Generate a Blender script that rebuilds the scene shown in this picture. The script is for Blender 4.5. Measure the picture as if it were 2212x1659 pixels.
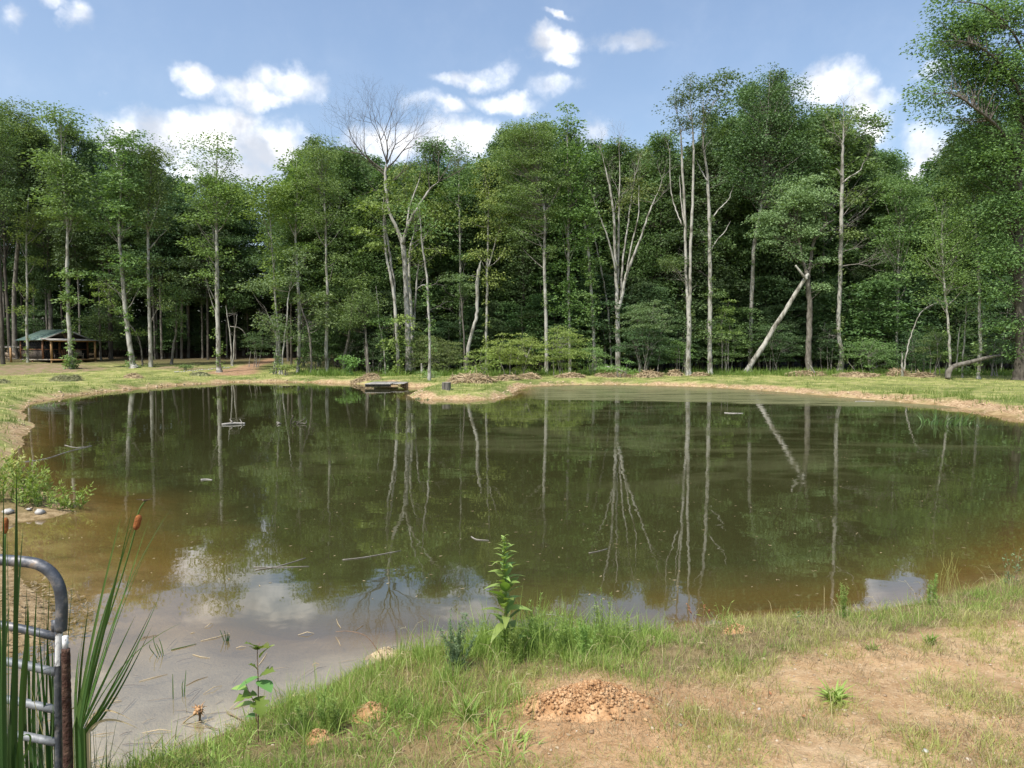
import bpy, math, random
import numpy as np
from mathutils import Vector, Matrix

for o in list(bpy.data.objects):
    bpy.data.objects.remove(o)
S = bpy.context.scene
COL = S.collection
R = math.radians
FPX = 1533.0                      # focal length in units where the photograph is 2212 wide
CAMH = 2.2
PITCH = math.atan(72.5 / FPX)
cam_d = bpy.data.cameras.new("camera")
cam_d.sensor_width = 36.0
cam_d.lens = 36.0 * FPX / 2212.0
cam_d.clip_start = 0.05
cam_d.clip_end = 3000
cam = bpy.data.objects.new("camera", cam_d)
cam.location = (0, 0, CAMH)
cam.rotation_euler = (math.pi / 2 - PITCH, 0, 0)
COL.objects.link(cam)
S.camera = cam
S.render.engine = 'CYCLES'
S.cycles.max_bounces = 7
S.cycles.diffuse_bounces = 4
S.cycles.glossy_bounces = 3
S.cycles.transmission_bounces = 4
S.cycles.transparent_max_bounces = 6
S.cycles.caustics_reflective = False
S.cycles.caustics_refractive = False
S.cycles.sample_clamp_indirect = 4.0
S.cycles.use_denoising = True
S.view_settings.view_transform = 'Standard'
S.view_settings.look = 'None'
S.view_settings.gamma = 1.0
S.view_settings.use_curve_mapping = False
S.view_settings.exposure = EXPO = 0.6

# ------------------------------------------------ sun and sky
SUN_DIR = Vector((-0.33, -0.40, 0.85)).normalized()   # towards the sun
sl = bpy.data.lights.new("sun", 'SUN')
sl.energy = 3.5
sl.angle = R(0.53)
sl.color = (1.0, 0.955, 0.88)
sun = bpy.data.objects.new("sun", sl)
sun.rotation_euler = (-SUN_DIR).to_track_quat('-Z', 'Y').to_euler()
COL.objects.link(sun)


def ray(px, py):
    u = (px - 1106.0) / FPX
    v = (829.5 - py) / FPX
    c, s = math.cos(PITCH), math.sin(PITCH)
    return np.array([u, c + v * s, -s + v * c])


def at(px, py, D):
    d = ray(px, py)
    return np.array([0, 0, CAMH]) + d * (D / d[1])


def onz(px, py, z=0.0):
    d = ray(px, py)
    t = (z - CAMH) / d[2]
    return np.array([0, 0, CAMH]) + d * t


world = bpy.data.worlds.new("World")
S.world = world
world.use_nodes = True
nt = world.node_tree
nt.nodes.clear()


def N(t, typ, **kw):
    n = t.nodes.new(typ)
    for k, v in kw.items():
        if k.startswith('i_'):
            key = k[2:]
            key = int(key) if key.isdigit() else key.replace('_', ' ')
            n.inputs[key].default_value = v
        else:
            setattr(n, k, v)
    return n


def LK(t, a, b):
    t.links.new(a, b)


def mth(t, op, a, b=None, c=None, clamp=False):
    n = t.nodes.new('ShaderNodeMath')
    n.operation = op
    n.use_clamp = clamp
    for i, x in enumerate((a, b, c)):
        if x is None:
            continue
        if isinstance(x, (int, float)):
            n.inputs[i].default_value = x
        else:
            t.links.new(x, n.inputs[i])
    return n.outputs[0]


def smooth(t, x, lo, hi):
    n = t.nodes.new('ShaderNodeMapRange')
    n.interpolation_type = 'SMOOTHSTEP'
    n.inputs['From Min'].default_value = lo
    n.inputs['From Max'].default_value = hi
    t.links.new(x, n.inputs['Value'])
    return n.outputs['Result']


sky = N(nt, 'ShaderNodeTexSky')
sky.sky_type = 'NISHITA'
sky.sun_disc = False
sky.sun_elevation = math.asin(SUN_DIR.z)
sky.sun_rotation = math.atan2(SUN_DIR.x, SUN_DIR.y)
sky.altitude = 300
sky.air_density = 1.15
sky.dust_density = 3.4
sky.ozone_density = 1.0
tc = N(nt, 'ShaderNodeTexCoord')
sep = N(nt, 'ShaderNodeSeparateXYZ')
LK(nt, tc.outputs['Generated'], sep.inputs[0])
azn = mth(nt, 'ARCTAN2', sep.outputs[0], sep.outputs[1])
eln = mth(nt, 'ARCSINE', sep.outputs[2])
cmb = N(nt, 'ShaderNodeCombineXYZ')
LK(nt, azn, cmb.inputs[0]); LK(nt, eln, cmb.inputs[1])
warp = N(nt, 'ShaderNodeTexNoise', i_Scale=9.0, i_Detail=5.0, i_Roughness=0.62)
LK(nt, tc.outputs['Generated'], warp.inputs['Vector'])
wsub = N(nt, 'ShaderNodeVectorMath', operation='SUBTRACT')
LK(nt, warp.outputs['Color'], wsub.inputs[0]); wsub.inputs[1].default_value = (0.5, 0.5, 0.5)
wsc = N(nt, 'ShaderNodeVectorMath', operation='SCALE'); wsc.inputs['Scale'].default_value = 0.085
LK(nt, wsub.outputs[0], wsc.inputs[0])
wadd = N(nt, 'ShaderNodeVectorMath', operation='ADD')
LK(nt, cmb.outputs[0], wadd.inputs[0]); LK(nt, wsc.outputs[0], wadd.inputs[1])
CLOUDS = [  # x, y, rx, ry (photograph units), strength
    (255, 300, 90, 52, 1), (370, 315, 100, 60, 1), (470, 300, 80, 75, 1), (505, 262, 52, 48, 1), (590, 325, 95, 62, 1), (480, 370, 180, 50, .9),
    (428, 168, 58, 34, 1), (520, 186, 80, 36, .95), (622, 180, 76, 50, 1), (575, 212, 80, 22, .8),
    (85, 12, 40, 30, .75), (148, 45, 45, 36, .85), (110, 48, 40, 24, .6), (2, 35, 26, 30, .6),
    (955, 305, 80, 52, 1), (1020, 300, 62, 52, 1), (880, 320, 70, 50, .9), (805, 330, 80, 55, .85),
    (962, 238, 40, 22, .85), (1085, 218, 85, 24, .8), (1010, 172, 80, 22, .62), (1060, 155, 50, 20, .45),
    (1185, 92, 48, 36, .95), (1222, 92, 50, 30, .85), (1210, 128, 40, 26, .8), (1330, 88, 95, 26, .5), (1375, 100, 70, 20, .45),
    (1198, 28, 36, 10, .5), (1150, 130, 120, 16, .2), (900, 225, 60, 26, .45), (1210, 190, 80, 20, .35),
    (1785, 195, 80, 50, 1), (1850, 225, 60, 52, .95), (1890, 275, 60, 45, .8), (1910, 205, 40, 24, .5),
    (2010, 310, 60, 66, 1), (1975, 360, 70, 40, .9), (2030, 150, 60, 20, .4),
    (1295, 278, 42, 30, .7), (1270, 300, 40, 34, .6), (205, 205, 14, 8, .3), (425, 300, 120, 60, .9),
    (340, 300, 190, 62, .85), (540, 310, 120, 60, .8), (960, 310, 110, 50, .8),
    (420, -110, 150, 60, .9), (620, -150, 160, 70, 1), (300, -230, 150, 60, .9), (760, -260, 140, 50, .8), (120, -160, 120, 50, .8), (1050, -190, 110, 40, .6), (520, -330, 180, 60, .9), (1250, -260, 160, 50, .7)]


def azel(px, py):
    d = ray(px, py)
    return math.atan2(d[0], d[1]), math.asin(d[2] / np.linalg.norm(d))


acc = None
for cx, cy, rx, ry, st in CLOUDS:
    a, e = azel(cx, cy)
    a2, _ = azel(cx + rx, cy)
    _, e2 = azel(cx, cy - ry)
    s1 = N(nt, 'ShaderNodeVectorMath', operation='SUBTRACT')
    LK(nt, wadd.outputs[0], s1.inputs[0]); s1.inputs[1].default_value = (a, e, 0)
    s2 = N(nt, 'ShaderNodeVectorMath', operation='MULTIPLY')
    LK(nt, s1.outputs[0], s2.inputs[0]); s2.inputs[1].default_value = (1 / (a2 - a), 1 / (e2 - e), 0)
    s3 = N(nt, 'ShaderNodeVectorMath', operation='LENGTH')
    LK(nt, s2.outputs[0], s3.inputs[0])
    f = mth(nt, 'SUBTRACT', 1.35, s3.outputs['Value'], clamp=True)
    f = mth(nt, 'MULTIPLY', f, st)
    acc = f if acc is None else mth(nt, 'SMOOTH_MAX', acc, f, 0.12)
# scattered clouds of the same sort over the rest of the sky
far_n = N(nt, 'ShaderNodeTexNoise', i_Scale=2.6, i_Detail=4.0, i_Roughness=0.55)
LK(nt, tc.outputs['Generated'], far_n.inputs['Vector'])
rest = smooth(nt, far_n.outputs['Fac'], 0.56, 0.72)
offaz = smooth(nt, mth(nt, 'ABSOLUTE', azn), 0.66, 0.85)
offel = smooth(nt, eln, 0.60, 0.75)
off = mth(nt, 'MAXIMUM', offaz, offel)
up = smooth(nt, eln, -0.02, 0.05)
rest = mth(nt, 'MULTIPLY', mth(nt, 'MULTIPLY', rest, off), up)
acc = mth(nt, 'MAXIMUM', acc, rest)
det = N(nt, 'ShaderNodeTexNoise', i_Scale=15.0, i_Detail=10.0, i_Roughness=0.64)
LK(nt, tc.outputs['Generated'], det.inputs['Vector'])
dn = mth(nt, 'MULTIPLY', mth(nt, 'SUBTRACT', det.outputs['Fac'], 0.5), 1.7)
dens = mth(nt, 'ADD', acc, mth(nt, 'MULTIPLY', dn, smooth(nt, acc, 0.02, 0.3)))
dens = smooth(nt, dens, 0.0, 1.22)
# soft modelling inside the clouds
sh = N(nt, 'ShaderNodeTexNoise', i_Scale=11.0, i_Detail=5.0, i_Roughness=0.55)
LK(nt, tc.outputs['Generated'], sh.inputs['Vector'])
shf = smooth(nt, sh.outputs['Fac'], 0.36, 0.60)
cr = N(nt, 'ShaderNodeMix', data_type='RGBA')
LK(nt, shf, cr.inputs['Factor'])
cr.inputs['A'].default_value = (0.50, 0.525, 0.58, 1)
cr.inputs['B'].default_value = (1.12, 1.10, 1.08, 1)
bg1 = N(nt, 'ShaderNodeBackground', i_Strength=0.14)
LK(nt, sky.outputs[0], bg1.inputs['Color'])
bg2 = N(nt, 'ShaderNodeBackground', i_Strength=1.0)
LK(nt, cr.outputs['Result'], bg2.inputs['Color'])
mx = N(nt, 'ShaderNodeMixShader')
LK(nt, mth(nt, 'MULTIPLY', dens, 0.95), mx.inputs[0]); LK(nt, bg1.outputs[0], mx.inputs[1]); LK(nt, bg2.outputs[0], mx.inputs[2])
wo = N(nt, 'ShaderNodeOutputWorld')
LK(nt, mx.outputs[0], wo.inputs['Surface'])
world.cycles.sampling_method = 'MANUAL'
world.cycles.sample_map_resolution = 512

# ------------------------------------------------ numeric helpers
rng = np.random.default_rng(7)


def _h(ix, iy, seed):
    n = (ix.astype(np.int64) * 374761393 + iy.astype(np.int64) * 668265263 + seed * 982451653) & 0x7fffffff
    n = ((n ^ (n >> 13)) * 1274126177) & 0x7fffffff
    return ((n ^ (n >> 16)) & 0xffff) / 65535.0


def vn(x, y, seed=0):
    x = np.asarray(x, float); y = np.asarray(y, float)
    ix = np.floor(x); iy = np.floor(y)
    fx = x - ix; fy = y - iy
    fx = fx * fx * (3 - 2 * fx); fy = fy * fy * (3 - 2 * fy)
    a = _h(ix, iy, seed); b = _h(ix + 1, iy, seed); c = _h(ix, iy + 1, seed); d = _h(ix + 1, iy + 1, seed)
    return (a * (1 - fx) + b * fx) * (1 - fy) + (c * (1 - fx) + d * fx) * fy


def fbm(x, y, seed=0, o=4):
    s = 0; a = 0.5; t = 0
    for k in range(o):
        s = s + a * vn(x * 2 ** k, y * 2 ** k, seed + k * 17); t += a; a *= 0.5
    return s / t - 0.5


def sst(x, a, b):
    t = np.clip((x - a) / (b - a), 0, 1)
    return t * t * (3 - 2 * t)


# ------------------------------------------------ the pond's outline, on the water level z = 0
SHORE_PX = [(469, 827.5), (400, 831), (322, 837.6), (249, 844), (190, 851), (146, 857), (102, 863), (62, 875), (46, 888), (60, 905), (72, 926),
            (52, 948), (40, 972), (20, 1000), (30, 1030), (95, 1060), (140, 1085), (158, 1104), (120, 1118), (40, 1128), (-10, 1160), (10, 1215),
            (60, 1265), (108, 1300), (120, 1345), (95, 1385), (40, 1412), (-40, 1440)]
shore = [onz(*p)[:2] for p in SHORE_PX]
shore += [np.array(p) for p in ((-5.6, 4.7), (-6.5, 4.1), (-5.4, 3.2), (-3.6, 2.75), (-2.6, 2.95))]
shore += [onz(*p)[:2] for p in ((300, 1655), (400, 1618), (500, 1575), (600, 1520), (690, 1488), (790, 1440), (880, 1408), (980, 1392), (1080, 1384),
                                (1200, 1372), (1360, 1362), (1480, 1350), (1600, 1338), (1750, 1332), (1864, 1324), (2016, 1298), (2131, 1264), (2230, 1232))]
shore += [np.array(p) for p in ((6.8, 8.3), (9.2, 10.2), (12.2, 13.4), (14.6, 17.0), (16.0, 20.0))]
shore += [onz(*p)[:2] for p in ((2235, 912), (2212, 907), (2150, 896), (2100, 886), (2030, 876), (1950, 869), (1870, 862), (1800, 856), (1700, 848), (1620, 842),
                                (1560, 838), (1480, 835), (1400, 832.5), (1300, 831), (1200, 832), (1140, 835), (1119, 838), (1112, 845), (1104, 855), (1070, 862),
                                (1020, 864), (973, 864), (930, 863), (893, 860), (886, 853), (896, 846), (925, 841), (935, 837), (900, 836), (867, 835), (850, 830),
                                (820, 830), (797, 830), (738, 828), (650, 825.5), (562, 825), (504, 825.5))]
SH = np.array(shore)


def sdist(x, y):
    x = np.asarray(x, float).ravel(); y = np.asarray(y, float).ravel()
    best = np.full(x.shape, 1e18); ins = np.zeros(x.shape, bool)
    n = len(SH)
    for i in range(n):
        a = SH[i]; b = SH[(i + 1) % n]
        e = b - a
        t = np.clip(((x - a[0]) * e[0] + (y - a[1]) * e[1]) / (e @ e), 0, 1)
        d = (x - a[0] - t * e[0]) ** 2 + (y - a[1] - t * e[1]) ** 2
        best = np.minimum(best, d)
        c = ((a[1] > y) != (b[1] > y))
        with np.errstate(divide='ignore', invalid='ignore'):
            xi = (b[0] - a[0]) * (y - a[1]) / (b[1] - a[1]) + a[0]
        ins ^= c & (x < xi)
    d = np.sqrt(best)
    return np.where(ins, -d, d)


def zfun(x, y, want_d=False):
    x = np.asarray(x, float); y = np.asarray(y, float)
    shp = x.shape
    x = x.ravel(); y = y.ravel()
    d = sdist(x, y)
    near = 1 - sst(y, 9, 14)
    d = d + fbm(x / 1.3, y / 1.3, 5) * (0.12 + 0.45 * (1 - near)) + fbm(x / 0.3, y / 0.3, 9) * 0.07
    zn = 0.52 * (1 - np.exp(-np.maximum(d, 0) / 2.1)) + 0.09 * fbm(x / 0.6, y / 0.6, 3) * sst(d, 0, .4) + 0.042 * fbm(x / .12, y / .12, 4, 3) * sst(d, 0, .2)
    lip = 0.26 * (1 - np.exp(-(np.maximum(d, 0) / 0.45) ** 1.6)) * (0.75 + 0.7 * (fbm(x / 0.9, y / 0.9, 21) + .5))
    zf = lip + 0.10 * fbm(x / 3.5, y / 3.5, 11) * sst(d, 0, 3) + 0.05 * fbm(x / 0.5, y / 0.5, 12) * sst(d, 0, .4)
    left = 1 - sst(x, -22, -6)
    hill = np.maximum(0, y - 57) * (0.010 + 0.030 * left) + np.maximum(0, y - 84) * 0.07
    hill += np.maximum(0, np.abs(x) - 62) * 0.05
    hill = 16 * (1 - np.exp(-hill / 16))
    zf = zf + hill + 0.18 * fbm(x / 9, y / 9, 31) * sst(y, 60, 72)
    zo = zn * near + zf * (1 - near)
    dep = -d
    shn = 1.6 * fbm(x / 1.5, y / 1.5, 51)
    shal = (1 - sst(x + shn, -4.2, -.6)) * (1 - sst(y + 2 * shn, 7, 13)) + (1 - sst(y + .4 * shn, 4.2, 6.8)) * (1 - sst(x, -.8, .8))
    shal = np.clip(shal, 0, 1)
    slope = 0.30 * (1 - shal) + 0.042 * shal
    zi = -np.minimum(1.6, np.maximum(dep, 0) * slope) - 0.01 + 0.05 * fbm(x / .5, y / .5, 41) * sst(dep, 0, .6)
    z = np.where(d > 0, zo, zi)
    z = z.reshape(shp)
    return (z, d.reshape(shp)) if want_d else z


def Z(x, y):
    return float(zfun(np.array([x]), np.array([y]))[0])


def hit(px, py):
    d = ray(px, py)
    ts = np.concatenate([np.linspace(1.5, 12, 300), np.linspace(12, 130, 1200)])
    P = np.array([0, 0, CAMH])[None] + d[None] * ts[:, None]
    z = zfun(P[:, 0], P[:, 1])
    k = np.argmax(P[:, 2] < z)
    if P[k, 2] >= z[k]:
        k = len(ts) - 1
    return np.array([P[k, 0], P[k, 1], z[k]])


# ------------------------------------------------ mesh building
class MB:
    def __init__(self):
        self.V = []; self.Q = []; self.T = []; self.A = []; self.n = 0

    def add(self, V, Q=None, T=None, a=0.5):
        V = np.asarray(V, float).reshape(-1, 3)
        if Q is not None and len(Q):
            self.Q.append(np.asarray(Q, np.int64) + self.n)
        if T is not None and len(T):
            self.T.append(np.asarray(T, np.int64) + self.n)
        self.V.append(V)
        self.A.append(np.broadcast_to(np.asarray(a, float), (len(V),)).copy())
        self.n += len(V)
        return self

    def mesh(self, name, mat=None, smooth=False):
        me = bpy.data.meshes.new(name)
        V = np.concatenate(self.V) if self.V else np.zeros((0, 3))
        Q = np.concatenate(self.Q) if self.Q else np.zeros((0, 4), np.int64)
        T = np.concatenate(self.T) if self.T else np.zeros((0, 3), np.int64)
        me.vertices.add(len(V)); me.vertices.foreach_set('co', V.astype(np.float32).ravel())
        idx = np.concatenate([Q.ravel(), T.ravel()]).astype(np.int32)
        nf = len(Q) + len(T)
        me.loops.add(len(idx)); me.loops.foreach_set('vertex_index', idx)
        st = np.concatenate([np.arange(len(Q)) * 4, len(Q) * 4 + np.arange(len(T)) * 3]).astype(np.int32)
        me.polygons.add(nf); me.polygons.foreach_set('loop_start', st)
        if smooth:
            me.polygons.foreach_set('use_smooth', np.ones(nf, bool))
        me.update(calc_edges=True)
        at_ = me.attributes.new('v', 'FLOAT', 'POINT')
        at_.data.foreach_set('value', np.concatenate(self.A).astype(np.float32))
        if mat:
            me.materials.append(mat)
        return me

    def build(self, name, mat, parent=None, loc=None, smooth=False):
        """link as one mesh object; with a parent the vertices are taken as world coordinates and moved into it"""
        if parent is not None:
            off = np.array(parent.location)
            self.V = [v - off for v in self.V]
        elif loc is not None:
            off = np.array(loc)
            self.V = [v - off for v in self.V]
        o = bpy.data.objects.new(name, self.mesh(name, mat, smooth))
        if parent is not None:
            o.parent = parent
        elif loc is not None:
            o.location = loc
        COL.objects.link(o)
        return o


def thing(name, label, cat, loc, group=None, kind=None):
    o = bpy.data.objects.new(name, None)
    o.empty_display_size = 0.1
    o.location = loc
    COL.objects.link(o)
    o['label'] = label; o['category'] = cat
    if group: o['group'] = group
    if kind: o['kind'] = kind
    return o


def tag(o, label=None, cat=None, group=None, kind=None):
    if label: o['label'] = label
    if cat: o['category'] = cat
    if group: o['group'] = group
    if kind: o['kind'] = kind
    return o


def tube(mb, P, Rr, sides=6, a=0.5, cap=True):
    P = np.asarray(P, float); Rr = np.broadcast_to(np.asarray(Rr, float), (len(P),))
    T = np.gradient(P, axis=0)
    T /= np.linalg.norm(T, axis=1)[:, None] + 1e-9
    ref = np.array([0.0, 1.0, 0.0]) if abs(T[0][1]) < 0.9 else np.array([1.0, 0, 0])
    U = np.cross(T, ref); U /= np.linalg.norm(U, axis=1)[:, None] + 1e-9
    W = np.cross(T, U)
    th = np.arange(sides) * 2 * math.pi / sides
    V = P[:, None] + Rr[:, None, None] * (np.cos(th)[None, :, None] * U[:, None] + np.sin(th)[None, :, None] * W[:, None])
    n = len(P)
    i = np.arange(n - 1)[:, None] * sides
    j = np.arange(sides)[None]
    jn = (j + 1) % sides
    Q = np.stack([i + j, i + jn, i + sides + jn, i + sides + j], -1).reshape(-1, 4)
    V = V.reshape(-1, 3)
    Tt = None
    if cap:
        V = np.concatenate([V, P[:1], P[-1:]])
        b = n * sides
        k = np.arange(sides); kn = (k + 1) % sides
        Tt = np.concatenate([np.stack([np.full(sides, b), kn, k], -1), np.stack([np.full(sides, b + 1), (n - 1) * sides + k, (n - 1) * sides + kn], -1)])
    mb.add(V, Q, Tt, a)
    return mb


def spline(P, Rr=None, n=4):
    P = np.asarray(P, float)
    if Rr is not None:
        P = np.concatenate([P, np.asarray(Rr, float)[:, None]], 1)
    E = np.concatenate([2 * P[:1] - P[1:2], P, 2 * P[-1:] - P[-2:-1]])
    out = []
    for i in range(len(P) - 1):
        p0, p1, p2, p3 = E[i], E[i + 1], E[i + 2], E[i + 3]
        for k in range(n):
            t = k / n
            out.append(0.5 * ((2 * p1) + (-p0 + p2) * t + (2 * p0 - 5 * p1 + 4 * p2 - p3) * t * t + (-p0 + 3 * p1 - 3 * p2 + p3) * t ** 3))
    out.append(P[-1])
    out = np.array(out)
    return (out[:, :3], out[:, 3]) if Rr is not None else out


def box(mb, c, s, M=None, a=0.5):
    """box of size s centred on c (in local axes M, a 3x3 of column axes plus origin, or world)"""
    sx, sy, sz = np.array(s) / 2
    V = np.array([(x, y, z) for x in (-sx, sx) for y in (-sy, sy) for z in (-sz, sz)]) + np.array(c)
    if M is not None:
        V = V @ M[0].T + M[1]
    mb.add(V, [(0, 1, 3, 2), (4, 6, 7, 5), (0, 4, 5, 1), (2, 3, 7, 6), (0, 2, 6, 4), (1, 5, 7, 3)], a=a)
    return mb


def nrm(v):
    return v / (np.linalg.norm(v, axis=-1, keepdims=True) + 1e-9)


def leaf_quads(mb, P, D, Nn, L, W, a):
    """one folded rhombic leaf (two triangles' worth, one quad) per point"""
    D = nrm(D); B = nrm(np.cross(D, Nn)); n = len(P)
    L = np.broadcast_to(L, (n,))[:, None]; W = np.broadcast_to(W, (n,))[:, None]
    p0 = P; p2 = P + D * L
    m = P + D * L * 0.45
    V = np.stack([p0, m + B * W / 2, p2, m - B * W / 2], 1).reshape(-1, 3)
    Q = np.arange(4 * n).reshape(-1, 4)
    mb.add(V, Q, a=np.repeat(np.broadcast_to(a, (n,)), 4))


def leaf_tris(mb, P, D, Nn, L, W, a):
    """leaves for crowns seen from far off: one triangle each"""
    D = nrm(D); B = nrm(np.cross(D, Nn)); n = len(P)
    L = np.broadcast_to(L, (n,))[:, None]; W = np.broadcast_to(W, (n,))[:, None]
    V = np.stack([P - B * W / 2, P + B * W / 2, P + D * L], 1).reshape(-1, 3)
    mb.add(V, None, np.arange(3 * n).reshape(-1, 3), a=np.repeat(np.broadcast_to(a, (n,)), 3))


def blades(mb, P, ang, lean, L, W, a, seg=3, droop=1.0):
    """grass blades: bent tapering strips"""
    n = len(P)
    W = np.broadcast_to(W, (n,)); L = np.broadcast_to(L, (n,)); lean = np.broadcast_to(lean, (n,))
    h = np.stack([np.cos(ang), np.sin(ang), np.zeros(n)], -1)
    side = np.stack([-np.sin(ang), np.cos(ang), np.zeros(n)], -1)
    # widen across a random direction, so that blades show their face from anywhere
    tw = rng.uniform(0, 6.28, n)
    side = nrm(side * np.cos(tw)[:, None] + h * np.sin(tw)[:, None])
    rows = []
    for k in range(seg + 1):
        t = k / seg
        out = L * lean * (t ** 1.7) * 1.0
        upz = L * (t * np.sqrt(np.clip(1 - (lean * 0.8) ** 2, 0.05, 1)) - droop * 0.35 * lean * t ** 3)
        c = P + h * out[:, None] + np.array([0, 0, 1.0]) * upz[:, None]
        w = W * (1 - t ** 1.6) * (0.75 + 0.5 * t * (1 - t) * 2)
        if k == seg:
            rows.append(c[:, None])
        else:
            rows.append(np.stack([c - side * w[:, None] / 2, c + side * w[:, None] / 2], 1))
    V = np.concatenate(rows, 1)
    m = V.shape[1]
    base = np.arange(n)[:, None] * m
    Q = []
    for k in range(seg - 1):
        Q.append(base + np.array([[2 * k, 2 * k + 1, 2 * k + 3, 2 * k + 2]]))
    T = base + np.array([[2 * seg - 2, 2 * seg - 1, 2 * seg]])
    mb.add(V.reshape(-1, 3), np.concatenate(Q) if Q else None, T, a=np.repeat(np.broadcast_to(a, (n,)), m))


# ------------------------------------------------ materials
def mat(name):
    m = bpy.data.materials.new(name)
    m.use_nodes = True
    m.node_tree.nodes.clear()
    return m, m.node_tree


def ramp(t, fac, stops):
    r = t.nodes.new('ShaderNodeValToRGB')
    el = r.color_ramp.elements
    while len(el) > 1:
        el.remove(el[-1])
    el[0].position = stops[0][0]; el[0].color = (*stops[0][1], 1)
    for p, c in stops[1:]:
        e = el.new(p); e.color = (*c, 1)
    t.links.new(fac, r.inputs[0])
    return r.outputs[0]


def mixc(t, f, a, b, mode='MIX'):
    m = t.nodes.new('ShaderNodeMix'); m.data_type = 'RGBA'; m.blend_type = mode
    for k, x in (('Factor', f), ('A', a), ('B', b)):
        if isinstance(x, (int, float)):
            m.inputs[k].default_value = x
        elif isinstance(x, tuple):
            m.inputs[k].default_value = (*x, 1)
        else:
            t.links.new(x, m.inputs[k])
    return m.outputs['Result']


def leafmat(name, dark, light, trans=0.32, rough=0.55):
    m, t = mat(name)
    at_ = N(t, 'ShaderNodeAttribute', attribute_name='v')
    oi = N(t, 'ShaderNodeObjectInfo')
    c = ramp(t, at_.outputs['Fac'], [(0.0, dark), (1.0, light)])
    hs = N(t, 'ShaderNodeHueSaturation')
    LK(t, c, hs.inputs['Color'])
    LK(t, mth(t, 'ADD', 0.485, mth(t, 'MULTIPLY', oi.outputs['Random'], 0.03)), hs.inputs['Hue'])
    LK(t, mth(t, 'ADD', 0.85, mth(t, 'MULTIPLY', oi.outputs['Random'], 0.3)), hs.inputs['Value'])
    p = N(t, 'ShaderNodeBsdfPrincipled', i_Roughness=rough)
    p.inputs['Specular IOR Level'].default_value = 0.25
    LK(t, hs.outputs[0], p.inputs['Base Color'])
    tr = N(t, 'ShaderNodeBsdfTranslucent')
    c2 = mixc(t, 1.0, hs.outputs[0], (1.15, 1.2, 0.55), 'MULTIPLY')
    LK(t, c2, tr.inputs['Color'])
    ms = N(t, 'ShaderNodeMixShader'); ms.inputs[0].default_value = trans
    LK(t, p.outputs[0], ms.inputs[1]); LK(t, tr.outputs[0], ms.inputs[2])
    o = N(t, 'ShaderNodeOutputMaterial'); LK(t, ms.outputs[0], o.inputs[0])
    return m


def simple(name, stops, scale=8, rough=0.8, bump=0.3, detail=6, stretch=(1, 1, 1), spec=0.3, metal=0, bscale=None, attr=0.0):
    m, t = mat(name)
    tc_ = N(t, 'ShaderNodeTexCoord')
    mp = N(t, 'ShaderNodeMapping'); mp.inputs['Scale'].default_value = stretch
    LK(t, tc_.outputs['Object'], mp.inputs[0])
    n = N(t, 'ShaderNodeTexNoise', i_Scale=scale, i_Detail=detail, i_Roughness=0.6)
    LK(t, mp.outputs[0], n.inputs['Vector'])
    f = n.outputs['Fac']
    if attr:
        a_ = N(t, 'ShaderNodeAttribute', attribute_name='v')
        f = mth(t, 'ADD', f, mth(t, 'MULTIPLY', mth(t, 'SUBTRACT', a_.outputs['Fac'], 0.5), attr))
    c = ramp(t, f, stops)
    p = N(t, 'ShaderNodeBsdfPrincipled', i_Roughness=rough, i_Metallic=metal)
    p.inputs['Specular IOR Level'].default_value = spec
    LK(t, c, p.inputs['Base Color'])
    if bump:
        n2 = N(t, 'ShaderNodeTexNoise', i_Scale=bscale or scale * 2.5, i_Detail=5.0)
        LK(t, mp.outputs[0], n2.inputs['Vector'])
        b = N(t, 'ShaderNodeBump', i_Strength=bump, i_Distance=0.02)
        LK(t, n2.outputs['Fac'], b.inputs['Height'])
        LK(t, b.outputs[0], p.inputs['Normal'])
    o = N(t, 'ShaderNodeOutputMaterial'); LK(t, p.outputs[0], o.inputs[0])
    return m


M = {}
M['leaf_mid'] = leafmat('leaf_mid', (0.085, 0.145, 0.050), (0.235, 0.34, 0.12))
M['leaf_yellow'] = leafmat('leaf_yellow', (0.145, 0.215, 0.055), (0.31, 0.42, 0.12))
M['leaf_dark'] = leafmat('leaf_dark', (0.042, 0.078, 0.037), (0.115, 0.185, 0.072), trans=0.25)  # dark green leaf, lowered further to carry shade between the front trees
M['leaf_wood_shade'] = leafmat('leaf_wood_shade', (0.050, 0.098, 0.038), (0.150, 0.245, 0.082), trans=0.28)  # mid leaf green with the wood's inner shade put into the colour
M['leaf_bright'] = leafmat('leaf_bright', (0.12, 0.21, 0.06), (0.26, 0.41, 0.13))
M['leaf_grey'] = leafmat('leaf_grey', (0.13, 0.20, 0.085), (0.28, 0.38, 0.175))
M['leaf_olive'] = leafmat('leaf_olive', (0.10, 0.145, 0.050), (0.235, 0.31, 0.11))
M['weed'] = leafmat('weed', (0.13, 0.21, 0.04), (0.34, 0.46, 0.14), trans=0.38, rough=0.45)
M['weed_grey'] = leafmat('weed_grey', (0.08, 0.14, 0.06), (0.20, 0.29, 0.15), trans=0.25)
M['cattail'] = leafmat('cattail', (0.025, 0.06, 0.018), (0.11, 0.20, 0.05), trans=0.25, rough=0.4)
M['seedling'] = leafmat('seedling', (0.16, 0.20, 0.03), (0.15, 0.30, 0.09), trans=0.35)
M['bark_pale'] = simple('bark_pale', [(0.30, (0.07, 0.065, 0.05)), (0.41, (0.17, 0.16, 0.13)), (0.5, (0.34, 0.33, 0.29)), (0.62, (0.42, 0.41, 0.37)), (0.8, (0.50, 0.49, 0.45))], 2.6, 0.9, 0.8, stretch=(1, 1, 0.45), detail=8)
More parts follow.
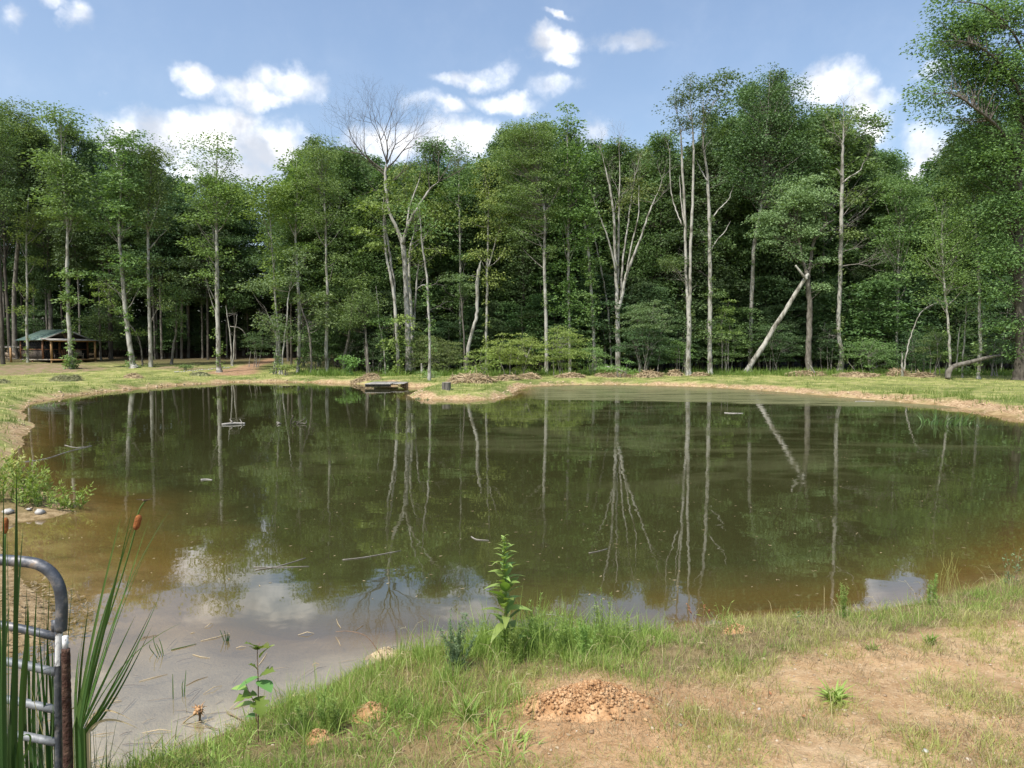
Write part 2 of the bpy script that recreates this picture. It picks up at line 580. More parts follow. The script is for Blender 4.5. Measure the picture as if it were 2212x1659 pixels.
M['bark_grey'] = simple('bark_grey', [(0.35, (0.07, 0.062, 0.05)), (0.55, (0.17, 0.155, 0.13)), (0.75, (0.27, 0.25, 0.22))], 4, 0.9, 0.8, stretch=(1, 1, 0.4), detail=8)
M['bark_dark'] = simple('bark_dark', [(0.35, (0.04, 0.034, 0.027)), (0.7, (0.13, 0.115, 0.095))], 4, 0.95, 0.6, stretch=(1, 1, 0.3))
M['twig'] = simple('twig', [(0.35, (0.16, 0.145, 0.12)), (0.7, (0.34, 0.32, 0.29))], 5, 0.9, 0)
M['twig_dark'] = simple('twig_dark', [(0.35, (0.06, 0.05, 0.04)), (0.7, (0.16, 0.145, 0.12))], 5, 0.9, 0)
# ------------------------------------------------ the ground: one sheet out to the horizon
def axis(segs):
    out = [segs[0][0]]
    for a, b, s0, s1 in segs:
        x = a; 
        n = max(1, int(round(2 * (b - a) / (s0 + s1))))
        w = np.linspace(s0, s1, n); w = w / w.sum() * (b - a)
        out += list(a + np.cumsum(w))
    return np.array(out)


xs_p = axis([(0, 5.5, .05, .055), (5.5, 14, .1, .3), (14, 45, .40, .5), (45, 75, .6, 2.0), (75, 700, 3, 90)])
xs = np.concatenate([-xs_p[:0:-1], xs_p])
ys = axis([(-500, -6, 80, 3), (-6, 1.6, 1.0, .10), (1.6, 7.5, .045, .05), (7.5, 18, .08, .25), (18, 60, .32, .38), (60, 92, .6, 1.2), (92, 900, 2.0, 110)])
GX, GY = np.meshgrid(xs, ys)
GZ, GD = zfun(GX, GY, True)
nx, ny = len(xs), len(ys)
V = np.stack([GX, GY, GZ], -1).reshape(-1, 3)
i = np.arange(ny - 1)[:, None] * nx; j = np.arange(nx - 1)[None]
Q = np.stack([i + j, i + j + 1, i + nx + j + 1, i + nx + j], -1).reshape(-1, 4)
gmb = MB(); gmb.add(V, Q)
ground_me = gmb.mesh('ground', None, True)


def poly_mask(poly, x, y, soft):
    """soft inside test, 1 inside"""
    poly = np.array(poly)
    global SH
    keep = SH; SH = poly
    d = sdist(x, y)
    SH = keep
    return sst(-d, -soft, soft)


def pxpoly(pts, z):
    return [(onz(a, b, z) if (b > 1700 or a > 2250) else hit(a, b))[:2] for a, b in pts]


SOIL = pxpoly([(1118, 1475), (1240, 1462), (1400, 1490), (1520, 1452), (1640, 1450), (1700, 1415), (1850, 1385), (2000, 1360), (2230, 1330), (2900, 1330),
               (3200, 1800), (2230, 1900), (1100, 1900), (1080, 1700), (1120, 1560)], 0.5)
fx, fy = V[:, 0], V[:, 1]
D_ = GD.ravel()
soil = poly_mask(SOIL, fx, fy, 0.12)
soil = np.maximum(soil, (1 - sst(fy, 1.2, 2.2)) * (1 - sst(fy, 9, 10)) * .7)
soil = soil * (1 - sst(fy, 8, 10))
bw = 0.16 + 1.5 * fbm(fx / 1.3, fy / 1.3, 77) + .45 * sst(fx, 4, 15)
ban = sst(D_, -.05, .02) * (1 - sst(D_, bw, bw + .35))   # bare eroded bank along the water
ban = ban * sst(fy, 7, 12)
# left near promontory is bare litter
lp = (1 - sst(fx, -3.4, -2.9)) * (1 - sst(fy, 8.0, 9.5)) * sst(fy, 4.0, 4.8)
ban = np.maximum(ban, .55 * lp * sst(D_, -.05, .03))
# orange track climbing into the wood, bare earth by the cabin
PATH = [hit(*p)[:2] for p in ((440, 806), (470, 800), (500, 796), (530, 788), (560, 780), (580, 774), (596, 773), (604, 776), (585, 782), (560, 792), (556, 806), (530, 811), (480, 811))]
path = poly_mask(PATH, fx, fy, 0.5)
BARE = [hit(*p)[:2] for p in ((-60, 796), (60, 786), (140, 786), (200, 790), (240, 797), (180, 803), (90, 806), (40, 810), (-60, 814))]
bare = poly_mask(BARE, fx, fy, 1.0)
BARE2 = [hit(*p)[:2] for p in ((330, 793), (390, 791), (470, 795), (500, 799), (420, 800), (330, 798))]
bare = np.maximum(bare, 0.9 * poly_mask(BARE2, fx, fy, 1.0))
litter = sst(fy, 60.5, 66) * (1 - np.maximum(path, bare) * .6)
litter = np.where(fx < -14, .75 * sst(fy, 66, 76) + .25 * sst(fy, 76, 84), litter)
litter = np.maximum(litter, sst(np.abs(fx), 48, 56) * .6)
lawnfar = sst(fy, 10, 16)
_mc = hit(1262, 1525)
redm = np.exp(-(((fx - _mc[0] - .12) / .75) ** 2 + ((fy - _mc[1] + .12) / .42) ** 2)) * .95
redm = np.maximum(redm, .25 * sst(fbm(fx / 1.1, fy / 1.1, 640), .08, .3))
for nm, arr in (('soil', soil), ('bank', ban), ('path', np.maximum(path, 0)), ('bare', bare), ('litter', litter), ('far', lawnfar), ('red', redm), ('silt', (1 - sst(fy, 4.6, 6.0)) * sst(fx, -3.6, -2.4) * (1 - sst(fx, .4, 1.4))), ('depth', np.clip(-V[:, 2], 0, 2))):
    a_ = ground_me.attributes.new(nm, 'FLOAT', 'POINT')
    a_.data.foreach_set('value', arr.astype(np.float32))


def soil_at(x, y):
    return poly_mask(SOIL, x, y, 0.12)


m, t = mat('ground')
M['ground'] = m
geo = N(t, 'ShaderNodeNewGeometry')
pos = geo.outputs['Position']


def att(nm):
    return N(t, 'ShaderNodeAttribute', attribute_name=nm).outputs['Fac']


def nz(scale, detail=5, rough=.6, off=0, vec=None):
    n = N(t, 'ShaderNodeTexNoise', i_Scale=scale, i_Detail=detail, i_Roughness=rough)
    if off:
        v = N(t, 'ShaderNodeVectorMath', operation='ADD'); LK(t, pos, v.inputs[0]); v.inputs[1].default_value = (off, off, off); LK(t, v.outputs[0], n.inputs['Vector'])
    else:
        LK(t, vec or pos, n.inputs['Vector'])
    return n.outputs['Fac']


n_big = nz(0.35, 4); n_mid = nz(1.6, 6, off=9); n_fine = nz(9, 6, .7); n_grit = nz(60, 4, .7, off=3)
lawn_c = ramp(t, mth(t, 'ADD', mth(t, 'MULTIPLY', n_mid, .6), mth(t, 'MULTIPLY', n_fine, .4)), [(0.36, (0.12, 0.165, 0.04)), (0.47, (0.21, 0.235, 0.07)), (0.56, (0.32, 0.30, 0.125)), (0.70, (0.43, 0.36, 0.20))])
green_c = ramp(t, n_fine, [(0.3, (0.03, 0.055, 0.012)), (0.7, (0.09, 0.13, 0.03))])
soil_c = ramp(t, mth(t, 'ADD', mth(t, 'MULTIPLY', n_mid, .5), mth(t, 'MULTIPLY', n_fine, .5)), [(0.34, (0.25, 0.150, 0.072)), (0.5, (0.40, 0.27, 0.145)), (0.66, (0.53, 0.39, 0.235))])
soil_c = mixc(t, mth(t, 'MULTIPLY', smooth(t, n_grit, .52, .7), .55), soil_c, (0.60, 0.48, 0.33))
soil_c = mixc(t, mth(t, 'MULTIPLY', smooth(t, nz(38, 3, .6, off=5), .60, .72), .5), soil_c, (0.16, 0.105, 0.06))
near_c = mixc(t, att('soil'), ramp(t, n_fine, [(0.3, (0.10, 0.082, 0.035)), (0.7, (0.26, 0.20, 0.10))]), soil_c)
lawn_c = mixc(t, mth(t, 'MULTIPLY', smooth(t, n_big, .42, .62), .6), lawn_c, green_c)
near_c = mixc(t, att('red'), near_c, ramp(t, n_fine, [(0.3, (0.28, 0.155, 0.07)), (0.7, (0.47, 0.30, 0.165))]))
base = mixc(t, att('far'), near_c, lawn_c)
bank_c = ramp(t, n_fine, [(0.32, (0.14, 0.09, 0.045)), (0.47, (0.30, 0.205, 0.115)), (0.6, (0.46, 0.34, 0.21)), (0.75, (0.55, 0.42, 0.28))])
base = mixc(t, att('bank'), base, bank_c)
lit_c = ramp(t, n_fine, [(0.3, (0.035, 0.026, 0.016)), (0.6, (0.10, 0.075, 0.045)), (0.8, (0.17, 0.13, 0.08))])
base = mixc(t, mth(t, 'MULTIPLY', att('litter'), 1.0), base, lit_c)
bare_c = ramp(t, n_mid, [(0.35, (0.13, 0.095, 0.06)), (0.65, (0.27, 0.20, 0.13))])
base = mixc(t, mth(t, 'MULTIPLY', att('bare'), smooth(t, n_mid, .3, .55)), base, bare_c)
path_c = ramp(t, n_mid, [(0.3, (0.22, 0.135, 0.08)), (0.7, (0.36, 0.235, 0.145))])
base = mixc(t, att('path'), base, path_c)
# the bed under water: fine silt over sand
bed_c = ramp(t, n_mid, [(0.35, (0.16, 0.11, 0.05)), (0.5, (0.30, 0.215, 0.11)), (0.65, (0.40, 0.30, 0.17))])
bed_c = mixc(t, att('silt'), bed_c, ramp(t, n_mid, [(0.35, (0.32, 0.28, 0.22)), (0.6, (0.45, 0.41, 0.34))]))
wet = smooth(t, att('depth'), 0.0, 0.02)
base = mixc(t, wet, base, bed_c)
p = N(t, 'ShaderNodeBsdfPrincipled', i_Roughness=0.95)
p.inputs['Specular IOR Level'].default_value = 0.1
LK(t, base, p.inputs['Base Color'])
bh = mth(t, 'ADD', mth(t, 'MULTIPLY', nz(26, 6, .7, off=2), .6), mth(t, 'MULTIPLY', n_grit, .35))
bmp = N(t, 'ShaderNodeBump', i_Strength=0.9, i_Distance=0.03)
LK(t, bh, bmp.inputs['Height']); LK(t, bmp.outputs[0], p.inputs['Normal'])
o = N(t, 'ShaderNodeOutputMaterial'); LK(t, p.outputs[0], o.inputs[0])
ground_me.materials.append(m)
ground = bpy.data.objects.new('ground', ground_me); COL.objects.link(ground); ground['kind'] = 'structure'

# ------------------------------------------------ the water
wx = axis([(-34, -6, .6, .25), (-6, 6, .12, .12), (6, 30, .25, .6)])
wy = axis([(2.2, 9, .10, .12), (9, 54, .3, .7)])
WX, WY = np.meshgrid(wx, wy)
WZ, WD = zfun(WX, WY, True)
nx = len(wx); ny = len(wy)
i = np.arange(ny - 1)[:, None] * nx; j = np.arange(nx - 1)[None]
Q = np.stack([i + j, i + j + 1, i + nx + j + 1, i + nx + j], -1).reshape(-1, 4)
dd = WD.ravel()
keep = (dd[Q] < 0.9).any(1)
Q = Q[keep]
used, inv = np.unique(Q, return_inverse=True)
Vw = np.stack([WX.ravel(), WY.ravel(), np.zeros(WX.size)], -1)[used]
wm = MB(); wm.add(Vw, inv.reshape(-1, 4))
wme = wm.mesh('water', None, True)
a_ = wme.attributes.new('silt', 'FLOAT', 'POINT')
a_.data.foreach_set('value', ((1 - sst(Vw[:, 1] + .35 * fbm(Vw[:, 0] / .5, Vw[:, 1] / .5, 91), 4.3, 5.7)) * sst(Vw[:, 0], -3.2, -2.2) * (1 - sst(Vw[:, 0], .2, 1.2))).astype(np.float32))
a_ = wme.attributes.new('depth', 'FLOAT', 'POINT')
a_.data.foreach_set('value', np.clip(-WZ.ravel()[used], 0, 2).astype(np.float32))
m, t = mat('water'); M['water'] = m
geo = N(t, 'ShaderNodeNewGeometry'); pos = geo.outputs['Position']
dep = att('depth')
murk = mth(t, 'SUBTRACT', 1.0, mth(t, 'EXPONENT', mth(t, 'MULTIPLY', dep, -5.2)))
mc = ramp(t, dep, [(0.0, (0.26, 0.19, 0.075)), (0.12, (0.17, 0.122, 0.036)), (0.26, (0.085, 0.073, 0.024)), (0.45, (0.043, 0.043, 0.0155)), (1.0, (0.041, 0.042, 0.015))])
mc = mixc(t, att('silt'), mc, (0.235, 0.225, 0.19))
# pale pollen film lying in drifting sheets on the sheltered part of the pond
wv = N(t, 'ShaderNodeMapping'); wv.inputs['Scale'].default_value = (0.13, 0.42, 1); LK(t, pos, wv.inputs[0])
f1 = N(t, 'ShaderNodeTexNoise', i_Scale=1.0, i_Detail=8.0, i_Roughness=.68, i_Distortion=1.4); LK(t, wv.outputs[0], f1.inputs['Vector'])
sp = N(t, 'ShaderNodeSeparateXYZ'); LK(t, pos, sp.inputs[0])
rp0 = N(t, 'ShaderNodeTexNoise', i_Scale=.9, i_Detail=6.0, i_Roughness=.7); LK(t, wv.outputs[0], rp0.inputs['Vector']); rp0.inputs['Scale'].default_value = 2.2
reg = mth(t, 'MULTIPLY', smooth(t, sp.outputs[1], 9, 14), smooth(t, sp.outputs[0], -7, 0))
film_far = mth(t, 'MULTIPLY', smooth(t, mth(t, 'ADD', mth(t, 'MULTIPLY', f1.outputs['Fac'], 7.0), mth(t, 'SUBTRACT', sp.outputs[1], mth(t, 'MULTIPLY', sp.outputs[0], -0.3))), 35.0, 36.2), smooth(t, sp.outputs[0], 0, 1.5))
film = mth(t, 'MULTIPLY', smooth(t, f1.outputs['Fac'], 0.47, 0.60), reg)
film = mth(t, 'MAXIMUM', mth(t, 'MULTIPLY', film, 0.24), mth(t, 'MULTIPLY', film_far, mth(t, 'MULTIPLY', smooth(t, rp0.outputs['Fac'], .15, .6), 0.95)))
mcol = mixc(t, film, mc, (0.15, 0.155, 0.080))
df = N(t, 'ShaderNodeBsdfDiffuse'); LK(t, mcol, df.inputs['Color'])
trn = N(t, 'ShaderNodeBsdfTransparent')
LK(t, mixc(t, smooth(t, dep, 0, .25), (0.98, 0.95, 0.84), (0.80, 0.60, 0.26)), trn.inputs['Color'])
body = N(t, 'ShaderNodeMixShader'); LK(t, mth(t, 'MAXIMUM', murk, mth(t, 'MULTIPLY', film, .9)), body.inputs[0]); LK(t, trn.outputs[0], body.inputs[1]); LK(t, df.outputs[0], body.inputs[2])
gl = N(t, 'ShaderNodeBsdfGlossy', i_Roughness=0.035)
LK(t, mth(t, 'ADD', 0.02, mth(t, 'MULTIPLY', film, 0.10)), gl.inputs['Roughness'])
rp = N(t, 'ShaderNodeTexNoise', i_Scale=1.3, i_Detail=3.0, i_Roughness=.45, i_Distortion=.3); LK(t, pos, rp.inputs['Vector'])
rp2 = N(t, 'ShaderNodeTexNoise', i_Scale=13.0, i_Detail=2.0, i_Roughness=.5); LK(t, pos, rp2.inputs['Vector'])
calm = N(t, 'ShaderNodeTexNoise', i_Scale=0.25, i_Detail=2.0); LK(t, pos, calm.inputs['Vector'])
hgt = mth(t, 'ADD', mth(t, 'MULTIPLY', rp.outputs['Fac'], 1.0), mth(t, 'MULTIPLY', rp2.outputs['Fac'], mth(t, 'MULTIPLY', smooth(t, calm.outputs['Fac'], .50, .65), .10)))
bp = N(t, 'ShaderNodeBump', i_Strength=0.16, i_Distance=0.018); LK(t, hgt, bp.inputs['Height'])
LK(t, bp.outputs[0], gl.inputs['Normal'])
dt = N(t, 'ShaderNodeVectorMath', operation='DOT_PRODUCT'); LK(t, geo.outputs['Incoming'], dt.inputs[0]); LK(t, bp.outputs[0], dt.inputs[1])
cosn = mth(t, 'ABSOLUTE', dt.outputs['Value'])
frv = mth(t, 'ADD', .15, mth(t, 'MULTIPLY', .85, mth(t, 'POWER', mth(t, 'SUBTRACT', 1.0, cosn, clamp=True), 4.0)))
frf = mth(t, 'MULTIPLY', frv, mth(t, 'SUBTRACT', 0.95, mth(t, 'MULTIPLY', film, 0.75)))
ws = N(t, 'ShaderNodeMixShader'); LK(t, frf, ws.inputs[0]); LK(t, body.outputs[0], ws.inputs[1]); LK(t, gl.outputs[0], ws.inputs[2])
o = N(t, 'ShaderNodeOutputMaterial'); LK(t, ws.outputs[0], o.inputs[0])
wme.materials.append(m)
water = bpy.data.objects.new('water', wme); COL.objects.link(water); water['kind'] = 'structure'
# ------------------------------------------------ trees
def rnd(a, b):
    return float(rng.uniform(a, b))


def wiggle(P, amp):
    """bend a polyline a little, ends fixed"""
    n = len(P)
    t = np.linspace(0, 1, n)
    env = np.sin(t * math.pi)
    for ax in range(3):
        ph = rng.uniform(0, 6.28, 2)
        P[:, ax] += env * amp * (0.6 * np.sin(t * 5 + ph[0]) + 0.4 * np.sin(t * 11 + ph[1]))
    return P


def clump_leaves(mb, C, n, sr, flat, L, var=0.25, tone=0.5, droop=0.25):
    """n leaves in each spray of centres C: flattened, leaves pointing outwards and lying roughly level"""
    k = len(C)
    if k == 0:
        return
    n = int(n * 1.6); L = L * .80
    P = rng.normal(0, 1, (k, n, 3))
    r_ = np.linalg.norm(P, axis=2, keepdims=True)
    P = P / (r_ + 1e-6) * np.minimum(r_, 1.9)
    srr = sr * rng.uniform(0.65, 1.3, (k, 1, 1))
    # each spray is stretched in a direction of its own
    ang = rng.uniform(0, 6.28, (k, 1))
    ca, sa = np.cos(ang), np.sin(ang)
    x = P[:, :, 0] * 1.35; y = P[:, :, 1] * 0.8
    Q = np.stack([x * ca - y * sa, x * sa + y * ca, P[:, :, 2] * flat - 0.12 * (x * x + y * y) * droop * 2], -1) * srr
    pos = C[:, None] + Q
    D = Q + rng.normal(0, 0.45 * sr, Q.shape)
    D[:, :, 2] *= 0.5; D[:, :, 2] -= droop * sr
    Nn = rng.normal(0, 0.65, Q.shape) + Q / (sr + 1e-6) * 0.35; Nn[:, :, 2] += 0.62
    ctone = rng.normal(0, 0.16, (k, 1))
    a = np.clip(tone + ctone + rng.normal(0, var * 0.6, (k, n)), 0, 1)
    LL = L * rng.uniform(0.65, 1.3, (k * n))
    leaf_tris(mb, pos.reshape(-1, 3), D.reshape(-1, 3), Nn.reshape(-1, 3), LL, LL * 0.70, a.reshape(-1))


def limb(mb, p0, p1, r0, r1, sides=4, n=5, sag=0.12, a=0.5):
    L = np.linalg.norm(p1 - p0)
    t = np.linspace(0, 1, n)[:, None]
    P = p0 + (p1 - p0) * t
    P[:, 2] += np.sin(t[:, 0] * math.pi) * (-sag * L)
    P = wiggle(P, 0.03 * L)
    tube(mb, P, np.linspace(r0, r1, n), sides, a, cap=False)
    return P


def fan(mb, p, d, L, r, lev, maxlev, spread=0.55, up=0.12, ends=None):
    """bare branching: a limb that divides again and again"""
    n = 4 if lev < 3 else 2
    P = [p]
    dd_ = d.copy()
    for k in range(n):
        dd_ = nrm(dd_ + rng.normal(0, 0.09, 3) + np.array([0, 0, up * 0.35]))
        P.append(P[-1] + dd_ * L / n)
    P = np.array(P)
    r1 = r * 0.62
    tube(mb, P, np.linspace(r, r1, n + 1), 3 if lev > 1 else 5, 0.5, cap=False)
    if lev >= maxlev:
        if ends is not None:
            ends.append(P[-1])
        return
    k = 3 if rng.random() < 0.35 else 2
    ax = nrm(np.cross(dd_, rng.normal(0, 1, 3)))
    bx = np.cross(dd_, ax)
    ph = rng.uniform(0, 6.28)
    for q in range(k):
        an = ph + q * 2 * math.pi / k + rng.normal(0, .3)
        sp = spread * rng.uniform(.6, 1.25)
        nd = nrm(dd_ * math.cos(sp) + (ax * math.cos(an) + bx * math.sin(an)) * math.sin(sp))
        fan(mb, P[-1], nd, L * rng.uniform(.66, .86), r1 * .82, lev + 1, maxlev, spread, up, ends)
    for f in range(1, n):
        if rng.random() < 0.55:
            an = rng.uniform(0, 6.28); sp = spread * rng.uniform(1.0, 1.6)
            nd = nrm(dd_ * math.cos(sp) + (ax * math.cos(an) + bx * math.sin(an)) * math.sin(sp))
            fan(mb, P[f], nd, L * rng.uniform(.4, .62), r1 * .5, min(lev + 2, maxlev), maxlev, spread, up, ends)


def stem_world(pts, D, base_z=None, depth_wander=0.25):
    """pixel polyline with widths -> world polyline and radii at distance D (D may vary along it)"""
    P = []; Rr = []
    n = len(pts)
    ph = rng.uniform(0, 6.28)
    for k, pt in enumerate(pts):
        dk = D + (pt[3] if len(pt) > 3 else depth_wander * math.sin(ph + k * 1.1) * k / n)
        P.append(at(pt[0], pt[1], dk)); Rr.append(pt[2] * 0.5 * dk / FPX)
    return np.array(P), np.array(Rr)


ALLT = []


def tree(name, label, cat, base, stems, blobs=(), leaf='leaf_mid', bark='bark_pale', L=0.215, D=None, n_leaf=52, sr=0.52, flat=0.34,
         spacing=0.95, tone=0.5, group=None, bare=(), deadtwigs=0, ivy=(), root=1.35, droop=0.25, limb_r=0.035, twigmat=None, fill=2.4):
    """a tree standing where the photograph shows it: trunk (one child per stem), branches, crown"""
    if D is None:
        h = hit(*base); D = h[1]
        if base[0] > 590 and D > 60.5:
            D = 58.5 + (base[0] * 7.3) % 2.0; q = at(base[0], base[1], D); h = np.array([q[0], D, Z(q[0], D)])
    else:
        q = at(base[0], base[1], D); h = np.array([q[0], D, Z(q[0], D)])
    rt = thing(name, label, cat, tuple(h), group)
    ALLT.append(rt)
    stw = []
    for si, s in enumerate(stems):
        P, Rr = stem_world(s, D)
        main = (si == 0 or (abs(s[0][1] - base[1]) < 6))
        if main and len(s[0]) < 4:
            P[0] = h + (P[0] - h) * np.array([1, 0, 0]); P[0][2] = Z(P[0][0], P[0][1]) - 0.12
            P = np.concatenate([P[:1], P[:1] + (P[1] - P[0]) * min(.3, 0.6 / (np.linalg.norm(P[1] - P[0]) + .1)), P[1:]])
            Rr = np.concatenate([[Rr[0] * root], [Rr[0] * 1.02], Rr[1:]])
        Rr[-1] *= .3
        P2, R2 = spline(P, Rr, 5)
        P2 = P2 + np.concatenate([np.zeros((1, 3)), rng.normal(0, 0.018, (len(P2) - 1, 3)) * np.array([1, 1, 0])])
        R2 = np.maximum(R2, 0.008) * (1 + rng.normal(0, 0.05, len(R2)))
        mb = MB(); tube(mb, P2, R2, 9 if R2[0] > 0.12 else 6)
        mb.build('trunk', M[bark], rt, smooth=True)
        stw.append((P2, R2))
    var_ = rnd(.72, 1.35)
    L = L * var_; n_leaf = int(n_leaf / var_ ** 1.3); sr = sr * rnd(.85, 1.3); flat = flat * rnd(.75, 1.5)
    if not ivy and blobs and bark == 'bark_pale':
        ivy = [(0, .12, .62, int(rnd(8, 26)), .16)]
    br = MB(); cr = MB(); nl_ = 0
    small = sum(b[2] * b[3] for b in blobs) < 1500
    allP = np.concatenate([p[len(p) // 3:] for p, _ in stw]); allR = np.concatenate([r_[len(r_) // 3:] for _, r_ in stw])
    for b in blobs:
        cx, cy, rx, ry = b[:4]
        dn_ = b[4] if len(b) > 4 else 1.0
        dz = b[5] if len(b) > 5 else 0.0
        c = at(cx, cy, D + dz)
        RX = rx * D / FPX; RY = ry * D / FPX
        vol = 4.19 * RX * RX * 0.85 * RY
        k = max(4, int(dn_ * (vol * 1.15 / (spacing ** 3) + fill * RX * RY)))
        # sprays mostly towards the outside of the crown
        u = nrm(rng.normal(0, 1, (k, 3))) * (rng.uniform(0, 1, (k, 1)) ** 0.42)
        C = c + u * np.array([RX, RX * 0.85, RY])
        for q in range(k):
            below = allP[:, 2] < C[q, 2] - 0.3
            cand = np.where(below)[0] if below.any() else np.arange(len(allP))
            dd2 = np.linalg.norm(allP[cand] - C[q], axis=1) + 0.25 * np.abs(C[q, 2] - allP[cand, 2])
            w = cand[np.argsort(dd2)[min(len(cand) - 1, int(rng.integers(0, 4)))]]
            Lb = np.linalg.norm(C[q] - allP[w])
            if Lb > 0.4 and rng.random() < .6:
                nl_ += 1
                one = MB() if small else br
                limb(one, allP[w].copy(), C[q], min(allR[w] * 0.7, limb_r * (0.5 + Lb / 3)), 0.008, 3, 4, sag=rnd(0.0, 0.14))
                if small:
                    one.build('branch', M[twigmat or ('twig' if bark == 'bark_pale' else 'twig_dark')], rt)
        clump_leaves(cr, C, n_leaf, sr, flat, L, tone=tone, droop=droop)
    for (x, y, dx, dy, Lpx, rpx, lev) in bare:
        p0 = at(x, y, D)
        w = np.argmin(np.linalg.norm(np.concatenate([p for p, _ in stw]) - p0, axis=1))
        p0 = np.concatenate([p for p, _ in stw])[w]
        d = nrm(np.array([dx, rnd(-.35, .35), -dy]))
        bo = MB(); fan(bo, p0, d, Lpx * D / FPX, rpx * .5 * D / FPX, 0, lev); bo.build('bough', M[twigmat or ('twig' if bark == 'bark_pale' else 'twig_dark')], rt)
    for _ in range(deadtwigs):
        P2, R2 = stw[0]
        w = int(rng.integers(len(P2) // 4, len(P2) - 2))
        an = rng.uniform(0, 6.28)
        bo = MB(); fan(bo, P2[w], nrm(np.array([math.cos(an), math.sin(an), rnd(-.3, .5)])), rnd(.3, .8), 0.012, 2, 4, spread=.7)
        bo.build('dead_twig', M['twig'], rt)
    for (si, t0, t1, n_, rad) in ivy:
        P2, R2 = stw[si]
        m_ = len(P2)
        kk = rng.uniform(t0 * (m_ - 1), t1 * (m_ - 1), n_)
        C = np.stack([np.interp(kk, np.arange(m_), P2[:, ax]) for ax in range(3)], -1)
        an = rng.uniform(0, 6.28, n_)
        rr_ = np.interp(kk, np.arange(m_), R2) + rad * rng.uniform(0.2, 1, n_)
        C += np.stack([np.cos(an) * rr_, np.sin(an) * rr_, np.zeros(n_)], -1)
        clump_leaves(cr, C, 14, 0.13, 0.8, L * 0.85, tone=tone + .1)
    if br.n:
        br.build('branches', M[twigmat or ('twig' if bark == 'bark_pale' else 'twig_dark')], rt)
    if cr.n:
        cr.build('crown', M[leaf], rt)
    return rt


T = tree
# --- the wood's edge, from the cabin side round to the far side of the pond
T('hardwood_tree', 'stout grey-barked tree between the swing shelter and the cabin', 'tree', (34, 775), [[(34, 775, 12), (31, 650, 9), (36, 560, 8), (42, 490, 7), (50, 420, 5), (52, 330, 3)], [(40, 500, 4, 0), (20, 440, 3, .5), (8, 380, 2, 1)]],
  [(30, 420, 55, 50, .8), (20, 330, 50, 60, .9), (55, 290, 45, 55, .8), (10, 260, 30, 50, .8), (45, 240, 30, 25, .5)], 'leaf_olive', 'bark_grey', tone=.35)
T('hardwood_tree', 'dark thin tree behind the swing shelter, second from the photo edge', 'tree', (22, 772), [[(22, 772, 7), (15, 650, 6), (10, 560, 5), (8, 450, 3)]], [(5, 480, 40, 40, .7), (-5, 380, 50, 60, .8)], 'leaf_dark', 'bark_dark', D=78)
T('hardwood_tree', 'dark tree rising at the very edge of the photo beyond the swing', 'tree', (6, 770), [[(6, 770, 8), (2, 650, 7), (-4, 520, 6), (-8, 400, 4), (-4, 280, 2)]], [(-20, 420, 50, 60, .8), (-10, 300, 40, 70, .9), (0, 225, 18, 28, .7)], 'leaf_mid', 'bark_dark', D=70)
T('maple_tree', 'slender tree with small leafy side shoots rising beside the cabin roof', 'tree', (60, 783), [[(60, 783, 5.5), (58, 700, 5), (59, 620, 4), (57, 560, 3.5), (58, 480, 2.5), (62, 420, 1.5)]],
  [(75, 465, 42, 26, .9), (62, 510, 30, 20, .6), (52, 620, 16, 6, .6), (46, 668, 14, 5, .6), (74, 560, 14, 8, .5)], 'leaf_yellow', sr=.4, tone=.3, n_leaf=45)
T('poplar_tree', 'pale ivy-flecked trunk standing right in front of the cabin porch', 'tree', (155, 796), [[(155, 796, 9.5), (151, 740, 8), (147, 650, 7.5), (145, 580, 6.5), (146, 500, 5), (140, 430, 3.5), (133, 330, 2.2), (132, 250, 1.4)], [(141, 455, 3.5, 0), (126, 400, 2.5, .4), (118, 350, 1.5, .8)]],
  [(155, 470, 46, 26, .9), (140, 415, 50, 45, .9), (130, 355, 45, 45, .85), (135, 262, 34, 34, .8), (108, 255, 22, 26, .6), (158, 268, 20, 30, .6), (162, 650, 12, 8, .6), (156, 590, 12, 6, .5)], 'leaf_mid',
  ivy=[(0, .08, .5, 70, .25)], tone=.62)
T('hardwood_tree', 'grey trunk rising directly behind the cabin roof', 'tree', (110, 735), [[(110, 735, 9), (108, 650, 8), (105, 610, 7), (104, 520, 5), (106, 450, 4)], [(104, 610, 4, 0), (98, 590, 3, .4), (95, 540, 2, .8)]], [(100, 430, 50, 50, .8), (95, 350, 45, 50, .8)], 'leaf_dark', 'bark_grey', D=82)
T('hardwood_tree', 'crooked pale tree with a flared foot beside the cabin clearing', 'tree', (288, 795), [[(290, 795, 17), (285, 778, 12), (277, 720, 9.5), (268, 640, 8.5), (262, 560, 7), (257, 500, 5), (262, 400, 3.5), (262, 320, 2)], [(259, 520, 4, 0), (272, 440, 3, .4), (285, 380, 2, .8)]],
  [(268, 560, 45, 26, .45), (262, 470, 48, 36, .8), (258, 400, 48, 48, .85), (268, 330, 50, 38, .7), (240, 290, 34, 24, .5), (285, 295, 36, 22, .5), (300, 610, 20, 12, .5), (225, 590, 22, 10, .5)], 'leaf_mid', tone=.55)
T('sapling', 'thin bowed sapling with a few bright sprays leaning across a flared trunk', 'sapling', (308, 790), [[(308, 790, 4), (306, 760, 3.4), (296, 722, 3), (270, 690, 2.6), (245, 660, 2.2), (225, 632, 1.8), (216, 612, 1.2)]],
  [(218, 612, 16, 5, .9), (236, 622, 18, 5, .8), (214, 634, 12, 4, .8), (240, 652, 10, 4, .7), (262, 672, 16, 5, .7), (300, 716, 12, 5, .6)], 'leaf_yellow', 'bark_grey', sr=.3, n_leaf=36, spacing=.6, L=.17)
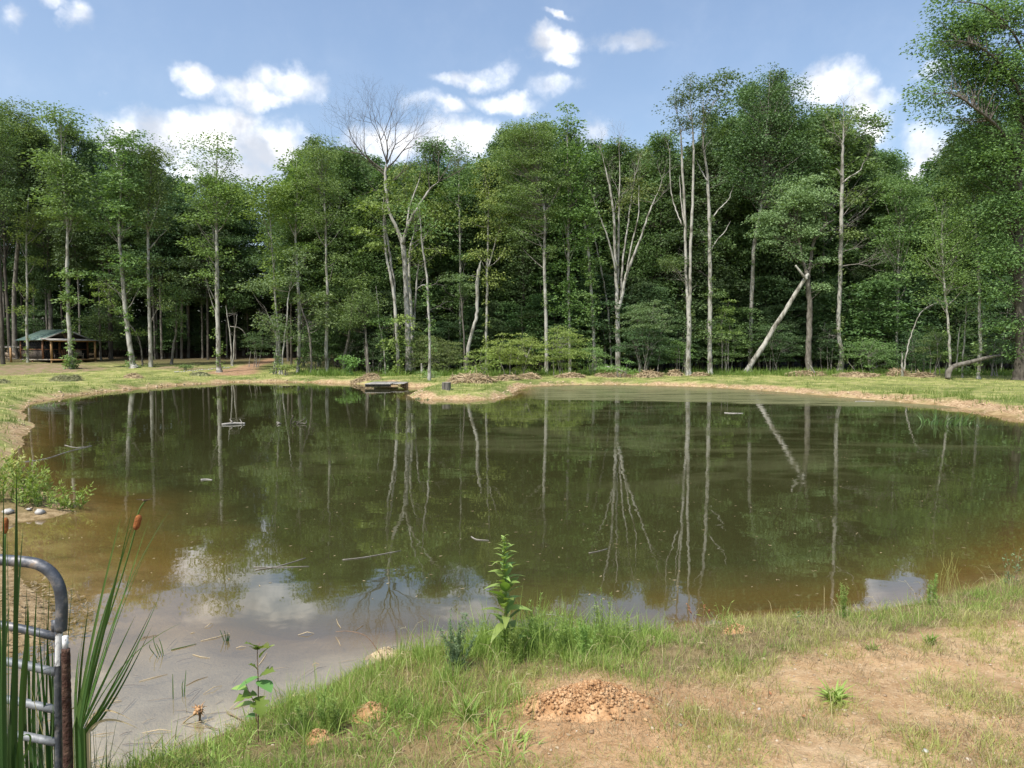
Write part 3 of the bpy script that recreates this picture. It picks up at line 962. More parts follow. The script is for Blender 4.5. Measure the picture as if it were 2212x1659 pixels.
T('hardwood_tree', 'dim brown trunk in the shade between cabin and flared tree', 'tree', (240, 771), [[(240, 771, 9), (238, 700, 8.5), (237, 620, 7), (236, 520, 5)]], [(225, 690, 30, 30, .5), (235, 520, 45, 50, .7), (245, 440, 50, 60, .8)], 'leaf_dark', 'bark_dark', D=80)
T('understory_tree', 'low dark-leaved young tree beside the porch end of the cabin', 'tree', (218, 773), [[(218, 773, 4), (216, 730, 3), (214, 690, 2), (212, 650, 1)]], [(214, 715, 36, 12, .8), (208, 690, 34, 16, .8), (214, 665, 26, 14, .7), (236, 726, 20, 8, .7)], 'leaf_mid', 'bark_grey', D=78, tone=.4)
T('maple_tree', 'straight pale trunk with a forked crown just beyond the flared tree', 'tree', (326, 793), [[(326, 793, 8.5), (323, 700, 7.5), (321, 620, 6.5), (320, 540, 5.5), (321, 460, 4), (326, 360, 2)], [(320, 500, 4, 0), (310, 460, 3.2, .3), (302, 425, 2, .6)], [(321, 540, 3, 0), (345, 512, 2.4, .4), (362, 496, 1.4, .7)], [(320, 500, 3, 0), (336, 460, 2.2, -.3), (345, 425, 1.4, -.5)]],
  [(325, 470, 50, 30, .5), (322, 410, 48, 48, .9), (328, 345, 40, 38, .85), (316, 320, 22, 20, .5), (345, 330, 26, 24, .6), (318, 560, 25, 14, .4), (340, 605, 22, 10, .5), (350, 650, 20, 14, .4)], 'leaf_mid', tone=.65)
T('hardwood_tree', 'leaning thin trunk with yellowish leaves beyond the straight forked maple', 'tree', (370, 779), [[(370, 779, 6), (375, 745, 5), (381, 712, 4), (380, 660, 2.5)]], [(378, 690, 28, 30, .8), (372, 640, 30, 34, .7)], 'leaf_mid', 'bark_grey', D=70)
for k, (bx_, by, tx, w) in enumerate([(350, 773, 346, 5), (392, 768, 393, 6), (407, 766, 406, 7), (335, 765, 330, 4), (437, 765, 436, 4), (490, 770, 489, 4)]):
    T('hardwood_tree', ['dim trunk in the shade behind the straight forked maple', 'grey trunk in the open shade behind the pale-stone border', 'thicker shaded trunk beside a grey one behind the stone border', 'faint thin trunk just inside the wood past the flared tree', 'thin dark trunk inside the wood before the tall poplar', 'slender shaded trunk just past the tall poplar'][k], 'tree', (bx_, by),
      [[(bx_, by, w), ((bx_ + tx) / 2, by - 70, w * .9), (tx, by - 150, w * .75), (tx, by - 260, w * .5)]], [(tx, by - 210, 42, 50, .7), (tx + 8, by - 290, 45, 50, .7)], 'leaf_dark', 'bark_grey', D=80 + k % 3 * 2)
T('poplar_tree', 'tall straight white-trunked poplar at the foot of the dirt track', 'tree', (474, 804), [[(474, 804, 12), (472, 780, 9.5), (470, 700, 9), (469, 600, 8.5), (468, 540, 7), (468, 450, 4.5), (468, 380, 3), (472, 270, 1.2)], [(468, 450, 3.2, 0), (452, 420, 2.4, .4), (438, 390, 1.6, .8)], [(468, 395, 2, 0), (488, 360, 1.5, .3), (502, 340, .8, .5)]],
  [(462, 470, 50, 22, .7), (470, 425, 60, 34, .9), (452, 395, 46, 26, .7), (500, 412, 36, 24, .7), (435, 320, 22, 38, .42), (462, 300, 22, 34, .55), (478, 330, 26, 44, .6), (496, 360, 18, 26, .5), (420, 360, 20, 20, .35), (441, 520, 26, 12, .7), (448, 548, 20, 10, .6), (445, 592, 16, 8, .7), (478, 560, 8, 30, .4)], 'leaf_bright', tone=.55, ivy=[(0, .2, .5, 24, .2)])
T('sapling', 'bare twin-stemmed sapling in the shade above the dirt track', 'sapling', (502, 775), [[(501, 775, 3.5), (498, 730, 3), (492, 690, 2.2), (488, 660, 1.4)], [(502, 775, 3.2), (507, 720, 2.4), (512, 680, 1.5)], [(497, 705, 1.8, 0), (520, 710, 1.6, .3), (534, 728, 1.4, .4)]], [], bark='bark_pale', D=68, deadtwigs=4)
T('maple_tree', 'young tree with a tuft of bright leaves behind the track', 'tree', (604, 806), [[(608, 802, 5), (600, 700, 4.5), (594, 640, 4), (591, 580, 3.6), (587, 520, 3), (580, 440, 2)], [(587, 520, 2, 0), (572, 480, 1.5, .2), (562, 440, 1, .3)]],
  [(592, 560, 18, 30, .7), (600, 600, 16, 14, .7), (585, 520, 20, 24, .7), (575, 450, 42, 40, .85), (560, 405, 40, 28, .7), (600, 410, 34, 30, .7)], 'leaf_yellow', tone=.2, D=58)
T('hornbeam_tree', 'cluster of thin crooked stems with grey-green sprays beside the track', 'tree', (600, 800), [[(596, 801, 4), (598, 760, 3.4), (595, 720, 3), (585, 690, 2), (570, 660, 1.2)], [(604, 802, 4), (601, 740, 3.2), (592, 700, 2)], [(609, 800, 3.6), (613, 740, 3.2), (620, 690, 2.8), (622, 650, 2.4), (626, 618, 2)], [(590, 798, 3), (596, 760, 2.4), (598, 740, 2)]],
  [(570, 690, 26, 12, .9), (600, 700, 36, 16, .9), (620, 720, 22, 14, .6), (565, 605, 40, 10, .8), (540, 618, 18, 8, .8), (612, 600, 22, 8, .5), (640, 580, 22, 14, .5), (645, 545, 26, 16, .5)], 'leaf_grey', 'bark_pale', D=56, tone=.3, deadtwigs=8, sr=.42)
T('poplar_tree', 'straight pale trunk forking high up behind the crooked stem cluster', 'tree', (644, 804), [[(644, 804, 8), (646, 740, 7.5), (646, 670, 7), (643, 600, 6), (640, 540, 5), (638, 500, 4.5), (642, 420, 3), (640, 350, 1.4)], [(638, 512, 3, 0), (624, 482, 2.4, .3), (610, 450, 1.5, .6)], [(639, 510, 2.4, 0), (652, 490, 2, -.3), (664, 460, 1.2, -.5)]],
  [(640, 460, 46, 30, .8), (630, 410, 44, 40, .8), (655, 380, 32, 40, .8), (622, 350, 17, 28, .6), (628, 540, 20, 14, .4), (660, 530, 24, 18, .6)], 'leaf_yellow', tone=.25)
T('maple_tree', 'pale trunk with tufts of leaves low on it beside a grey hay heap', 'tree', (706, 807), [[(706, 807, 8), (705, 740, 7), (707, 680, 6.5), (708, 640, 6), (705, 580, 5), (704, 500, 4), (700, 420, 3), (690, 340, 1.5)], [(706, 495, 2.5, 0), (724, 470, 1.8, .3), (738, 430, 1.2, .5)]],
  [(700, 470, 50, 34, .8), (690, 400, 54, 44, .9), (675, 340, 40, 36, .8), (705, 325, 40, 30, .8), (698, 520, 20, 18, .7), (690, 640, 12, 10, .5), (730, 560, 14, 12, .4)], 'leaf_mid', tone=.72)
T('hornbeam_tree', 'drooping spray-leaved tree between two pale trunks, leaning stem', 'tree', (741, 800), [[(741, 800, 7), (744, 770, 6), (752, 735, 5.5), (758, 690, 3.5), (762, 640, 2)]], [(755, 610, 36, 14, .9), (735, 600, 22, 10, .8), (720, 680, 28, 10, .5), (715, 640, 24, 10, .5), (770, 600, 20, 16, .6), (742, 660, 26, 12, .5)], 'leaf_mid', 'bark_grey', D=59, tone=.75, deadtwigs=14)
T('dead_tree', 'leaning dead grey tree tangled with bare twigs at the pond edge', 'tree', (672, 803), [[(672, 803, 5), (672, 765, 4.5), (668, 720, 4), (660, 690, 3.5), (650, 662, 3), (648, 640, 2)]], [(700, 690, 24, 8, .4), (690, 675, 26, 8, .4), (668, 640, 22, 8, .4)], 'leaf_grey', 'bark_grey', D=57, deadtwigs=26)
T('holly_tree', 'round dark bushy small tree on two thin legs near the footbridge', 'tree', (798, 802), [[(798, 803, 5.5), (793, 760, 5), (790, 720, 4), (786, 680, 2.5)], [(793, 801, 3.5), (790, 760, 3), (788, 710, 2)]], [(786, 672, 40, 36, 1.1), (768, 690, 24, 22, 1), (800, 650, 24, 24, 1), (776, 640, 24, 20, .9), (750, 706, 20, 12, .8)], 'leaf_mid', 'bark_grey', D=56, tone=.45, L=.16, sr=.4, spacing=.75, flat=.5)
T('sapling', 'thin bare curving white sapling just behind the hay heap', 'sapling', (832, 802), [[(833, 802, 3), (829, 750, 2.6), (824, 722, 2.4), (818, 690, 2.2), (816, 650, 1.8), (812, 618, 1.2)]], [(824, 690, 12, 8, .3)], 'leaf_mid', D=56, deadtwigs=5)
T('bush', 'bright little bush in the weeds between two leaning trunks', 'bush', (755, 801), [[(755, 801, 1.5), (756, 785, 1)]], [(757, 783, 18, 16, 1.2), (750, 772, 10, 8, 1)], 'leaf_bright', D=54, tone=.35, spacing=.6, sr=.3, L=.14)
T('sycamore_tree', 'pair of leaning pale trunks wound together left of the huge forked bare tree', 'tree', (860, 810), [[(861, 811, 8.5), (859, 760, 7.5), (856, 700, 7), (853, 655, 6.5), (845, 600, 6), (836, 560, 5), (830, 500, 4), (826, 440, 3)], [(853, 655, 6, .2), (850, 600, 5, .3), (840, 540, 4.5, .3), (832, 480, 4, .2), (829, 430, 3, 0)]],
  [(840, 420, 40, 34, .5), (805, 445, 40, 30, .6), (800, 500, 36, 26, .4), (818, 530, 30, 12, .5), (850, 735, 14, 18, .5), (872, 690, 12, 12, .4)], 'leaf_yellow', tone=.3, ivy=[(0, .05, .35, 30, .22)], droop=.6)
T('bare_tree', 'tallest pale forked tree with a wide leafless crown against the clouds', 'tree', (882, 806), [[(884, 806, 15), (882, 740, 12.5), (879, 657, 11.5), (874, 570, 10.5), (869, 523, 10), (856, 492, 7.5), (842, 460, 6.5), (835, 420, 6), (832, 371, 5.5), (836, 350, 4.5)],
  [(870, 527, 8, 0), (878, 495, 6, -.3), (890, 468, 5.5, -.5), (908, 440, 5, -.6), (928, 410, 4, -.6), (948, 392, 3.2, -.6)], [(878, 495, 4.5, -.3), (884, 450, 4, 0), (898, 410, 3, .3), (908, 380, 2, .6)]],
  [], bare=[(836, 352, .15, -1, 46, 4.2, 6), (833, 372, -.95, -.75, 58, 4.4, 6), (833, 380, -.75, -.8, 52, 4, 6), (833, 366, .85, -.75, 52, 4, 6), (835, 420, -.9, -.4, 34, 2.4, 5), (834, 352, -.3, -1, 48, 3.6, 6), (834, 352, .45, -.9, 48, 3.6, 6), (836, 400, 1, -.5, 40, 3, 5), (948, 392, .8, -.45, 30, 2.6, 5), (948, 392, .2, -1, 32, 2.6, 5), (908, 382, .3, -1, 28, 1.8, 5), (928, 410, -.1, -1, 30, 2, 5), (950, 392, .5, -.8, 32, 2.2, 5)], twigmat='twig_dark')
T('sycamore_tree', 'second pale trunk hard against the huge forked bare tree', 'tree', (892, 803), [[(893, 803, 9.5), (891, 740, 8), (888, 660, 7.5), (884, 610, 6), (884, 560, 5), (890, 520, 4), (905, 470, 3)], [(892, 740, 5, .5), (897, 660, 4.5, .4), (901, 600, 4, .2), (906, 560, 3, .1)]],
  [(930, 465, 42, 24, .9), (905, 430, 36, 24, .6), (950, 440, 30, 30, .6), (932, 512, 24, 20, .9), (945, 538, 36, 14, .8), (900, 560, 30, 22, .4), (895, 380, 50, 30, .4), (880, 420, 34, 20, .4)], 'leaf_yellow', tone=.45, droop=.6, D=61)
T('sapling', 'slim white birch-like trunk standing alone in the grass before the wood', 'tree', (927, 822), [[(927, 822, 7), (928, 760, 5.5), (927, 700, 5), (925, 650, 4.5), (922, 600, 4.3), (916, 560, 4), (911, 520, 3.4), (908, 470, 2.2)], [(925, 625, 2.2, 0), (918, 616, 2, .2), (908, 618, 1.6, .3), (898, 628, 1, .4)]], [(905, 450, 20, 16, .3), (915, 490, 14, 10, .3)], 'leaf_mid', 'bark_pale', deadtwigs=10)
T('maple_tree', 'slender dim trunk with ivy tufts between the lone white trunk and the snag', 'tree', (994, 800), [[(994, 800, 5), (994, 706, 4.6), (994, 600, 4.4), (993, 500, 3.8), (991, 430, 3), (992, 360, 1.5)]], [(990, 470, 30, 26, .6), (985, 410, 40, 34, .8), (1000, 360, 30, 34, .8), (992, 325, 16, 20, .7), (996, 560, 22, 12, .5), (985, 620, 34, 18, .5), (1000, 650, 36, 16, .4)], 'leaf_mid', tone=.5, D=62, ivy=[(0, .25, .6, 26, .2)])
T('dead_tree', 'broken pale snag with a splintered top leaning behind the yellow-green bushes', 'tree', (1010, 800), [[(1006, 800, 8), (1012, 752, 7.5), (1022, 710, 7), (1030, 679, 7), (1031, 640, 7.5), (1031, 608, 7.5), (1035, 580, 6), (1039, 562, 2.5)], [(1031, 600, 2.4, 0), (1024, 597, 2, 0), (1017, 595, .8, 0)]], [], bark='bark_pale', D=59)
T('elm_tree', 'thin forked trunk hung with drooping yellow-green foliage right of the snag', 'tree', (1050, 800), [[(1050, 800, 6), (1051, 747, 5.5), (1051, 680, 5.3), (1052, 608, 5), (1053, 570, 4.6), (1054, 520, 4), (1055, 470, 3.2), (1056, 410, 2)], [(1052, 585, 3.6, 0), (1062, 555, 3.2, .2), (1072, 515, 2.8, .4), (1080, 490, 2.4, .5), (1088, 455, 1.6, .6)]],
  [(1060, 430, 36, 22, .9), (1035, 470, 26, 12, .9), (1080, 470, 34, 20, .9), (1060, 505, 30, 14, .8), (1040, 545, 24, 9, .9), (1078, 545, 26, 12, .9), (1055, 400, 30, 24, .8), (1062, 600, 24, 16, .5), (1050, 360, 18, 28, .6)], 'leaf_yellow', tone=.55, droop=.8, sr=.45)
T('understory_tree', 'blue-green leafy spray tree in the shade left of the snag', 'tree', (1000, 800), [[(1003, 800, 4), (1002, 730, 3.5), (998, 660, 3), (990, 610, 2)]], [(985, 590, 36, 10, .9), (975, 602, 24, 8, .8), (1000, 615, 28, 12, .7), (1005, 640, 26, 14, .5)], 'leaf_grey', 'bark_grey', D=60, tone=.3, sr=.4)
T('hardwood_tree', 'stout shaded trunk deep behind the bright bushes', 'tree', (1131, 780), [[(1131, 780, 8), (1131, 700, 7), (1131, 620, 6), (1130, 540, 5)]], [(1120, 620, 50, 24, .8), (1135, 570, 46, 34, .8), (1110, 660, 46, 20, .7), (1140, 520, 44, 40, .6)], 'leaf_dark', 'bark_grey', D=66, tone=.7)
T('hardwood_tree', 'broad full-crowned tree rising highest left of the spired dark one', 'tree', (1180, 800), [[(1181, 800, 8.5), (1180, 716, 7.5), (1178, 640, 7), (1177, 608, 6.5), (1176, 533, 6), (1176, 460, 5), (1160, 380, 4), (1152, 270, 1.5)]],
  [(1130, 300, 50, 42, 1), (1105, 290, 28, 32, .9), (1165, 300, 40, 48, 1), (1150, 260, 24, 18, .8), (1120, 360, 62, 44, 1), (1175, 370, 52, 50, 1), (1150, 430, 66, 46, .9), (1110, 450, 44, 34, .7), (1190, 450, 40, 50, .8), (1140, 500, 46, 34, .6), (1190, 540, 22, 20, .6), (1080, 320, 20, 34, .6)], 'leaf_mid', tone=.72, spacing=1.05)
T('sweetgum_tree', 'tree ending in a tall dark leafy spire beside the broad full crown', 'tree', (1230, 800), [[(1231, 800, 7), (1230, 700, 6.3), (1229, 640, 6), (1228, 583, 5.6), (1227, 500, 5), (1227, 420, 4), (1226, 320, 2.5), (1226, 230, 1)]],
  [(1222, 245, 14, 18, 1), (1228, 275, 30, 22, 1), (1240, 300, 26, 28, 1), (1230, 340, 38, 36, 1), (1238, 395, 44, 40, 1), (1235, 450, 44, 40, .9), (1240, 510, 34, 34, .8), (1230, 570, 24, 26, .7), (1226, 620, 22, 22, .7), (1222, 660, 30, 22, .8), (1258, 670, 20, 16, .6)], 'leaf_bright', tone=.25, ivy=[(0, .2, .5, 40, .3)])
T('sycamore_tree', 'ivy-clad pale trunk immediately left of the fan-shaped grey tree', 'tree', (1284, 800), [[(1285, 800, 8), (1283, 730, 7), (1279, 660, 6.6), (1275, 600, 6.2), (1269, 520, 5.4), (1262, 480, 4), (1258, 430, 2.5)]],
  [(1265, 440, 36, 30, .7), (1280, 480, 28, 20, .5), (1290, 560, 14, 10, .5), (1255, 640, 18, 10, .6), (1270, 690, 20, 12, .5)], 'leaf_mid', tone=.7, ivy=[(0, .15, .8, 110, .3)])
T('dead_tree', 'thin pale leaning dead trunk beside the fan-shaped grey tree', 'tree', (1318, 800), [[(1322, 800, 4.5), (1318, 730, 4), (1313, 671, 4), (1304, 610, 3.6), (1296, 566, 3.4), (1285, 520, 3), (1273, 461, 1.8)]], [], bark='bark_pale', D=61, deadtwigs=12)
T('bare_tree', 'many-stemmed grey tree fanning out like a broom above the dark bushes', 'tree', (1334, 800), [[(1336, 800, 12), (1335, 730, 11), (1334, 690, 11), (1333, 640, 8), (1330, 585, 7), (1328, 520, 6), (1326, 470, 5), (1316, 400, 4), (1302, 340, 2)],
  [(1334, 668, 6, .2), (1335, 600, 5, .5), (1336, 530, 4.5, .6), (1337, 466, 4, .6), (1339, 375, 2.5, .6), (1338, 340, 1.6, .6)], [(1335, 672, 8, -.2), (1344, 640, 7, -.3), (1350, 605, 6.4, -.3), (1360, 575, 5.8, -.3), (1376, 535, 5, -.3), (1392, 490, 4.2, -.3), (1408, 445, 3.2, -.3), (1424, 410, 2, -.3)],
  [(1340, 650, 4.5, .3), (1346, 560, 4, .5), (1356, 490, 3.6, .6), (1362, 440, 3, .6), (1372, 380, 2, .6)], [(1331, 590, 4, -.3), (1318, 530, 3.6, -.6), (1304, 490, 3, -.8), (1290, 450, 2, -1)], [(1352, 600, 3.6, -.6), (1362, 540, 3.2, -.8), (1378, 470, 2.6, -1), (1380, 400, 1.8, -1)]],
  [(1372, 400, 30, 40, .35), (1395, 420, 26, 34, .3), (1350, 440, 30, 26, .2)], 'leaf_olive', D=60, tone=.7,
  bare=[(1302, 340, -.3, -1, 22, 1.8, 4), (1338, 340, 0, -1, 26, 1.8, 4), (1424, 410, .4, -1, 26, 2, 4), (1372, 380, .2, -1, 26, 1.8, 4), (1290, 450, -.5, -1, 22, 1.8, 4), (1380, 400, .2, -1, 24, 1.8, 4), (1326, 470, .1, -1, 30, 2, 4), (1316, 400, -.1, -1, 24, 1.8, 4), (1408, 445, .9, -.7, 22, 1.8, 4), (1338, 420, -.2, -1, 30, 1.6, 4), (1362, 440, .1, -1, 30, 1.6, 4)])
T('hardwood_tree', 'dark trunk with one olive top seen between the broom-like tree and the forked white one', 'tree', (1417, 790), [[(1417, 790, 7), (1417, 640, 6), (1417, 560, 5.4), (1416, 480, 4.6), (1415, 400, 3)], [(1417, 485, 3, 0), (1404, 460, 2.2, .3), (1390, 430, 1.4, .6)]], [(1415, 340, 30, 28, .7), (1430, 320, 22, 22, .6), (1420, 380, 44, 34, .7), (1395, 380, 34, 30, .6), (1445, 400, 30, 30, .6)], 'leaf_olive', 'bark_dark', D=68, tone=.75)
T('sycamore_tree', 'white trunk dividing into two close parallel stems above the water reeds line', 'tree', (1487, 811), [[(1487, 811, 12.5), (1487, 770, 10.5), (1488, 720, 10), (1488, 672, 10), (1484, 630, 6.5), (1482, 585, 6), (1480, 490, 5.8), (1476, 400, 5), (1472, 323, 4), (1468, 260, 2.4)],
  [(1488, 674, 7, 0), (1491, 630, 6.5, -.2), (1491, 585, 6.2, -.2), (1492, 520, 6, -.2), (1496, 442, 5.5, -.2), (1498, 347, 4.5, -.2), (1497, 289, 3.2, -.2), (1490, 210, 1.6, -.2)], [(1474, 487, 3.4, 0), (1462, 460, 3, .3), (1452, 425, 2.6, .5), (1447, 380, 2, .5), (1447, 320, 1.2, .5)], [(1478, 488, 3, 0), (1471, 430, 2.6, .5), (1468, 380, 2, .6)]],
  [(1470, 260, 16, 22, .55), (1462, 220, 18, 24, .6), (1478, 200, 18, 26, .7), (1495, 185, 20, 22, .8), (1500, 230, 20, 30, .7), (1488, 262, 18, 24, .5), (1450, 570, 16, 8, .9), (1448, 560, 22, 7, .9)], 'leaf_mid', tone=.2,
  bare=[(1468, 262, -.4, -1, 18, 1.5, 4), (1447, 325, -.3, -1, 20, 1.4, 4), (1490, 215, 0, -1, 18, 1.3, 4), (1482, 590, -.9, .35, 22, 1.8, 4), (1482, 610, -.7, -.1, 18, 1.6, 4), (1484, 560, -.8, -.3, 14, 1.4, 3)], deadtwigs=10)
T('sycamore_tree', 'single straight white trunk with a thin airy top right of the parallel stems', 'tree', (1533, 810), [[(1534, 810, 11), (1533, 760, 9.2), (1534, 680, 9), (1534, 600, 8.4), (1533, 537, 8), (1532, 470, 7), (1529, 394, 6), (1524, 345, 4.6), (1518, 300, 3.4), (1520, 200, 1.6)], [(1534, 480, 3, 0), (1550, 455, 2.4, .3), (1572, 432, 1.8, .6), (1585, 400, 1, .8)], [(1534, 545, 2.4, 0), (1548, 520, 2, .3), (1566, 500, 1.6, .5), (1578, 478, 1, .5)], [(1529, 392, 3, 0), (1516, 370, 2.4, .4), (1504, 345, 1.5, .6)]],
  [(1520, 190, 18, 22, .6), (1540, 205, 20, 30, .7), (1556, 185, 16, 26, .7), (1562, 235, 24, 30, .7), (1530, 245, 24, 26, .6), (1570, 165, 10, 12, .7), (1540, 280, 20, 20, .5), (1540, 632, 12, 8, .7), (1530, 720, 8, 4, .5)], 'leaf_mid', tone=.2, deadtwigs=14, bare=[(1520, 290, -.3, -1, 24, 1.6, 4), (1522, 300, .3, -1, 24, 1.6, 4)])
T('sweetgum_tree', 'big dark green tree with several pointed tops above the leaning log', 'tree', (1621, 790), [[(1621, 790, 9.5), (1622, 700, 8.6), (1626, 600, 8), (1628, 540, 7.5), (1640, 470, 7), (1648, 418, 6.5), (1650, 340, 5), (1660, 230, 2.5), (1663, 150, 1)]],
  [(1662, 165, 16, 20, 1), (1662, 205, 24, 26, 1), (1700, 205, 26, 34, 1), (1712, 175, 12, 16, 1), (1622, 205, 18, 26, 1), (1600, 215, 22, 26, 1), (1640, 260, 46, 34, 1), (1700, 265, 44, 34, 1), (1735, 250, 22, 30, .8), (1640, 320, 66, 40, 1), (1710, 335, 60, 44, 1), (1600, 380, 40, 40, .9), (1670, 400, 66, 40, .9), (1740, 400, 30, 36, .7), (1605, 300, 30, 34, .8)], 'leaf_dark', tone=.95, D=62, spacing=1.0, fill=5)
T('poplar_tree', 'leafy tree with a rounded light-green top behind the tall white dead-limbed trunk', 'tree', (1775, 795), [[(1778, 795, 7), (1776, 700, 6), (1778, 560, 5), (1782, 420, 4), (1785, 300, 2)]], [(1775, 260, 30, 34, .9), (1800, 300, 44, 40, .9), (1765, 330, 44, 44, .9), (1830, 290, 22, 46, .7), (1880, 275, 34, 30, .6), (1855, 255, 16, 34, .6), (1900, 262, 20, 22, .5), (1850, 350, 44, 40, .8), (1900, 400, 40, 40, .8), (1800, 390, 50, 40, .8)], 'leaf_mid', D=66, tone=.5, spacing=1.05, fill=4)
T('willow_tree', 'grey-green willow with a crooked trunk that props up a leaning log', 'tree', (1747, 806), [[(1748, 806, 15), (1746, 760, 12.5), (1748, 700, 12), (1749, 657, 11), (1745, 620, 10.5), (1744, 600, 10), (1738, 575, 6.5), (1732, 557, 6), (1726, 520, 4.5), (1716, 470, 3)], [(1745, 605, 8, 0), (1750, 570, 7, .2), (1756, 528, 6.5, .3), (1768, 505, 6, .3), (1781, 488, 5.5, .3), (1792, 480, 3.4, .3), (1802, 474, 2, .3)], [(1781, 488, 3.5, .3), (1786, 478, 2.6, .3), (1784, 468, 1.6, .3)]],
  [(1660, 470, 44, 26, .9), (1700, 440, 50, 30, .9), (1740, 430, 50, 34, .9), (1775, 425, 30, 30, .8), (1650, 520, 30, 28, .8), (1640, 500, 24, 16, .7), (1710, 490, 50, 26, .8), (1750, 500, 36, 30, .7), (1715, 540, 40, 20, .8), (1690, 400, 40, 22, .6), (1735, 385, 30, 20, .6), (1770, 560, 24, 20, .5), (1770, 610, 22, 10, .5)], 'leaf_grey', 'bark_grey', tone=.5, L=.15, sr=.5, n_leaf=85, droop=.6)
T('sycamore_tree', 'tall white trunk with a sparse dead top and bare side limbs', 'tree', (1815, 805), [[(1812, 805, 15), (1818, 775, 11.5), (1817, 755, 10.5), (1813, 735, 9), (1811, 700, 8.8), (1814, 640, 8.6), (1816, 560, 8.4), (1817, 488, 8), (1819, 400, 7), (1820, 325, 5.4), (1822, 290, 3), (1822, 230, 1.4)], [(1820, 395, 3.5, 0), (1836, 382, 3, .2), (1858, 368, 2.4, .4), (1868, 345, 1.5, .5)], [(1819, 380, 3, 0), (1810, 368, 2.5, 0), (1805, 363, 2, 0)]],
  [(1838, 430, 14, 16, .8), (1832, 500, 14, 8, .5), (1830, 255, 20, 24, .25)], 'leaf_olive', tone=.7,
  bare=[(1821, 310, -.5, -1, 26, 2.2, 4), (1821, 305, .35, -1, 30, 2.2, 4), (1822, 250, 0, -1, 20, 1.6, 4), (1820, 330, -.7, -.8, 20, 1.8, 4), (1866, 350, .5, -.8, 18, 1.4, 3), (1816, 540, .9, -.3, 26, 2.2, 4), (1815, 575, .95, -.15, 34, 2.2, 4), (1817, 495, .9, -.1, 20, 1.6, 3), (1811, 722, -.85, .15, 18, 3.4, 3), (1811, 726, -.75, .45, 20, 3, 3), (1812, 718, -.6, .6, 16, 2, 3), (1817, 705, .5, -1, 10, 2, 1)])
T('maple_tree', 'slim pale trunk with leafy tufts alone in the dark gap of the wood', 'tree', (1938, 800), [[(1938, 800, 6), (1938, 765, 5), (1938, 700, 4.8), (1939, 640, 4.5), (1941, 560, 4), (1944, 480, 3), (1946, 400, 1.6)]], [(1935, 600, 40, 26, .8), (1915, 650, 30, 18, .7), (1950, 560, 36, 26, .8), (1930, 510, 50, 34, .8), (1955, 460, 44, 36, .9), (1935, 410, 40, 34, .9), (1965, 400, 36, 26, .8)], 'leaf_mid', D=60, tone=.4)
T('dead_tree', 'thin bare bowed stem bending over the dark undergrowth', 'sapling', (1952, 806), [[(1952, 806, 3.6), (1956, 775, 3.4), (1962, 745, 3), (1970, 720, 2.6), (1980, 692, 2.2), (1992, 672, 1.8), (2010, 660, 1.4), (2030, 652, .8)]], [], bark='bark_pale', D=53, deadtwigs=5)
T('dead_tree', 'short broken white stub upright at the edge of the wood', 'tree stub', (1948, 806), [[(1950, 806, 5), (1949, 785, 4), (1948, 760, 1.2)]], [], bark='bark_pale', D=52)
T('maple_tree', 'bright-leaved tree on a thin white leaning stem above the fallen log', 'tree', (2052, 812), [[(2052, 800, 6, 0), (2053, 770, 5.4), (2048, 700, 5), (2043, 651, 4.5), (2038, 590, 3.5), (2034, 520, 2.5), (2036, 450, 1.5)]], [(2040, 440, 40, 28, .9), (2020, 480, 44, 30, .9), (2070, 470, 44, 34, .9), (2030, 530, 56, 28, .9), (2085, 530, 40, 30, .9), (2010, 575, 40, 20, .8), (2070, 585, 56, 22, .9), (2030, 625, 40, 20, .8), (2095, 620, 34, 20, .8), (2050, 400, 30, 20, .7)], 'leaf_bright', tone=.6, D=47, L=.17)
T('maple_tree', 'crooked white double trunk standing over the end of the fallen log', 'tree', (2113, 815), [[(2113, 815, 7.5), (2114, 780, 7), (2118, 740, 6.4), (2116, 705, 6), (2116, 650, 5), (2114, 590, 4.6), (2112, 542, 4), (2108, 490, 3), (2105, 420, 2), (2100, 340, 1)], [(2117, 800, 4), (2119, 740, 3.4), (2121, 700, 3), (2124, 670, 2)]], [(2110, 420, 46, 34, .9), (2080, 400, 44, 36, .8), (2095, 350, 44, 34, .9), (2075, 300, 34, 36, .8), (2110, 300, 34, 30, .8), (2120, 470, 40, 30, .7), (2070, 350, 30, 24, .7), (2125, 540, 30, 20, .5)], 'leaf_mid', tone=.65, D=48)
T('sapling', 'bare white leaning stem between the bright-leaved tree and the double trunk', 'sapling', (2080, 790), [[(2079, 806, 4), (2081, 760, 3.6), (2086, 700, 3), (2087, 667, 2), (2090, 630, 1)], [(2066, 800, 3), (2070, 740, 2.6), (2074, 700, 1.6)]], [(2095, 660, 20, 14, .4)], 'leaf_mid', D=50, deadtwigs=10)
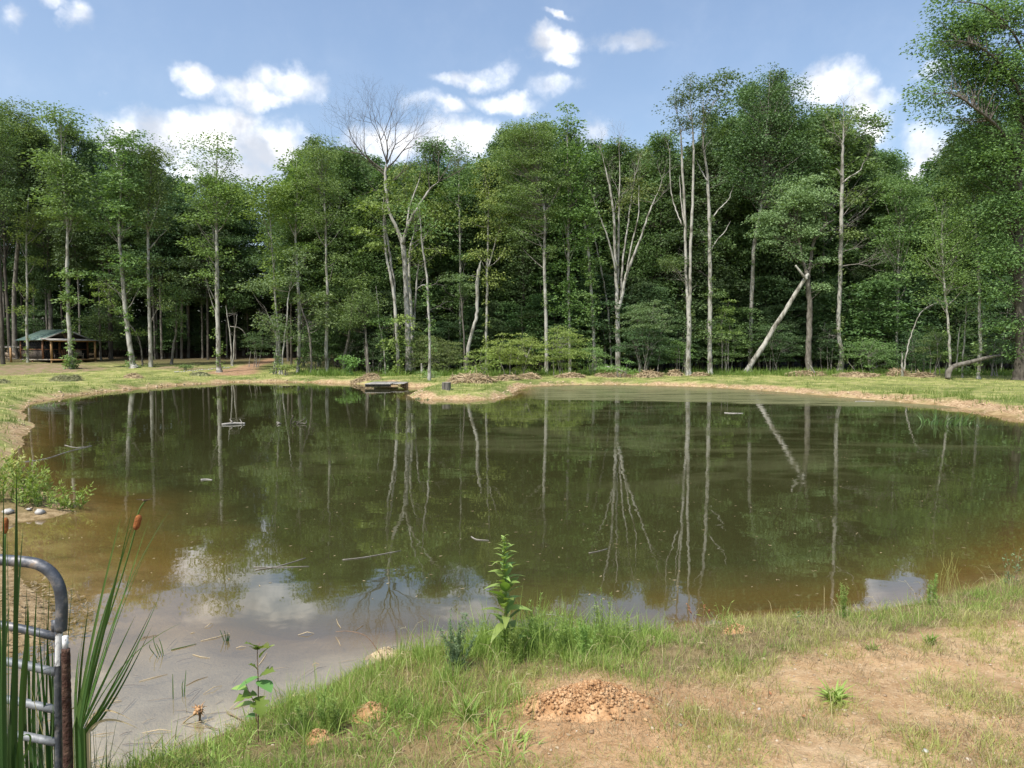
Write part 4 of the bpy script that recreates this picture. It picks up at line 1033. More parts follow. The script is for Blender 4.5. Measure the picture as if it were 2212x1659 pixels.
T('oak_tree', 'huge near tree at the photo edge overhanging the sky with layered boughs', 'tree', (2208, 815), [[(2206, 815, 30), (2207, 760, 22), (2204, 700, 20), (2203, 640, 19), (2201, 560, 18), (2200, 488, 17), (2199, 400, 15), (2202, 340, 13), (2214, 270, 11), (2225, 150, 8), (2240, 20, 5)], [(2200, 350, 8, 0), (2180, 305, 7, -.3), (2150, 270, 6, -.8), (2120, 245, 5, -1.4), (2080, 215, 3.5, -2), (2040, 200, 2, -2.4), (2000, 215, 1.2, -2.6)], [(2215, 230, 7, -.5), (2180, 160, 5, -1), (2130, 110, 4, -1.5), (2080, 90, 2.5, -2), (2020, 90, 1.4, -2.2)], [(2225, 140, 6, -.5), (2180, 60, 4, -1), (2120, 10, 3, -1.4), (2050, 5, 1.6, -1.6)]],
  [(2075, 75, 50, 30, 1), (2110, 60, 50, 40, 1), (2070, 140, 50, 34, 1), (2130, 150, 60, 40, 1), (2100, 260, 50, 30, .8), (2190, 190, 40, 50, 1), (2180, 10, 50, 30, 1), (2140, 350, 60, 40, .9), (2180, 450, 50, 50, .8), (2160, 560, 50, 40, .8), (2050, 10, 34, 22, .9), (2030, 45, 26, 18, .8), (2085, 55, 40, 24, .9), (2140, 30, 50, 34, .7), (2190, 60, 44, 40, .8), (2010, 95, 26, 12, .9), (2050, 105, 34, 16, .9), (2100, 120, 44, 24, .9), (2160, 140, 50, 30, .9), (2205, 140, 30, 36, .9), (2120, 180, 50, 22, .8), (2060, 175, 40, 16, .7), (1985, 190, 24, 10, .8), (2000, 215, 26, 12, .8), (2040, 215, 34, 16, .8), (2090, 215, 40, 18, .8), (2020, 250, 24, 10, .6), (2150, 205, 46, 20, .8), (2190, 240, 40, 30, .8),
   (2150, 300, 60, 18, .9), (2190, 330, 44, 26, .9), (2120, 330, 40, 16, .8), (2170, 380, 56, 20, .9), (2190, 430, 46, 24, .9), (2150, 450, 46, 18, .8), (2170, 500, 50, 22, .8), (2185, 560, 44, 24, .8), (2150, 550, 34, 14, .7), (2175, 620, 46, 18, .8), (2150, 640, 30, 12, .7), (2185, 690, 40, 18, .7), (2160, 700, 28, 12, .6), (2190, 750, 30, 20, .6)], 'leaf_mid', 'bark_dark', tone=.40, D=46, L=.17, sr=.60, flat=.34, spacing=.80, n_leaf=60, fill=3.6)

# the log that leans into the willow, and the fallen one
def log(name, label, pts, D, bark='bark_pale', cat='log', taper=.8):
    P, Rr = stem_world(pts, D)
    P2, R2 = spline(P, Rr, 5)
    R2 = R2 * (1 + rng.normal(0, .04, len(R2)))
    mb = MB(); tube(mb, P2, R2, 9)
    h = P2[0]
    o = mb.build(name, M[bark], loc=tuple(h), smooth=True)
    tag(o, label, cat)
    return o


hw = [t_ for t_ in ALLT if 'willow' in t_['label']][0]
Dw = hw.location.y
log('leaning_log', 'long bare white log leaning up against the crooked willow', [(1606, 808, 12.5, -.7), (1614, 799, 11.5, -.6), (1632, 772, 10.8, -.5), (1652, 743, 10.4, -.45), (1671, 709, 10, -.38), (1692, 678, 9.4, -.3), (1719, 633, 8.6, -.2), (1740, 600, 7.6, -.1), (1746, 592, 6, 0)], Dw - .3)
log('dead_branch', 'short pale dead branch crossing the top of the leaning log', [(1743, 603, 6, -.5), (1736, 596, 6, -.5), (1728, 586, 5, -.5), (1718, 573, 4, -.5)], Dw - .2, cat='branch')
log('fallen_log', 'grey fallen log arched off the ground at the foot of the white double trunk', [(2047, 818, 12, -.2), (2051, 800, 11, -.1), (2064, 790, 10, 0), (2085, 785, 9.5, .3), (2108, 779, 8.5, .6), (2135, 772, 7.5, .8), (2160, 768, 5, 1)], 46.5, 'bark_grey')
# ------------------------------------------------ trees and bushes of the wood behind, copied from a few built once
def model(kind, name, H, rx, z0, n, leaf, bark, n_leaf=55, sr=.6, L=.26, flat=.4, tone=.5, trunk_r=.14, stems=1, droop=.25):
    """one standing tree at the origin, height H, crown from z0 up; returns (meshes) for copies"""
    tr = MB(); br = MB(); cr = MB()
    st = []
    for s in range(stems):
        off = np.array([rnd(-.3, .3), rnd(-.3, .3), 0]) * (stems > 1)
        top = np.array([rnd(-.6, .6), rnd(-.6, .6), H * .93]) + off * 5
        P = np.array([off + [0, 0, -.25], off * 1.2 + [0, 0, .5], off * 2 + [rnd(-.15, .15), 0, H * .3], (off * 2 + top) / 2 * [1, 1, 1.2], top])
        P2, R2 = spline(P, np.array([1.5, 1.0, .85, .5, .1]) * trunk_r / (1 if stems == 1 else 1.5), 5)
        tube(tr, P2, R2, 7)
        st.append((P2, R2))
    allP = np.concatenate([p_ for p_, _ in st]); allR = np.concatenate([r_ for _, r_ in st])
    z = z0 + (H - z0) * rng.uniform(0, 1, n) ** .85
    tz = (z - z0) / (H - z0)
    env = rx * np.clip(np.sin(np.clip(tz * .86 + .14, 0, 1) * math.pi) ** .55, .12, 1) * (1 - .25 * tz)
    # sprays gather on boughs that stand out from one another, with gaps between
    nb = max(8, n // 9)
    bz = z0 + (H - z0) * (np.arange(nb) + rng.uniform(0, 1, nb)) / nb
    bang = np.arange(nb) * 2.4 + rng.uniform(-.4, .4, nb)
    blen = rng.uniform(.55, 1.25, nb)
    pick = rng.integers(0, nb, n)
    u_ = rng.uniform(.15, 1, n) ** .6
    z = np.minimum(bz[pick] + rng.normal(0, .35, n) + .5 * u_, H)
    tz = np.clip((z - z0) / (H - z0), 0, 1)
    env = rx * np.clip(np.sin(np.clip(tz * .80 + .20, 0, 1) * math.pi) ** .7, .10, 1)
    an = bang[pick] + rng.normal(0, .38, n); rr_ = env * blen[pick] * u_
    C = np.stack([np.cos(an) * rr_, np.sin(an) * rr_, z], -1) + np.stack([np.interp(z, st[0][0][:, 2], st[0][0][:, 0]), np.interp(z, st[0][0][:, 2], st[0][0][:, 1]), z * 0], -1)
    for q in range(n):
        zz = C[q, 2] - rnd(.1, .35) * rr_[q]
        w = np.argmin(np.abs(allP[:, 2] - zz) + .2 * np.linalg.norm(allP[:, :2] - C[q, :2], axis=1))
        limb(br, allP[w].copy(), C[q], min(allR[w] * .6, .05), .008, 3, 4, sag=rnd(0, .12))
    clump_leaves(cr, C, n_leaf, sr, flat, L, tone=tone, droop=droop)
    return name, tr.mesh('trunk', M[bark], True), br.mesh('branches', M['twig' if bark == 'bark_pale' else 'twig_dark']), cr.mesh('crown', M[leaf]), H


def place(mod, loc, H, rz, label, cat, group, wide=1.0):
    name, a, b, c, H0 = mod
    rt = thing(name, label, cat, loc, group)
    s = H / H0
    rt.scale = (s * wide, s * wide, s); rt.rotation_euler = (0, 0, rz)
    for nm, me in (('trunk', a), ('branches', b), ('crown', c)):
        if len(me.polygons) == 0:
            continue
        o = bpy.data.objects.new(nm, me); o.parent = rt; COL.objects.link(o)
    return rt


TALL = [model(1, 'wood_tree', 21, 3.0, 7.5, 230, 'leaf_dark', 'bark_dark', tone=.55), model(2, 'wood_tree', 22, 3.0, 6.0, 250, 'leaf_wood_shade', 'bark_grey', tone=.35),
        model(3, 'wood_tree', 20, 2.8, 8.5, 210, 'leaf_dark', 'bark_grey', tone=.8), model(4, 'wood_tree', 22, 3.2, 7.0, 270, 'leaf_wood_shade', 'bark_dark', tone=.65, flat=.3)]
FULL = [model(6, 'wood_tree', 19, 3.0, 2.0, 300, 'leaf_wood_shade', 'bark_grey', tone=.5, L=.32, n_leaf=42), model(7, 'wood_tree', 20, 3.3, 2.5, 330, 'leaf_dark', 'bark_dark', tone=.7), model(8, 'wood_tree', 18, 2.7, 1.5, 280, 'leaf_wood_shade', 'bark_grey', tone=.8, L=.22, sr=.7, n_leaf=60)]
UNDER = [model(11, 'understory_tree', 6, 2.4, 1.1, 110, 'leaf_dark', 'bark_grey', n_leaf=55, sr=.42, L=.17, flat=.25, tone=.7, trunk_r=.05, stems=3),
         model(12, 'understory_tree', 5, 2.2, .8, 100, 'leaf_wood_shade', 'bark_grey', n_leaf=55, sr=.42, L=.17, flat=.25, tone=.5, trunk_r=.05, stems=2),
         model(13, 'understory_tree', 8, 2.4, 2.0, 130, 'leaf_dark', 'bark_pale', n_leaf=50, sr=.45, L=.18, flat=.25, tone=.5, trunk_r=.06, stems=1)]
SKY = np.array([(-400, 230), (0, 250), (60, 262), (100, 290), (200, 300), (330, 335), (400, 372), (430, 372), (500, 400), (540, 385), (600, 400), (640, 335), (700, 318), (760, 335), (800, 350), (900, 350), (960, 335), (1040, 335),
                (1080, 285), (1200, 280), (1250, 300), (1300, 325), (1360, 318), (1420, 330), (1500, 300), (1560, 255), (1620, 230), (1700, 225), (1780, 250), (1850, 285), (1930, 375), (2000, 385), (2050, 345), (2100, 290), (2212, 215), (2600, 215)])
k = 0
ZONES = ((350, 'the cabin clearing'), (700, 'the dirt track'), (1000, 'the huge forked bare tree'), (1300, 'the yellow-green bushes'), (1560, 'the broom-like grey tree'), (1850, 'the leaning log'), (9999, 'the fallen log'))
LOOK = {'leaf_dark': 'dark green', 'leaf_mid': 'mid-green', 'leaf_wood_shade': 'mid-green', 'leaf_olive': 'olive green', 'leaf_bright': 'fresh green'}


def bg_label(px, mod, what, where='in'):
    z = next(b for a, b in ZONES if px < a)
    lf = LOOK[mod[3].materials[0].name]
    return f'{lf} leafy {what} {where} the wood behind {z}', f'{lf} {what}s {where} the wood behind {z}'


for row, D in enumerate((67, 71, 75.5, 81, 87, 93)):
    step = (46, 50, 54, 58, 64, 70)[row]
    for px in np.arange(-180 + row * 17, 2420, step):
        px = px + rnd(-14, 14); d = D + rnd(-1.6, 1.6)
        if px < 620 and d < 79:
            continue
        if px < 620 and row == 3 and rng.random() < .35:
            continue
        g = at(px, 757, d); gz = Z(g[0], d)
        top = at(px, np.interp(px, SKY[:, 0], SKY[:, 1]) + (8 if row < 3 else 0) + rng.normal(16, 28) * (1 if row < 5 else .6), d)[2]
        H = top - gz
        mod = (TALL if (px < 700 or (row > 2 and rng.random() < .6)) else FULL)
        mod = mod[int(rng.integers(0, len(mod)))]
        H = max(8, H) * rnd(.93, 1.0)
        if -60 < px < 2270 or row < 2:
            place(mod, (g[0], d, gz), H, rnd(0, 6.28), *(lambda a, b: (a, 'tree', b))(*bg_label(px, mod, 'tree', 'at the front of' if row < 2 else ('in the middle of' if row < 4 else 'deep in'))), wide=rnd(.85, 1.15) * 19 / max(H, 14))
            k += 1
for px in list(np.arange(690, 2250, 34)) + list(np.arange(640, 2250, 40)) + list(np.arange(-40, 640, 30)):
    px = px + rnd(-14, 14)
    d = rnd(61.5, 67) if px > 640 else rnd(82, 94)
    g = at(px, 757, d)
    um_ = UNDER[int(rng.integers(0, 3))]
    lab_, grp_ = bg_label(px, um_, 'small low tree')
    place(um_, (g[0], d, Z(g[0], d)), rnd(4, 8.5) if px > 900 else rnd(3.2, 7), rnd(0, 6.28), lab_, 'small tree', grp_, wide=rnd(.9, 1.3))
# the far mass of the wood, one thing nobody could count
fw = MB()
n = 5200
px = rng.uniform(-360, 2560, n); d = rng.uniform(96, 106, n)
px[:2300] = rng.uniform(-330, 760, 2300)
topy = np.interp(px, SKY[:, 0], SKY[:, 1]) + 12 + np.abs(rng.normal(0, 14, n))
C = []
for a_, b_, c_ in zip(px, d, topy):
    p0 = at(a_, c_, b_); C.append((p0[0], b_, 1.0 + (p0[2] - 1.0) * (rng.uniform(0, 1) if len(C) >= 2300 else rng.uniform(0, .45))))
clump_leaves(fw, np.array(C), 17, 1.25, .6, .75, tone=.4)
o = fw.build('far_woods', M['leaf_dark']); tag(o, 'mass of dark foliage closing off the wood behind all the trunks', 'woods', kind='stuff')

# bushes along the edge of the wood, each where it stands
BU = [(940, 770, 62, 52, 'leaf_olive', 57, 'olive-brown bushy thicket tree between the lone white trunk and the yellow-green bush', .45), (905, 745, 40, 40, 'leaf_mid', 59, 'dark green thicket bush at the foot of the huge forked bare tree', .3),
      (1035, 785, 46, 30, 'leaf_yellow', 52, 'low layered yellow-green bush right behind the brush pile', .8), (1112, 758, 62, 42, 'leaf_yellow', 53, 'widest yellow-green layered bush behind the cut-grass heaps', .9),
      (1215, 748, 56, 46, 'leaf_yellow', 54, 'yellow-green bush with thin white stems past the widest one', .6), (1278, 770, 34, 40, 'leaf_mid', 55, 'mid-green bush at the foot of the ivy-clad trunk', .6),
      (1400, 690, 60, 46, 'leaf_grey', 57, 'grey-green domed bush right of the broom-like tree', .15), (1395, 745, 66, 46, 'leaf_dark', 57, 'dark shaded bush under the grey-green domed one', .5),
      (1340, 792, 28, 18, 'leaf_bright', 51, 'small bright round bush among the pale brush piles', .4), (1470, 755, 26, 40, 'leaf_bright', 58, 'bright leafy bush beside the two-stemmed white trunk', .4),
      (1570, 740, 36, 50, 'leaf_mid', 58, 'leafy bush between the straight white trunk and the leaning log', .6), (1568, 690, 24, 60, 'leaf_yellow', 57, 'tall yellowish bush with a wavy pale stem by the straight white trunk', .3),
      (1680, 740, 56, 44, 'leaf_dark', 60, 'dark bush under the raised end of the leaning log', .6), (1785, 745, 34, 50, 'leaf_dark', 60, 'dark rounded bush between the willow and the tall white trunk', .35),
      (1880, 765, 60, 38, 'leaf_mid', 57, 'low spreading bush right of the tall white trunk', .45), (1985, 755, 50, 44, 'leaf_dark', 56, 'dark bush behind the short white stub', .6),
      (2030, 740, 44, 44, 'leaf_mid', 53, 'mid-green bush behind the start of the fallen log', .5), (2150, 760, 50, 40, 'leaf_dark', 52, 'dark bush beyond the raised end of the fallen log', .6),
      (820, 760, 44, 44, 'leaf_dark', 60, 'dark bush between the two-legged holly and the leaning pale trunks', .6), (680, 780, 30, 22, 'leaf_dark', 60, 'small shaded bush behind the dead tangled tree', .5),
      (550, 740, 36, 26, 'leaf_dark', 66, 'shaded sprawling bush beside the top of the dirt track', .7), (617, 790, 12, 14, 'leaf_yellow', 55, 'tiny yellowish bush at the foot of the crooked stem cluster', .5),
      (930, 806, 20, 12, 'leaf_mid', 49, 'low bright weed bush beside the lone white trunk', .8), (400, 790, 10, 5, 'leaf_mid', 62, 'tiny weed bush by the pale stones', .6)]
for cx, cy, rx, ry, lf, D, lab, tone in BU:
    g = at(cx, 757, D); gz = Z(g[0], D)
    c = at(cx, cy, D)
    RX = rx * D / FPX; RY = ry * D / FPX
    rt = thing('bush', lab, 'bush', (g[0], D, gz))
    st = MB(); lv = MB()
    k_ = max(6, int(4.2 * RX * RX * .8 * RY / .34))
    k_ = min(k_, 260)
    u = nrm(rng.normal(0, 1, (k_, 3))) * (rng.uniform(0, 1, (k_, 1)) ** .4)
    C = np.array([c[0], D, c[2]]) + u * np.array([RX, RX * .8, RY])
    lowz = gz + .15
    C[:, 2] = np.maximum(C[:, 2], lowz)
    ns = 5
    feet = [np.array([g[0] + rnd(-.35, .35) * RX, D + rnd(-.3, .3) * RX, gz - .1]) for _ in range(ns)]
    forks = []
    for f in feet:
        e = np.array([f[0] + rnd(-.3, .3) * RX, f[1] + rnd(-.3, .3) * RX, gz + (c[2] - gz) * rnd(.6, 1.0)])
        P = limb(st, f, e, .028 + .006 * RX, .016, 5, 6, sag=0)
        forks += list(P[2:])
    forks = np.array(forks)
    for q in C:
        w = np.argmin(np.linalg.norm(forks - q, axis=1))
        limb(st, forks[w].copy(), q, .012, .004, 3, 4, sag=-.1)
    clump_leaves(lv, C, 60, .36, .2, .13, tone=tone, droop=.3)
    st.build('stems', M['twig'], rt); lv.build('foliage', M[lf], rt)
# ------------------------------------------------ more materials
M['grass'] = leafmat('grass', (0.15, 0.235, 0.045), (0.32, 0.42, 0.11), trans=0.35, rough=.5)
M['grass_yellow'] = leafmat('grass_yellow', (0.26, 0.29, 0.075), (0.50, 0.50, 0.19), trans=0.3, rough=.5)
M['straw'] = leafmat('straw', (0.16, 0.12, 0.065), (0.46, 0.38, 0.23), trans=0.2, rough=.7)
M['lawn_weed'] = leafmat('lawn_weed', (0.09, 0.17, 0.03), (0.20, 0.30, 0.07), trans=0.3)
M['clod'] = simple('clod', [(0.3, (0.25, 0.13, 0.055)), (0.5, (0.40, 0.235, 0.115)), (0.7, (0.50, 0.33, 0.18))], 14, .95, .6, attr=.35)
M['crumb_dry'] = simple('crumb_dry', [(0.3, (0.34, 0.25, 0.15)), (0.7, (0.55, 0.44, 0.30))], 14, .95, .6, attr=.4)
M['pebble'] = simple('pebble', [(0.2, (0.22, 0.15, 0.09)), (0.55, (0.42, 0.33, 0.22)), (0.85, (0.48, 0.41, 0.32))], 10, .85, .2, attr=.7)
M['white_stone'] = simple('white_stone', [(0.35, (0.26, 0.25, 0.22)), (0.6, (0.50, 0.49, 0.46))], 9, .7, .4)
M['hay'] = simple('hay', [(0.3, (0.20, 0.145, 0.08)), (0.7, (0.46, 0.37, 0.23))], 5, .95, .3, attr=.7)
M['hay_green'] = simple('hay_green', [(0.3, (0.12, 0.13, 0.06)), (0.7, (0.30, 0.30, 0.16))], 5, .95, .3, attr=.7)
M['weathered'] = simple('weathered', [(0.3, (0.20, 0.19, 0.17)), (0.7, (0.42, 0.40, 0.36))], 6, .9, .3, stretch=(1, .2, 1))
M['stump_bark'] = simple('stump_bark', [(0.3, (0.05, 0.045, 0.04)), (0.7, (0.20, 0.185, 0.165))], 9, .95, .8, stretch=(1, 1, .2))
M['stump_top'] = simple('stump_top', [(0.3, (0.28, 0.25, 0.20)), (0.7, (0.45, 0.41, 0.35))], 9, .95, .3)
M['gate_pipe'] = simple('gate_pipe', [(0.30, (0.035, 0.04, 0.05)), (0.52, (0.075, 0.085, 0.10)), (0.64, (0.20, 0.19, 0.185)), (0.74, (0.26, 0.19, 0.13))], 16, .5, .15, metal=.35, spec=.5, detail=8)
M['gate_galv'] = simple('gate_galv', [(0.3, (0.12, 0.135, 0.145)), (0.6, (0.23, 0.245, 0.255)), (.8, (.20, .17, .13))], 18, .6, .12, metal=.3, spec=.5)
M['rust'] = simple('rust', [(0.3, (0.05, 0.018, 0.012)), (0.5, (0.065, 0.036, 0.026)), (0.68, (0.12, 0.07, 0.048)), (.8, (.38, .25, .14))], 28, .95, .8, detail=9)
M['sticker'] = simple('sticker', [(0.35, (0.10, 0.09, 0.08)), (0.44, (0.62, 0.63, 0.62)), (0.8, (0.78, 0.79, 0.78))], 34, .6, 0)
M['cattail_spike'] = simple('cattail_spike', [(0.3, (0.16, 0.05, 0.015)), (0.7, (0.34, 0.13, 0.04))], 90, .95, .5)
M['dry_leaf'] = simple('dry_leaf', [(0.3, (0.20, 0.075, 0.03)), (0.7, (0.38, 0.19, 0.09))], 20, .8, .2)
M['dead_stem'] = simple('dead_stem', [(0.3, (0.14, 0.08, 0.05)), (0.7, (0.30, 0.20, 0.13))], 20, .9, 0)
M['rot'] = simple('rot', [(0.3, (0.05, 0.035, 0.022)), (0.7, (0.17, 0.12, 0.08))], 12, .9, .4, attr=.6)

ICO_V = []
_p = (1 + 5 ** .5) / 2
ICO_V = nrm(np.array([(-1, _p, 0), (1, _p, 0), (-1, -_p, 0), (1, -_p, 0), (0, -1, _p), (0, 1, _p), (0, -1, -_p), (0, 1, -_p), (_p, 0, -1), (_p, 0, 1), (-_p, 0, -1), (-_p, 0, 1)], float))
ICO_F = np.array([(0, 11, 5), (0, 5, 1), (0, 1, 7), (0, 7, 10), (0, 10, 11), (1, 5, 9), (5, 11, 4), (11, 10, 2), (10, 7, 6), (7, 1, 8), (3, 9, 4), (3, 4, 2), (3, 2, 6), (3, 6, 8), (3, 8, 9), (4, 9, 5), (2, 4, 11), (6, 2, 10), (8, 6, 7), (9, 8, 1)])


def rocks(mb, P, r, squash=.7, a=.5, jit=.28):
    n = len(P)
    r = np.broadcast_to(r, (n,))
    V = ICO_V[None] * (1 + rng.normal(0, jit, (n, 12, 1)))
    sc = np.stack([rng.uniform(.75, 1.3, n), rng.uniform(.75, 1.3, n), np.full(n, squash) * rng.uniform(.8, 1.2, n)], -1)
    V = V * sc[:, None] * r[:, None, None]
    an = rng.uniform(0, 6.28, n); c, s = np.cos(an)[:, None], np.sin(an)[:, None]
    V = np.stack([V[..., 0] * c - V[..., 1] * s, V[..., 0] * s + V[..., 1] * c, V[..., 2]], -1) + P[:, None]
    T_ = (np.arange(n)[:, None, None] * 12 + ICO_F[None]).reshape(-1, 3)
    mb.add(V.reshape(-1, 3), None, T_, a=np.repeat(np.broadcast_to(a, (n,)), 12))


# ------------------------------------------------ grass near the camera
def near_field(n):
    y = rng.uniform(2.2, 8.2, n)
    x = rng.uniform(-.62, 1, n) * (.8 + y * .92)
    return x, y


def tufts(x, y, nb, spread, Lr, W, lean, mb, tone, zoff=0.0, seg=3):
    """a tuft of nb blades at each place"""
    n = len(x)
    X = np.repeat(x, nb) + rng.normal(0, 1, n * nb) * np.repeat(spread, nb)
    Y = np.repeat(y, nb) + rng.normal(0, 1, n * nb) * np.repeat(spread, nb)
    Zz = zfun(X, Y) + zoff
    P = np.stack([X, Y, Zz - .01], -1)
    Ls = np.repeat(Lr, nb) * rng.uniform(.35, 1.15, n * nb)
    out = np.arctan2(Y - np.repeat(y, nb), X - np.repeat(x, nb)) + rng.normal(0, .7, n * nb)
    ln = np.clip(rng.normal(lean, .28, n * nb), .02, 1.15)
    t_ = np.clip(np.repeat(tone, nb) + rng.normal(0, .22, n * nb), 0, 1)
    blades(mb, P, out, ln, Ls, W * rng.uniform(.6, 1.4, n * nb) * (Ls / .15) ** .3, t_, seg)


def grass_obj(name, mb, mt, label, cat='grass'):
    o = mb.build(name, M[mt]); tag(o, label, cat, kind='stuff'); return o


x, y = near_field(50000)
zz, dd_ = zfun(x, y, True)
s_ = soil_at(x, y)
nzf = fbm(x / .5, y / .5, 101) + .5; nzs = fbm(x / .22, y / .22, 102) + .5
ok = dd_ > .02
leftish = 1 - sst(x, .2, 1.3)
pr = (1 - s_) * (.16 + .84 * sst(nzf + .5 * (nzs - .5), .38, .62)) * (.72 + .4 * leftish)
kp = ok & (rng.uniform(0, 1, len(x)) < pr)
gx, gy, gd = x[kp], y[kp], dd_[kp]
lf = leftish[kp]
g1 = MB()
m_ = rng.uniform(0, 1, len(gx)) < sst(fbm(gx / .6, gy / .6, 88), -.18, .12) * .75 + .2 * lf
tufts(gx[m_], gy[m_], 12, np.full(m_.sum(), .03), (.05 + .13 * rng.uniform(0, 1, m_.sum()) ** 2.5) * (1 + .4 * lf[m_]) * (1 + .7 * (1 - sst(np.abs(gx[m_] - .35), .5, 1.3)) * (1 - sst(gd[m_], .3, 1.1))), .0042, .45, g1, .25 + .5 * vn(gx[m_] / .7, gy[m_] / .7, 7), seg=2)
grass_obj('grass', g1, 'grass', 'fresh green grass growing along the near bank of the pond')
g2 = MB()
m_ = ~m_
tufts(gx[m_], gy[m_], 10, np.full(m_.sum(), .035), .05 + .10 * rng.uniform(0, 1, m_.sum()) ** 1.8, .0038, .55, g2, .5 * vn(gx[m_] / .6, gy[m_] / .6, 8) + .2, seg=2)
grass_obj('grass', g2, 'grass_yellow', 'yellowing grass mixed through the green grass of the near bank')
# dry thatch through it all
x, y = near_field(26000)
zz, dd_ = zfun(x, y, True); s_ = soil_at(x, y)
kp = (dd_ > .0) & (rng.uniform(0, 1, len(x)) < (1 - s_) * (.35 + .4 * sst(x, 0, 1.4)) + s_ * .85 * sst(fbm(x / .35, y / .35, 55), -.08, .1))
g3 = MB()
tufts(x[kp], y[kp], 9, np.full(kp.sum(), .05), .06 + .09 * rng.uniform(0, 1, kp.sum()), .003, .8, g3, rng.uniform(.1, .9, kp.sum()), seg=2)
# straws lying flat on the bare soil
x, y = near_field(15000)
zz, dd_ = zfun(x, y, True); s_ = soil_at(x, y)
kp = (dd_ > .02) & (s_ > .3)
nS = kp.sum()
blades(g3, np.stack([x[kp], y[kp], zz[kp] + .004], -1), rng.uniform(0, 6.28, nS), np.full(nS, 1.15), rng.uniform(.03, .12, nS), .003, rng.uniform(.3, 1, nS), 2, droop=.6)
grass_obj('straw', g3, 'straw', 'dry straw-coloured grass blades strewn over the near bank', 'dry grass')
# scattered tufts on the bare soil
x, y = near_field(33000)
zz, dd_ = zfun(x, y, True); s_ = soil_at(x, y)
f_ = fbm(x / .42, y / .42, 301) * .7 + fbm(x / .12, y / .12, 302) * .5
kp = (dd_ > .05) & (s_ > .2) & (rng.uniform(0, 1, len(x)) < .95 * sst(f_, -.06, .12) + .03)
mound_c = hit(1262, 1525)[:2]
kp &= np.hypot(x - mound_c[0], (y - mound_c[1]) * .8) > .34
g4 = MB()
tufts(x[kp], y[kp], 12, np.full(kp.sum(), .028), .05 + .08 * rng.uniform(0, 1, kp.sum()) ** 2, .004, .6, g4, .45 * vn(x[kp] / .5, y[kp] / .5, 9) + .1, seg=2)
grass_obj('grass', g4, 'grass_yellow', 'sparse short grass tufts scattered over the bare tan soil')
# broad-bladed grass low in the corner by the shore
x = rng.uniform(-2.1, .1, 420); y = rng.uniform(2.4, 4.1, 420)
zz, dd_ = zfun(x, y, True); kp = (dd_ > .03) & (rng.uniform(0, 1, 420) < sst(fbm(x / .4, y / .4, 61), -.12, .05))
g5 = MB()
tufts(x[kp], y[kp], 7, np.full(kp.sum(), .05), np.full(kp.sum(), .13), .013, .85, g5, np.full(kp.sum(), .75))
grass_obj('broadleaf_grass', g5, 'grass', 'light green broad-bladed grass where the near bank meets the shallow corner')
# pebbles and crumbs of soil
x, y = near_field(5200)
zz, dd_ = zfun(x, y, True); s_ = soil_at(x, y)
kp = (dd_ > .05) & (rng.uniform(0, 1, len(x)) < .12 + .88 * s_)
r_ = .0035 + .009 * rng.uniform(0, 1, kp.sum()) ** 4
pm = MB(); rocks(pm, np.stack([x[kp], y[kp], zz[kp] + r_ * .25], -1), r_, .6, rng.uniform(0, 1, kp.sum()))
grass_obj('pebbles', pm, 'pebble', 'small pale pebbles and crumbs lying on the near soil', 'pebbles')

# ------------------------------------------------ dirt mound
mc_ = hit(1262, 1525)


def mound(name, label, cx, cy, r, h, nclod, stretch=1.0, mt='clod', cat='dirt mound', cr=(.003, .015)):
    z0 = Z(cx, cy)
    rt = thing(name, label, cat, (cx, cy, z0))
    n = 90
    g = np.linspace(-1.35, 1.35, n)
    gx, gy = np.meshgrid(g * r * stretch, g * r)
    rr = np.hypot(gx / stretch, gy) / r
    hh = h * np.exp(-(rr ** 2) * 1.7) * (1 + 1.4 * fbm((gx + cx) / .12, (gy + cy) / .12, 71)) + .38 * h * fbm((gx + cx) / .03, (gy + cy) / .03, 72, 3) * sst(rr, 1.3, .9)
    V_ = np.stack([gx + cx, gy + cy, zfun(gx + cx, gy + cy) + hh - .012 - .08 * sst(rr, 1.0, 1.35)], -1).reshape(-1, 3)
    i = np.arange(n - 1)[:, None] * n; j = np.arange(n - 1)[None]
    mb = MB(); mb.add(V_, np.stack([i + j, i + j + 1, i + n + j + 1, i + n + j], -1).reshape(-1, 4), a=.5)
    mb.build('heap', M[mt], rt, smooth=False)
    u = rng.normal(0, .42, (nclod, 2)); rr = np.hypot(u[:, 0], u[:, 1])
    px_, py_ = cx + u[:, 0] * r * stretch, cy + u[:, 1] * r
    hz_ = h * np.exp(-(rr ** 2) * 1.7) * (1 + 1.1 * fbm(px_ / .12, py_ / .12, 71))
    rad = cr[0] + (cr[1] - cr[0]) * rng.uniform(0, 1, nclod) ** 4
    cl = MB(); rocks(cl, np.stack([px_, py_, zfun(px_, py_) + hz_ - rad * .12], -1), rad * .8, .8, rng.uniform(0, 1, nclod), jit=.34)
    o = cl.build('clods', M[mt], rt); o['kind'] = 'stuff'
    return rt


mound('dirt_mound', 'crumbly orange-brown dirt mound with a dark hollow, at the edge of the green grass', mc_[0], mc_[1] + .06, .25, .08, 2600, 1.4)
for (px, py, r, h, lab) in [(832, 1420, .12, .04, 'pale clay lump at the waterline under the arched dry stalk'), (800, 1545, .10, .045, 'reddish clay clod in the grass nearest the water corner'), (690, 1600, .07, .035, 'small brown clay clod among broad grass low by the shore'),
                            (1400, 1385, .09, .025, 'pale clay lump at the waterline below the dead red-brown stalk'), (1590, 1365, .10, .03, 'mossy clay lump at the waterline beside a grassy hollow')]:
    q = hit(px, py)
    mound('clay_clod', lab, q[0], q[1], r, h * 1.5, 160, 1.2, 'crumb_dry' if 'pale' in lab else 'clod', 'clay lump', (.002, .010))


